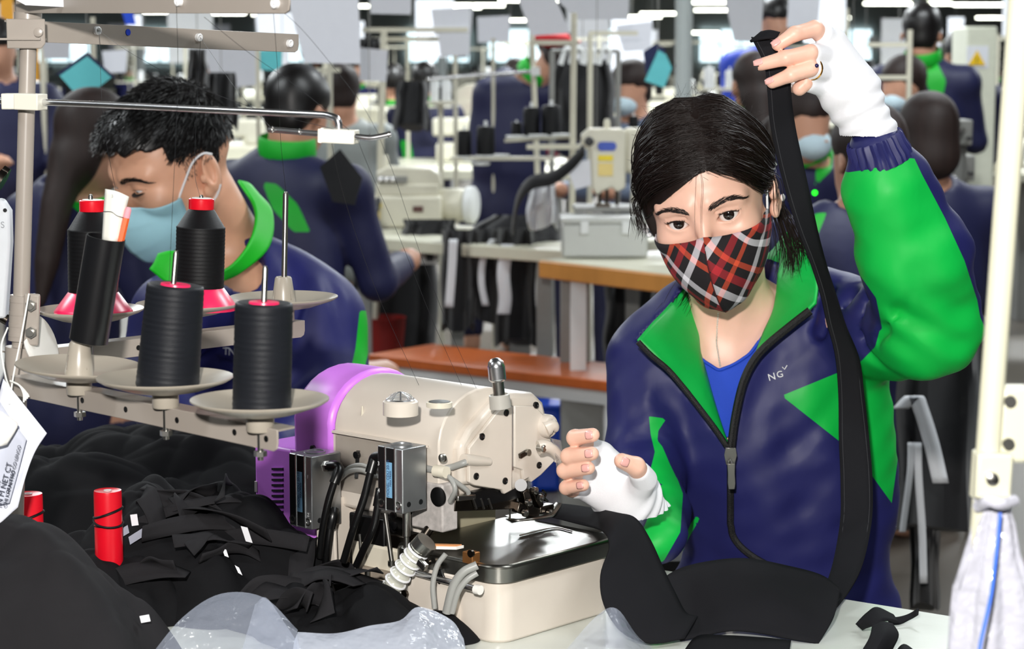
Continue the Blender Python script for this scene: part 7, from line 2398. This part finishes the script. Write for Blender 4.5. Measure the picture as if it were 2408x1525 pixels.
paper([(1856, -20), (1930, -20), (1922, 70), (1850, 64)], 7.4, 'hung white sheet behind the raised hand')
paper([(98, 92), (166, 92), (162, 138), (104, 138)], 7.0, 'white sheet in a frame behind the stand pole')
paper([(240, 120), (300, 116), (296, 170), (246, 172)], 9.0, 'pale sheet behind the teal cloth')
paper([(480, 108), (600, 100), (606, 200), (500, 210)], 10.0, 'pale sheet below the guide arm')
paper([(716, 28), (600, 30), (606, 96), (712, 92)], 12.0, 'pale sheet between the two guide arms')
paper([(140, 178), (205, 132), (262, 182), (192, 236)], 5.4, 'square of teal cloth hung cornerwise at the upper left', TEAL, 'cloth', 'teal_cloth')
paper([(130, 176), (205, 122), (275, 185), (205, 170)], 5.42, 'navy cloth edge behind the teal square', mat('navy_cloth_far', (24, 30, 70), rough=.8), 'cloth', 'navy_cloth')
paper([(612, 118), (664, 116), (662, 166), (608, 164)], 8.6, 'teal card below the lower guide arm', TEAL, 'card', 'teal_card')
paper([(1548, 118), (1566, 128), (1580, 160), (1562, 206), (1516, 190)], 8.0, 'pale teal cloth hanging beside the grey column', TEAL, 'cloth', 'teal_cloth')
paper([(1512, 122), (1545, 100), (1566, 118), (1520, 180)], 8.05, 'navy cloth behind the pale teal cloth', MATS['navy_cloth_far'], 'cloth', 'navy_cloth')
paper([(0, 0), (30, -10), (34, 60), (0, 50)], 9.0, 'yellow card behind the stand pole at the upper left corner', mat('amber_card', (226, 160, 40), rough=.6), 'card', 'yellow_card')
paper([(62, 96), (90, 96), (92, 190), (64, 190)], 9.5, 'amber panel just right of the stand pole', MATS['amber_card'], 'card', 'yellow_card')
paper([(286, 25), (312, 25), (320, 58), (296, 58)], 8.0, 'small bright blue cloth between the guide arms', mat('bright_blue', (20, 70, 200), rough=.7), 'cloth', 'blue_cloth')
paper([(20, -10), (182, -10), (182, 18), (60, 12)], 2.06, 'white paper sheet lying on the topmost guide arm')
paper([(1955, 390), (2000, 380), (2010, 440), (1950, 450)], 6.8, 'pale sheet seen between the strip and the raised sleeve')
# red cap and red tape
q = at(1298, 92, 9.5)
cp_ = MB().ball(q, (.085, .09, .038), 18, 10)
cp_.ball(q + V(.07, -.01, -.012), (.06, .05, .010), 14, 8)
tag(cp_.build('red_hat', mat('red_cloth', (206, 20, 32), rough=.7)), 'red cloth hat worn by the worker bending left of the tall cream pole', 'hat')

# ---- hanging garments
def drape(px0, px1, ytop, ybot, Y, label, seed, m_=None, depth=.10, nm='hanging_garment', cat='garment', grp=None, stripes=(), swell=.2):
    """a folded garment hanging over an edge, with real thickness"""
    rs_ = np.random.RandomState(seed)
    n, m = 14, 40
    G = []
    for i in range(n):
        f = i / (n - 1)
        row = []
        for k in range(m):
            a = 2 * math.pi * k / m
            w = (px1 - px0) / 2 * (1 - swell * (1 - f) ** 2 + .05 * math.sin(9 * f + seed))
            x = (px0 + px1) / 2 + math.copysign(abs(math.cos(a)) ** .6, math.cos(a)) * w
            y = ytop + (ybot - ytop) * f + (10 * math.sin(a * 3 + seed) if i == n - 1 else 0)
            dY = -math.copysign(abs(math.sin(a)) ** .8, math.sin(a)) * depth * (.6 + .4 * f) + .02 * math.sin(11 * math.cos(a) + seed * 1.7 + 2 * f)
            row.append(at(x, y, Y + dY))
        G.append(row)
    b = MB().grid(np.array(G), close=True)
    b.f.append(tuple(range(m))); b.f.append(tuple(reversed(range((n - 1) * m, n * m))))
    t = thing(nm, label, cat, G[-1][0], group=grp)
    b.build('cloth', m_ or BLACK_F, t, angle=70)
    if Y > 5 and ytop < 260:
        tp = at((px0 + px1) / 2, ytop, Y)
        MB().cyl(tp - V(0, 0, .01), V(tp[0], tp[1], 3.6), .0015, n=5).build('hanging_cord', GREY_F, t)
    for pts, w in stripes:
        P = [at(x, y, Y - depth - .012) for x, y in pts]
        Q = spline(P, 6)
        MB().grid(ribbon(P, [V(w * Y / FPX / 2, 0, 0)] * len(P), 6, 2)).build('stripe', WHITE_C, t, solid=.004)
    return t
drape(1036, 1118, 540, 770, 6.86, 'leftmost black trouser leg with white stripe hanging off the far table', 3, depth=.10, swell=.05, grp='striped trousers on the far table', stripes=(([(1066, 562), (1062, 640), (1056, 722)], 20),))
drape(1104, 1180, 538, 752, 6.90, 'middle black trouser leg with curved white stripe hanging off the far table', 23, depth=.10, swell=.05, grp='striped trousers on the far table', stripes=(([(1160, 562), (1138, 600), (1132, 660), (1142, 718)], 16),))
drape(1164, 1262, 536, 806, 6.84, 'rightmost black trouser leg with wide white stripe hanging off the far table', 25, depth=.11, swell=.05, grp='striped trousers on the far table', stripes=(([(1194, 574), (1184, 640), (1188, 700), (1184, 738)], 30),))
drape(830, 1030, 610, 985, 7.75, 'added black cloth standing for the shade below the far overlock table', 31, depth=.10, swell=.05)  # added shape, its black puts the under-table shade into colour
drape(640, 800, 600, 975, 7.9, 'added dark cloth standing for the shade under the far table beside the bent man', 32, depth=.12, swell=.05)  # added to darken the space under the far table
drape(1420, 1560, 660, 860, 7.2, 'added dark cloth standing for the shade below the wooden edged table', 33, depth=.12, swell=.05)  # added black shape in place of the shade below the table
drape(1100, 1330, 505, 570, 7.05, 'black garment heap on the far table above the striped trousers', 4, depth=.2, swell=.5)
drape(945, 1075, 515, 560, 7.2, 'rolled black garment in front of the far overlock machine', 14, depth=.06, swell=.1)
drape(1290, 1450, 140, 330, 8.2, 'row of long black garments on white hangers behind the tall pole', 5, depth=.12)
drape(925, 1012, 190, 300, 8.6, 'black garment hanging behind the grey rails', 6, depth=.1)
drape(840, 900, 90, 130, 8.8, 'dark bundle behind the small white sheet', 16, depth=.06)
drape(480, 560, 170, 300, 7.6, 'dark cloth bundle between the bent man and the next worker', 7, depth=.1)
drape(440, 488, 115, 205, 6.8, 'dark navy cloth hanging below the guide arm', 9, depth=.05)
paper([(752, 392), (800, 350), (852, 418), (834, 482), (782, 474)], 5.25, 'black piece of cloth held up by the dark haired worker', BLACK_F, 'cloth', 'black_cloth')
drape(2110, 2330, 800, 1240, 4.1, 'stack of black trousers with white stripes hanging at the right', 11, depth=.18, swell=.02, grp=None,
      stripes=(([(2118, 960), (2150, 930), (2165, 960), (2190, 1040), (2212, 1135)], 36), ([(2158, 1040), (2160, 1120), (2168, 1240), (2172, 1370)], 17), ([(2142, 1040), (2140, 1110), (2126, 1220), (2122, 1250)], 14)))
drape(2140, 2210, 1200, 1425, 4.05, 'lowest black trouser leg hanging below the striped stack', 12, depth=.05, swell=.0)
drape(2250, 2345, 470, 620, 5.8, 'black cloth bundle beside the right table', 13, depth=.1)
drape(2010, 2060, 140, 230, 9.6, 'dark garment hanging behind the worker rail', 17, depth=.08)
q = at(1560, 1262, 3.25)
stl = thing('stool', 'dark round stool seat showing between the sleeve and the jacket hem', 'stool', (q[0], q[1], 0))
MB().lathe([(.09, -.05), (.115, -.04), (.12, -.01), (.10, .0)], q, (0, 0, 1), 28).build('seat', mat('dark_stool', (16, 15, 15), rough=.6), stl)
for a in range(4):
    c_, s_ = math.cos(a * math.pi / 2 + .6), math.sin(a * math.pi / 2 + .6)
    MB().cyl(q + V(c_ * .07, s_ * .07, -.045), V(q[0] + c_ * .13, q[1] + s_ * .13, 0), .010, n=10).build('leg', GREY_F, stl)
wb_ = MB().ball(q + V(.018, -.03, .012), (.028, .03, .020), 16, 10)
tag(wb_.build('white_cloth_bundle', WHITE_C), 'white cloth bundle lying on the dark stool', 'cloth')
bbw = thing('blue_bin', 'bright blue plastic bin under the orange bench', 'bin', onz(1295, 1050, .02))
q = at(1290, 965, 6.6)
MB().box((q[0] - .055, q[1] - .1, 0), (q[0] + .04, q[1] + .1, q[2] + .03)).build('bin', mat('blue_bin', (20, 70, 190), rough=.4), bbw, bevel=.02)
MB().box((q[0] - .062, q[1] - .107, q[2] + .02), (q[0] + .047, q[1] + .107, q[2] + .035)).build('rim', MATS['blue_bin'], bbw, bevel=.006)
q = at(905, 790, 7.6)
rb_ = MB().lathe([(.06, 0), (.075, .16), (.078, .17), (.07, .17), (.055, .01)], (q[0], q[1], max(.0, q[2] - .1)), (0, 0, 1), 24, cap=False)
tag(rb_.build('red_basket', mat('dim_red_plastic', (130, 20, 16), rough=.5)), 'red plastic basket in the dark under the far table', 'basket')
# hangers
for i, x in enumerate((1330, 1356, 1384, 1420)):
    tag(MB().tube(spline([at(x - 12, 152, 8.0), at(x, 116, 8.0), at(x + 14, 122, 8.0), at(x + 12, 150, 8.0)], 5), .010, 8).build('clothes_hanger', WHITE_F), ('first', 'second', 'third', 'fourth')[i] + ' white clothes hanger from the left above the black garments', 'hanger', 'white hangers')
# white cloth and black strap in front of the lockstitch machine
drape(1238, 1312, 430, 532, 6.7, 'white cloth hanging below the black strap on the far table', 21, WHITE_C, depth=.04)
paper([(1330, 385), (1402, 372), (1408, 430), (1352, 446)], 6.75, 'white sheet lying behind the black strap')
stp = MB().grid(ribbon([at(1205, 540, 6.75), at(1218, 470, 6.6), at(1250, 430, 6.55), at(1300, 418, 6.55), at(1345, 385, 6.55), at(1375, 350, 6.55)], [V(0, .01, .02)] * 6, 5, 2))
tag(stp.build('black_strap', BLACK_F, solid=.006), 'black strap slung up to the lockstitch machine', 'strap')
paper([(800, 470), (870, 408), (872, 440), (812, 496)], 6.2, 'white sheet tucked beside the far overlock machine')
# electric cabinet
cab = thing('electric_cabinet', 'cream electric cabinet with yellow warning triangle at the upper right', 'cabinet', (*at(2306, 200, 9.0)[:2], 0))
q = at(2306, 200, 9.0); t_ = at(2306, 62, 9.0)
wq = 36 * 9.0 / FPX
MB().box((q[0] - wq, q[1], 0), (q[0] + wq, q[1] + .3, t_[2])).build('body', mat('cabinet_cream', (214, 216, 198), rough=.45), cab, bevel=.01)
st_ = MB().box((q[0] - .062, q[1] - .004, at(2300, 160, 9)[2]), (q[0] + .028, q[1], at(2300, 108, 9)[2])).build('sticker', PAPER_F, cab)
MB().prism([(-.036, 0), (.036, 0), (0, .062)], at(2297, 153, 8.99), (1, 0, 0), (0, 0, 1), (0, .002, 0)).build('warning_triangle', mat('warning_yellow', (240, 196, 20), rough=.5), cab)
text_obj('!', 'warning_mark', at(2297, 143, 8.985), (1, 0, 0), (0, 0, 1), .04, BLACK_F, cab, .0004)
tag(MB().cyl(at(1916, 453, 5.0), at(1916, 453, 4.96), .006, n=14).build('indicator_light', mat('green_led', (30, 230, 30), rough=.4, emit=3.0)), 'small green indicator light left of the raised sleeve', 'light')

# ---- machine clutter at the right edge
for i, (x, y, w, h, Y, m_, lb) in enumerate(((2268, 312, 40, 60, 6.6, GREY_F, 'grey machine motor housing left of the right edge machine'), (2300, 470, 60, 40, 6.3, DARK_F, 'dark machine base under the right edge machine'),
        (2270, 395, 46, 60, 6.8, GREY_F, 'grey metal machine column beyond the sleeve'), (2318, 560, 50, 60, 5.9, GREY_F, 'grey metal box at the right below the table'),
        (2290, 620, 60, 30, 6.1, GREY_F, 'grey shelf edge at the right behind the pole'), (2240, 440, 24, 50, 6.4, CHROME, 'shiny metal cylinder beyond the sleeve'))):
    q = at(x, y, Y); k = Y / FPX
    t = thing('machine_housing', lb, 'machine part', q - V(0, 0, h * k / 2))
    MB().box(q - V(w * k / 2, 0, h * k / 2), q + V(w * k / 2, .12, h * k / 2)).build('case', m_, t, bevel=.006)
    MB().cyl(q + V(-w * k * .2, -.03, h * k * .1), q + V(-w * k * .2, 0, h * k * .1), w * k * .16, n=14).build('dial', STEEL, t)
    MB().cyl(q + V(w * k * .2, -.04, -h * k * .2), q + V(w * k * .2, 0, -h * k * .2), w * k * .10, n=14).build('knob', DARK_F, t)

for o_ in [q_ for q_ in COL.objects if q_.name.startswith('machine_housing')]:
    p_ = o_.location
    MB().cyl((p_.x, p_.y + .06, 0), (p_.x, p_.y + .06, p_.z + .01), .02, n=10).build('post', GREY_F, o_)
gr_ = thing('garment_rail', 'steel rail carrying the white hangers and black garments', 'rail', V(*at(1380, 300, 8.0)[:2], 0))
MB().cyl(at(1296, 120, 8.0), at(1456, 120, 8.0), .008, n=8).build('rail', GREY_F, gr_)
for x in (1298, 1454):
    c_ = at(x, 120, 8.0)
    MB().cyl(V(c_[0], c_[1], 0), c_, .010, n=8).build('post', GREY_F, gr_)
# ---- rows of workstations further down the hall
st_m = thing('sewing_station', 'distant sewing machine on its table in the far rows', 'sewing machine', (0, 0, 0), group='distant workstations')
def far_parts(t):
    MB().box((-.55, 0, .72), (.55, .55, .76)).build('table_top', CREAMTOP, t, world=False)
    for x in (-.5, .5):
        MB().box((x - .03, .05, 0), (x + .03, .5, .72)).build('leg', GREY_F, t, world=False)
    b = MB().box((-.18, .15, .76), (.12, .35, .86)); b.box((-.2, .18, .90), (.1, .32, 1.0)); b.box((.0, .18, .86), (.1, .32, .92))
    b.build('machine_body', CREAM_F, t, world=False, bevel=.015)
    MB().cyl((.12, .25, .82), (.26, .25, .82), .06, n=14).build('motor', WHITE_F, t, world=False)
    MB().cyl((-.35, .4, .76), (-.35, .4, 1.46), .010, n=8).build('stand_pole', POLE_F, t, world=False)
    MB().beam((-.55, .4, 1.44), (-.1, .4, 1.44), .014, .014).build('stand_rail', POLE_F, t, world=False)
    MB().beam((-.55, .4, 1.06), (-.1, .4, 1.06), .02, .014).build('stand_rail', POLE_F, t, world=False)
    for x, m_ in ((-.50, THREAD_K), (-.28, WHITE_F), (-.18, THREAD_K)):
        MB().lathe([(.030, 0), (.026, .10), (.01, .11)], (x, .4, 1.075), (0, 0, 1), 12).build('cone', m_, t, world=False)
far_parts(st_m)
sheetp = MB().box((-.10, -.002, -.14), (.10, 0, .14))
rs = np.random.RandomState(91)
first = True
for Y, xs in ((11.5, np.arange(-2.6, 3.2, 1.15)), (14.5, np.arange(-3.3, 4.0, 1.2)), (18.5, np.arange(-4.2, 5.2, 1.3)), (23, np.arange(-5.2, 6.5, 1.4)), (29, np.arange(-6.6, 8, 1.6)), (37, np.arange(-8.5, 10, 1.9)), (46, np.arange(-10.5, 12, 2.3))):
    for x in xs:
        o = st_m if first else copy_tree(st_m)
        first = False
        o.location = (x + rs.uniform(-.2, .2), Y + rs.uniform(-.3, .3), 0)
        o.rotation_euler = (0, 0, rs.choice([0, 0, math.pi]) + rs.uniform(-.15, .15))
        if rs.uniform() < .75:
            s_ = sheetp.build('hung_paper', PAPER_F, smooth=False)
            k_ = rs.uniform(.8, 1.6)
            s_.location = (x + rs.uniform(-.5, .3), Y + .45, 1.42 + rs.uniform(-.14, .10) + (.10 if Y < 20 else .2)); s_.scale = (k_, 1, k_)
            MB().cyl((0, 0, .13), (0, 0, 1.3), .0012, n=4).build('hanging_string', GREY_F, s_, world=False)
            tag(s_, 'small white sheet hung above the distant workstations', 'paper', 'papers over the far rows')
# far workers: one figure, many copies
wk = thing('distant_worker', 'small distant worker in navy jacket at the far rows', 'person', (0, 0, 0), group='distant workers')
def wb(P):
    d = sd_ell(P, (0, 0, 1.16), (.078, .095, .115)); d = smin(d, sd_cone(P, (0, 0, 1.05), (0, 0, .95), .05, .06), .03)
    for s in (-1, 1):
        d = smin(d, sd_chain(P, [V(s * .10, 0, .52), V(s * .11, -.34, .50), V(s * .11, -.32, .05), V(s * .11, -.42, .04)], [.08, .06, .045, .03]), .03)
        d = smin(d, sd_chain(P, [V(s * .17, -.02, .90), V(s * .21, -.10, .72), V(s * .12, -.30, .78)], [.045, .038, .03]), .02)
    return smin(d, sd_ell(P, (0, 0, .72), (.15, .10, .26)), .05)
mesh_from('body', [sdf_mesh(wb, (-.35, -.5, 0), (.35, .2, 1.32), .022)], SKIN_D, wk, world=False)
mesh_from('jacket', [sdf_mesh(lambda P: np.maximum(np.minimum(sd_ell(P, (0, 0, .73), (.175, .125, .29)), smin(sd_cone(P, (-.15, 0, .91), (.15, 0, .91), .07, .07), np.minimum(sd_chain(P, [V(.17, -.02, .90), V(.21, -.10, .72), V(.14, -.26, .77)], [.06, .05, .045]), sd_chain(P, [V(-.17, -.02, .90), V(-.21, -.10, .72), V(-.14, -.26, .77)], [.06, .05, .045])), .03)), .50 - P[:, 2]), (-.35, -.5, .4), (.35, .2, 1.1), .022)], mat('far_navy_cloth', (30, 34, 84), rough=.7), wk, world=False)
mesh_from('hair', [sdf_mesh(lambda P: np.maximum(sd_ell(P, (0, .012, 1.185), (.088, .105, .110)), -np.maximum(P[:, 2] - 1.21, P[:, 1] + .03)), (-.15, -.15, 1.0), (.15, .2, 1.35), .016)], HAIR_M, wk, world=False)
MB().lathe([(.072, 0), (.075, .05)], (0, 0, .97), (0, 0, 1), 16, cap=False).build('collar', mat('far_collar_green_170', (10, 170, 40), rough=.6), wk, world=False)
first = True
for Y, n_ in ((15.8, 2), (20, 3), (25, 4), (32, 5), (41, 5)):
    for i in range(n_):
        o = wk if first else copy_tree(wk)
        first = False
        o.location = ((i + .5 + rs.uniform(-.3, .3)) / n_ * Y * .50 - Y * .25, Y + rs.uniform(-.3, .3), rs.uniform(0, .06) * 0)
        o.rotation_euler = (0, 0, rs.uniform(-.6, .6) + rs.choice([0, math.pi]))
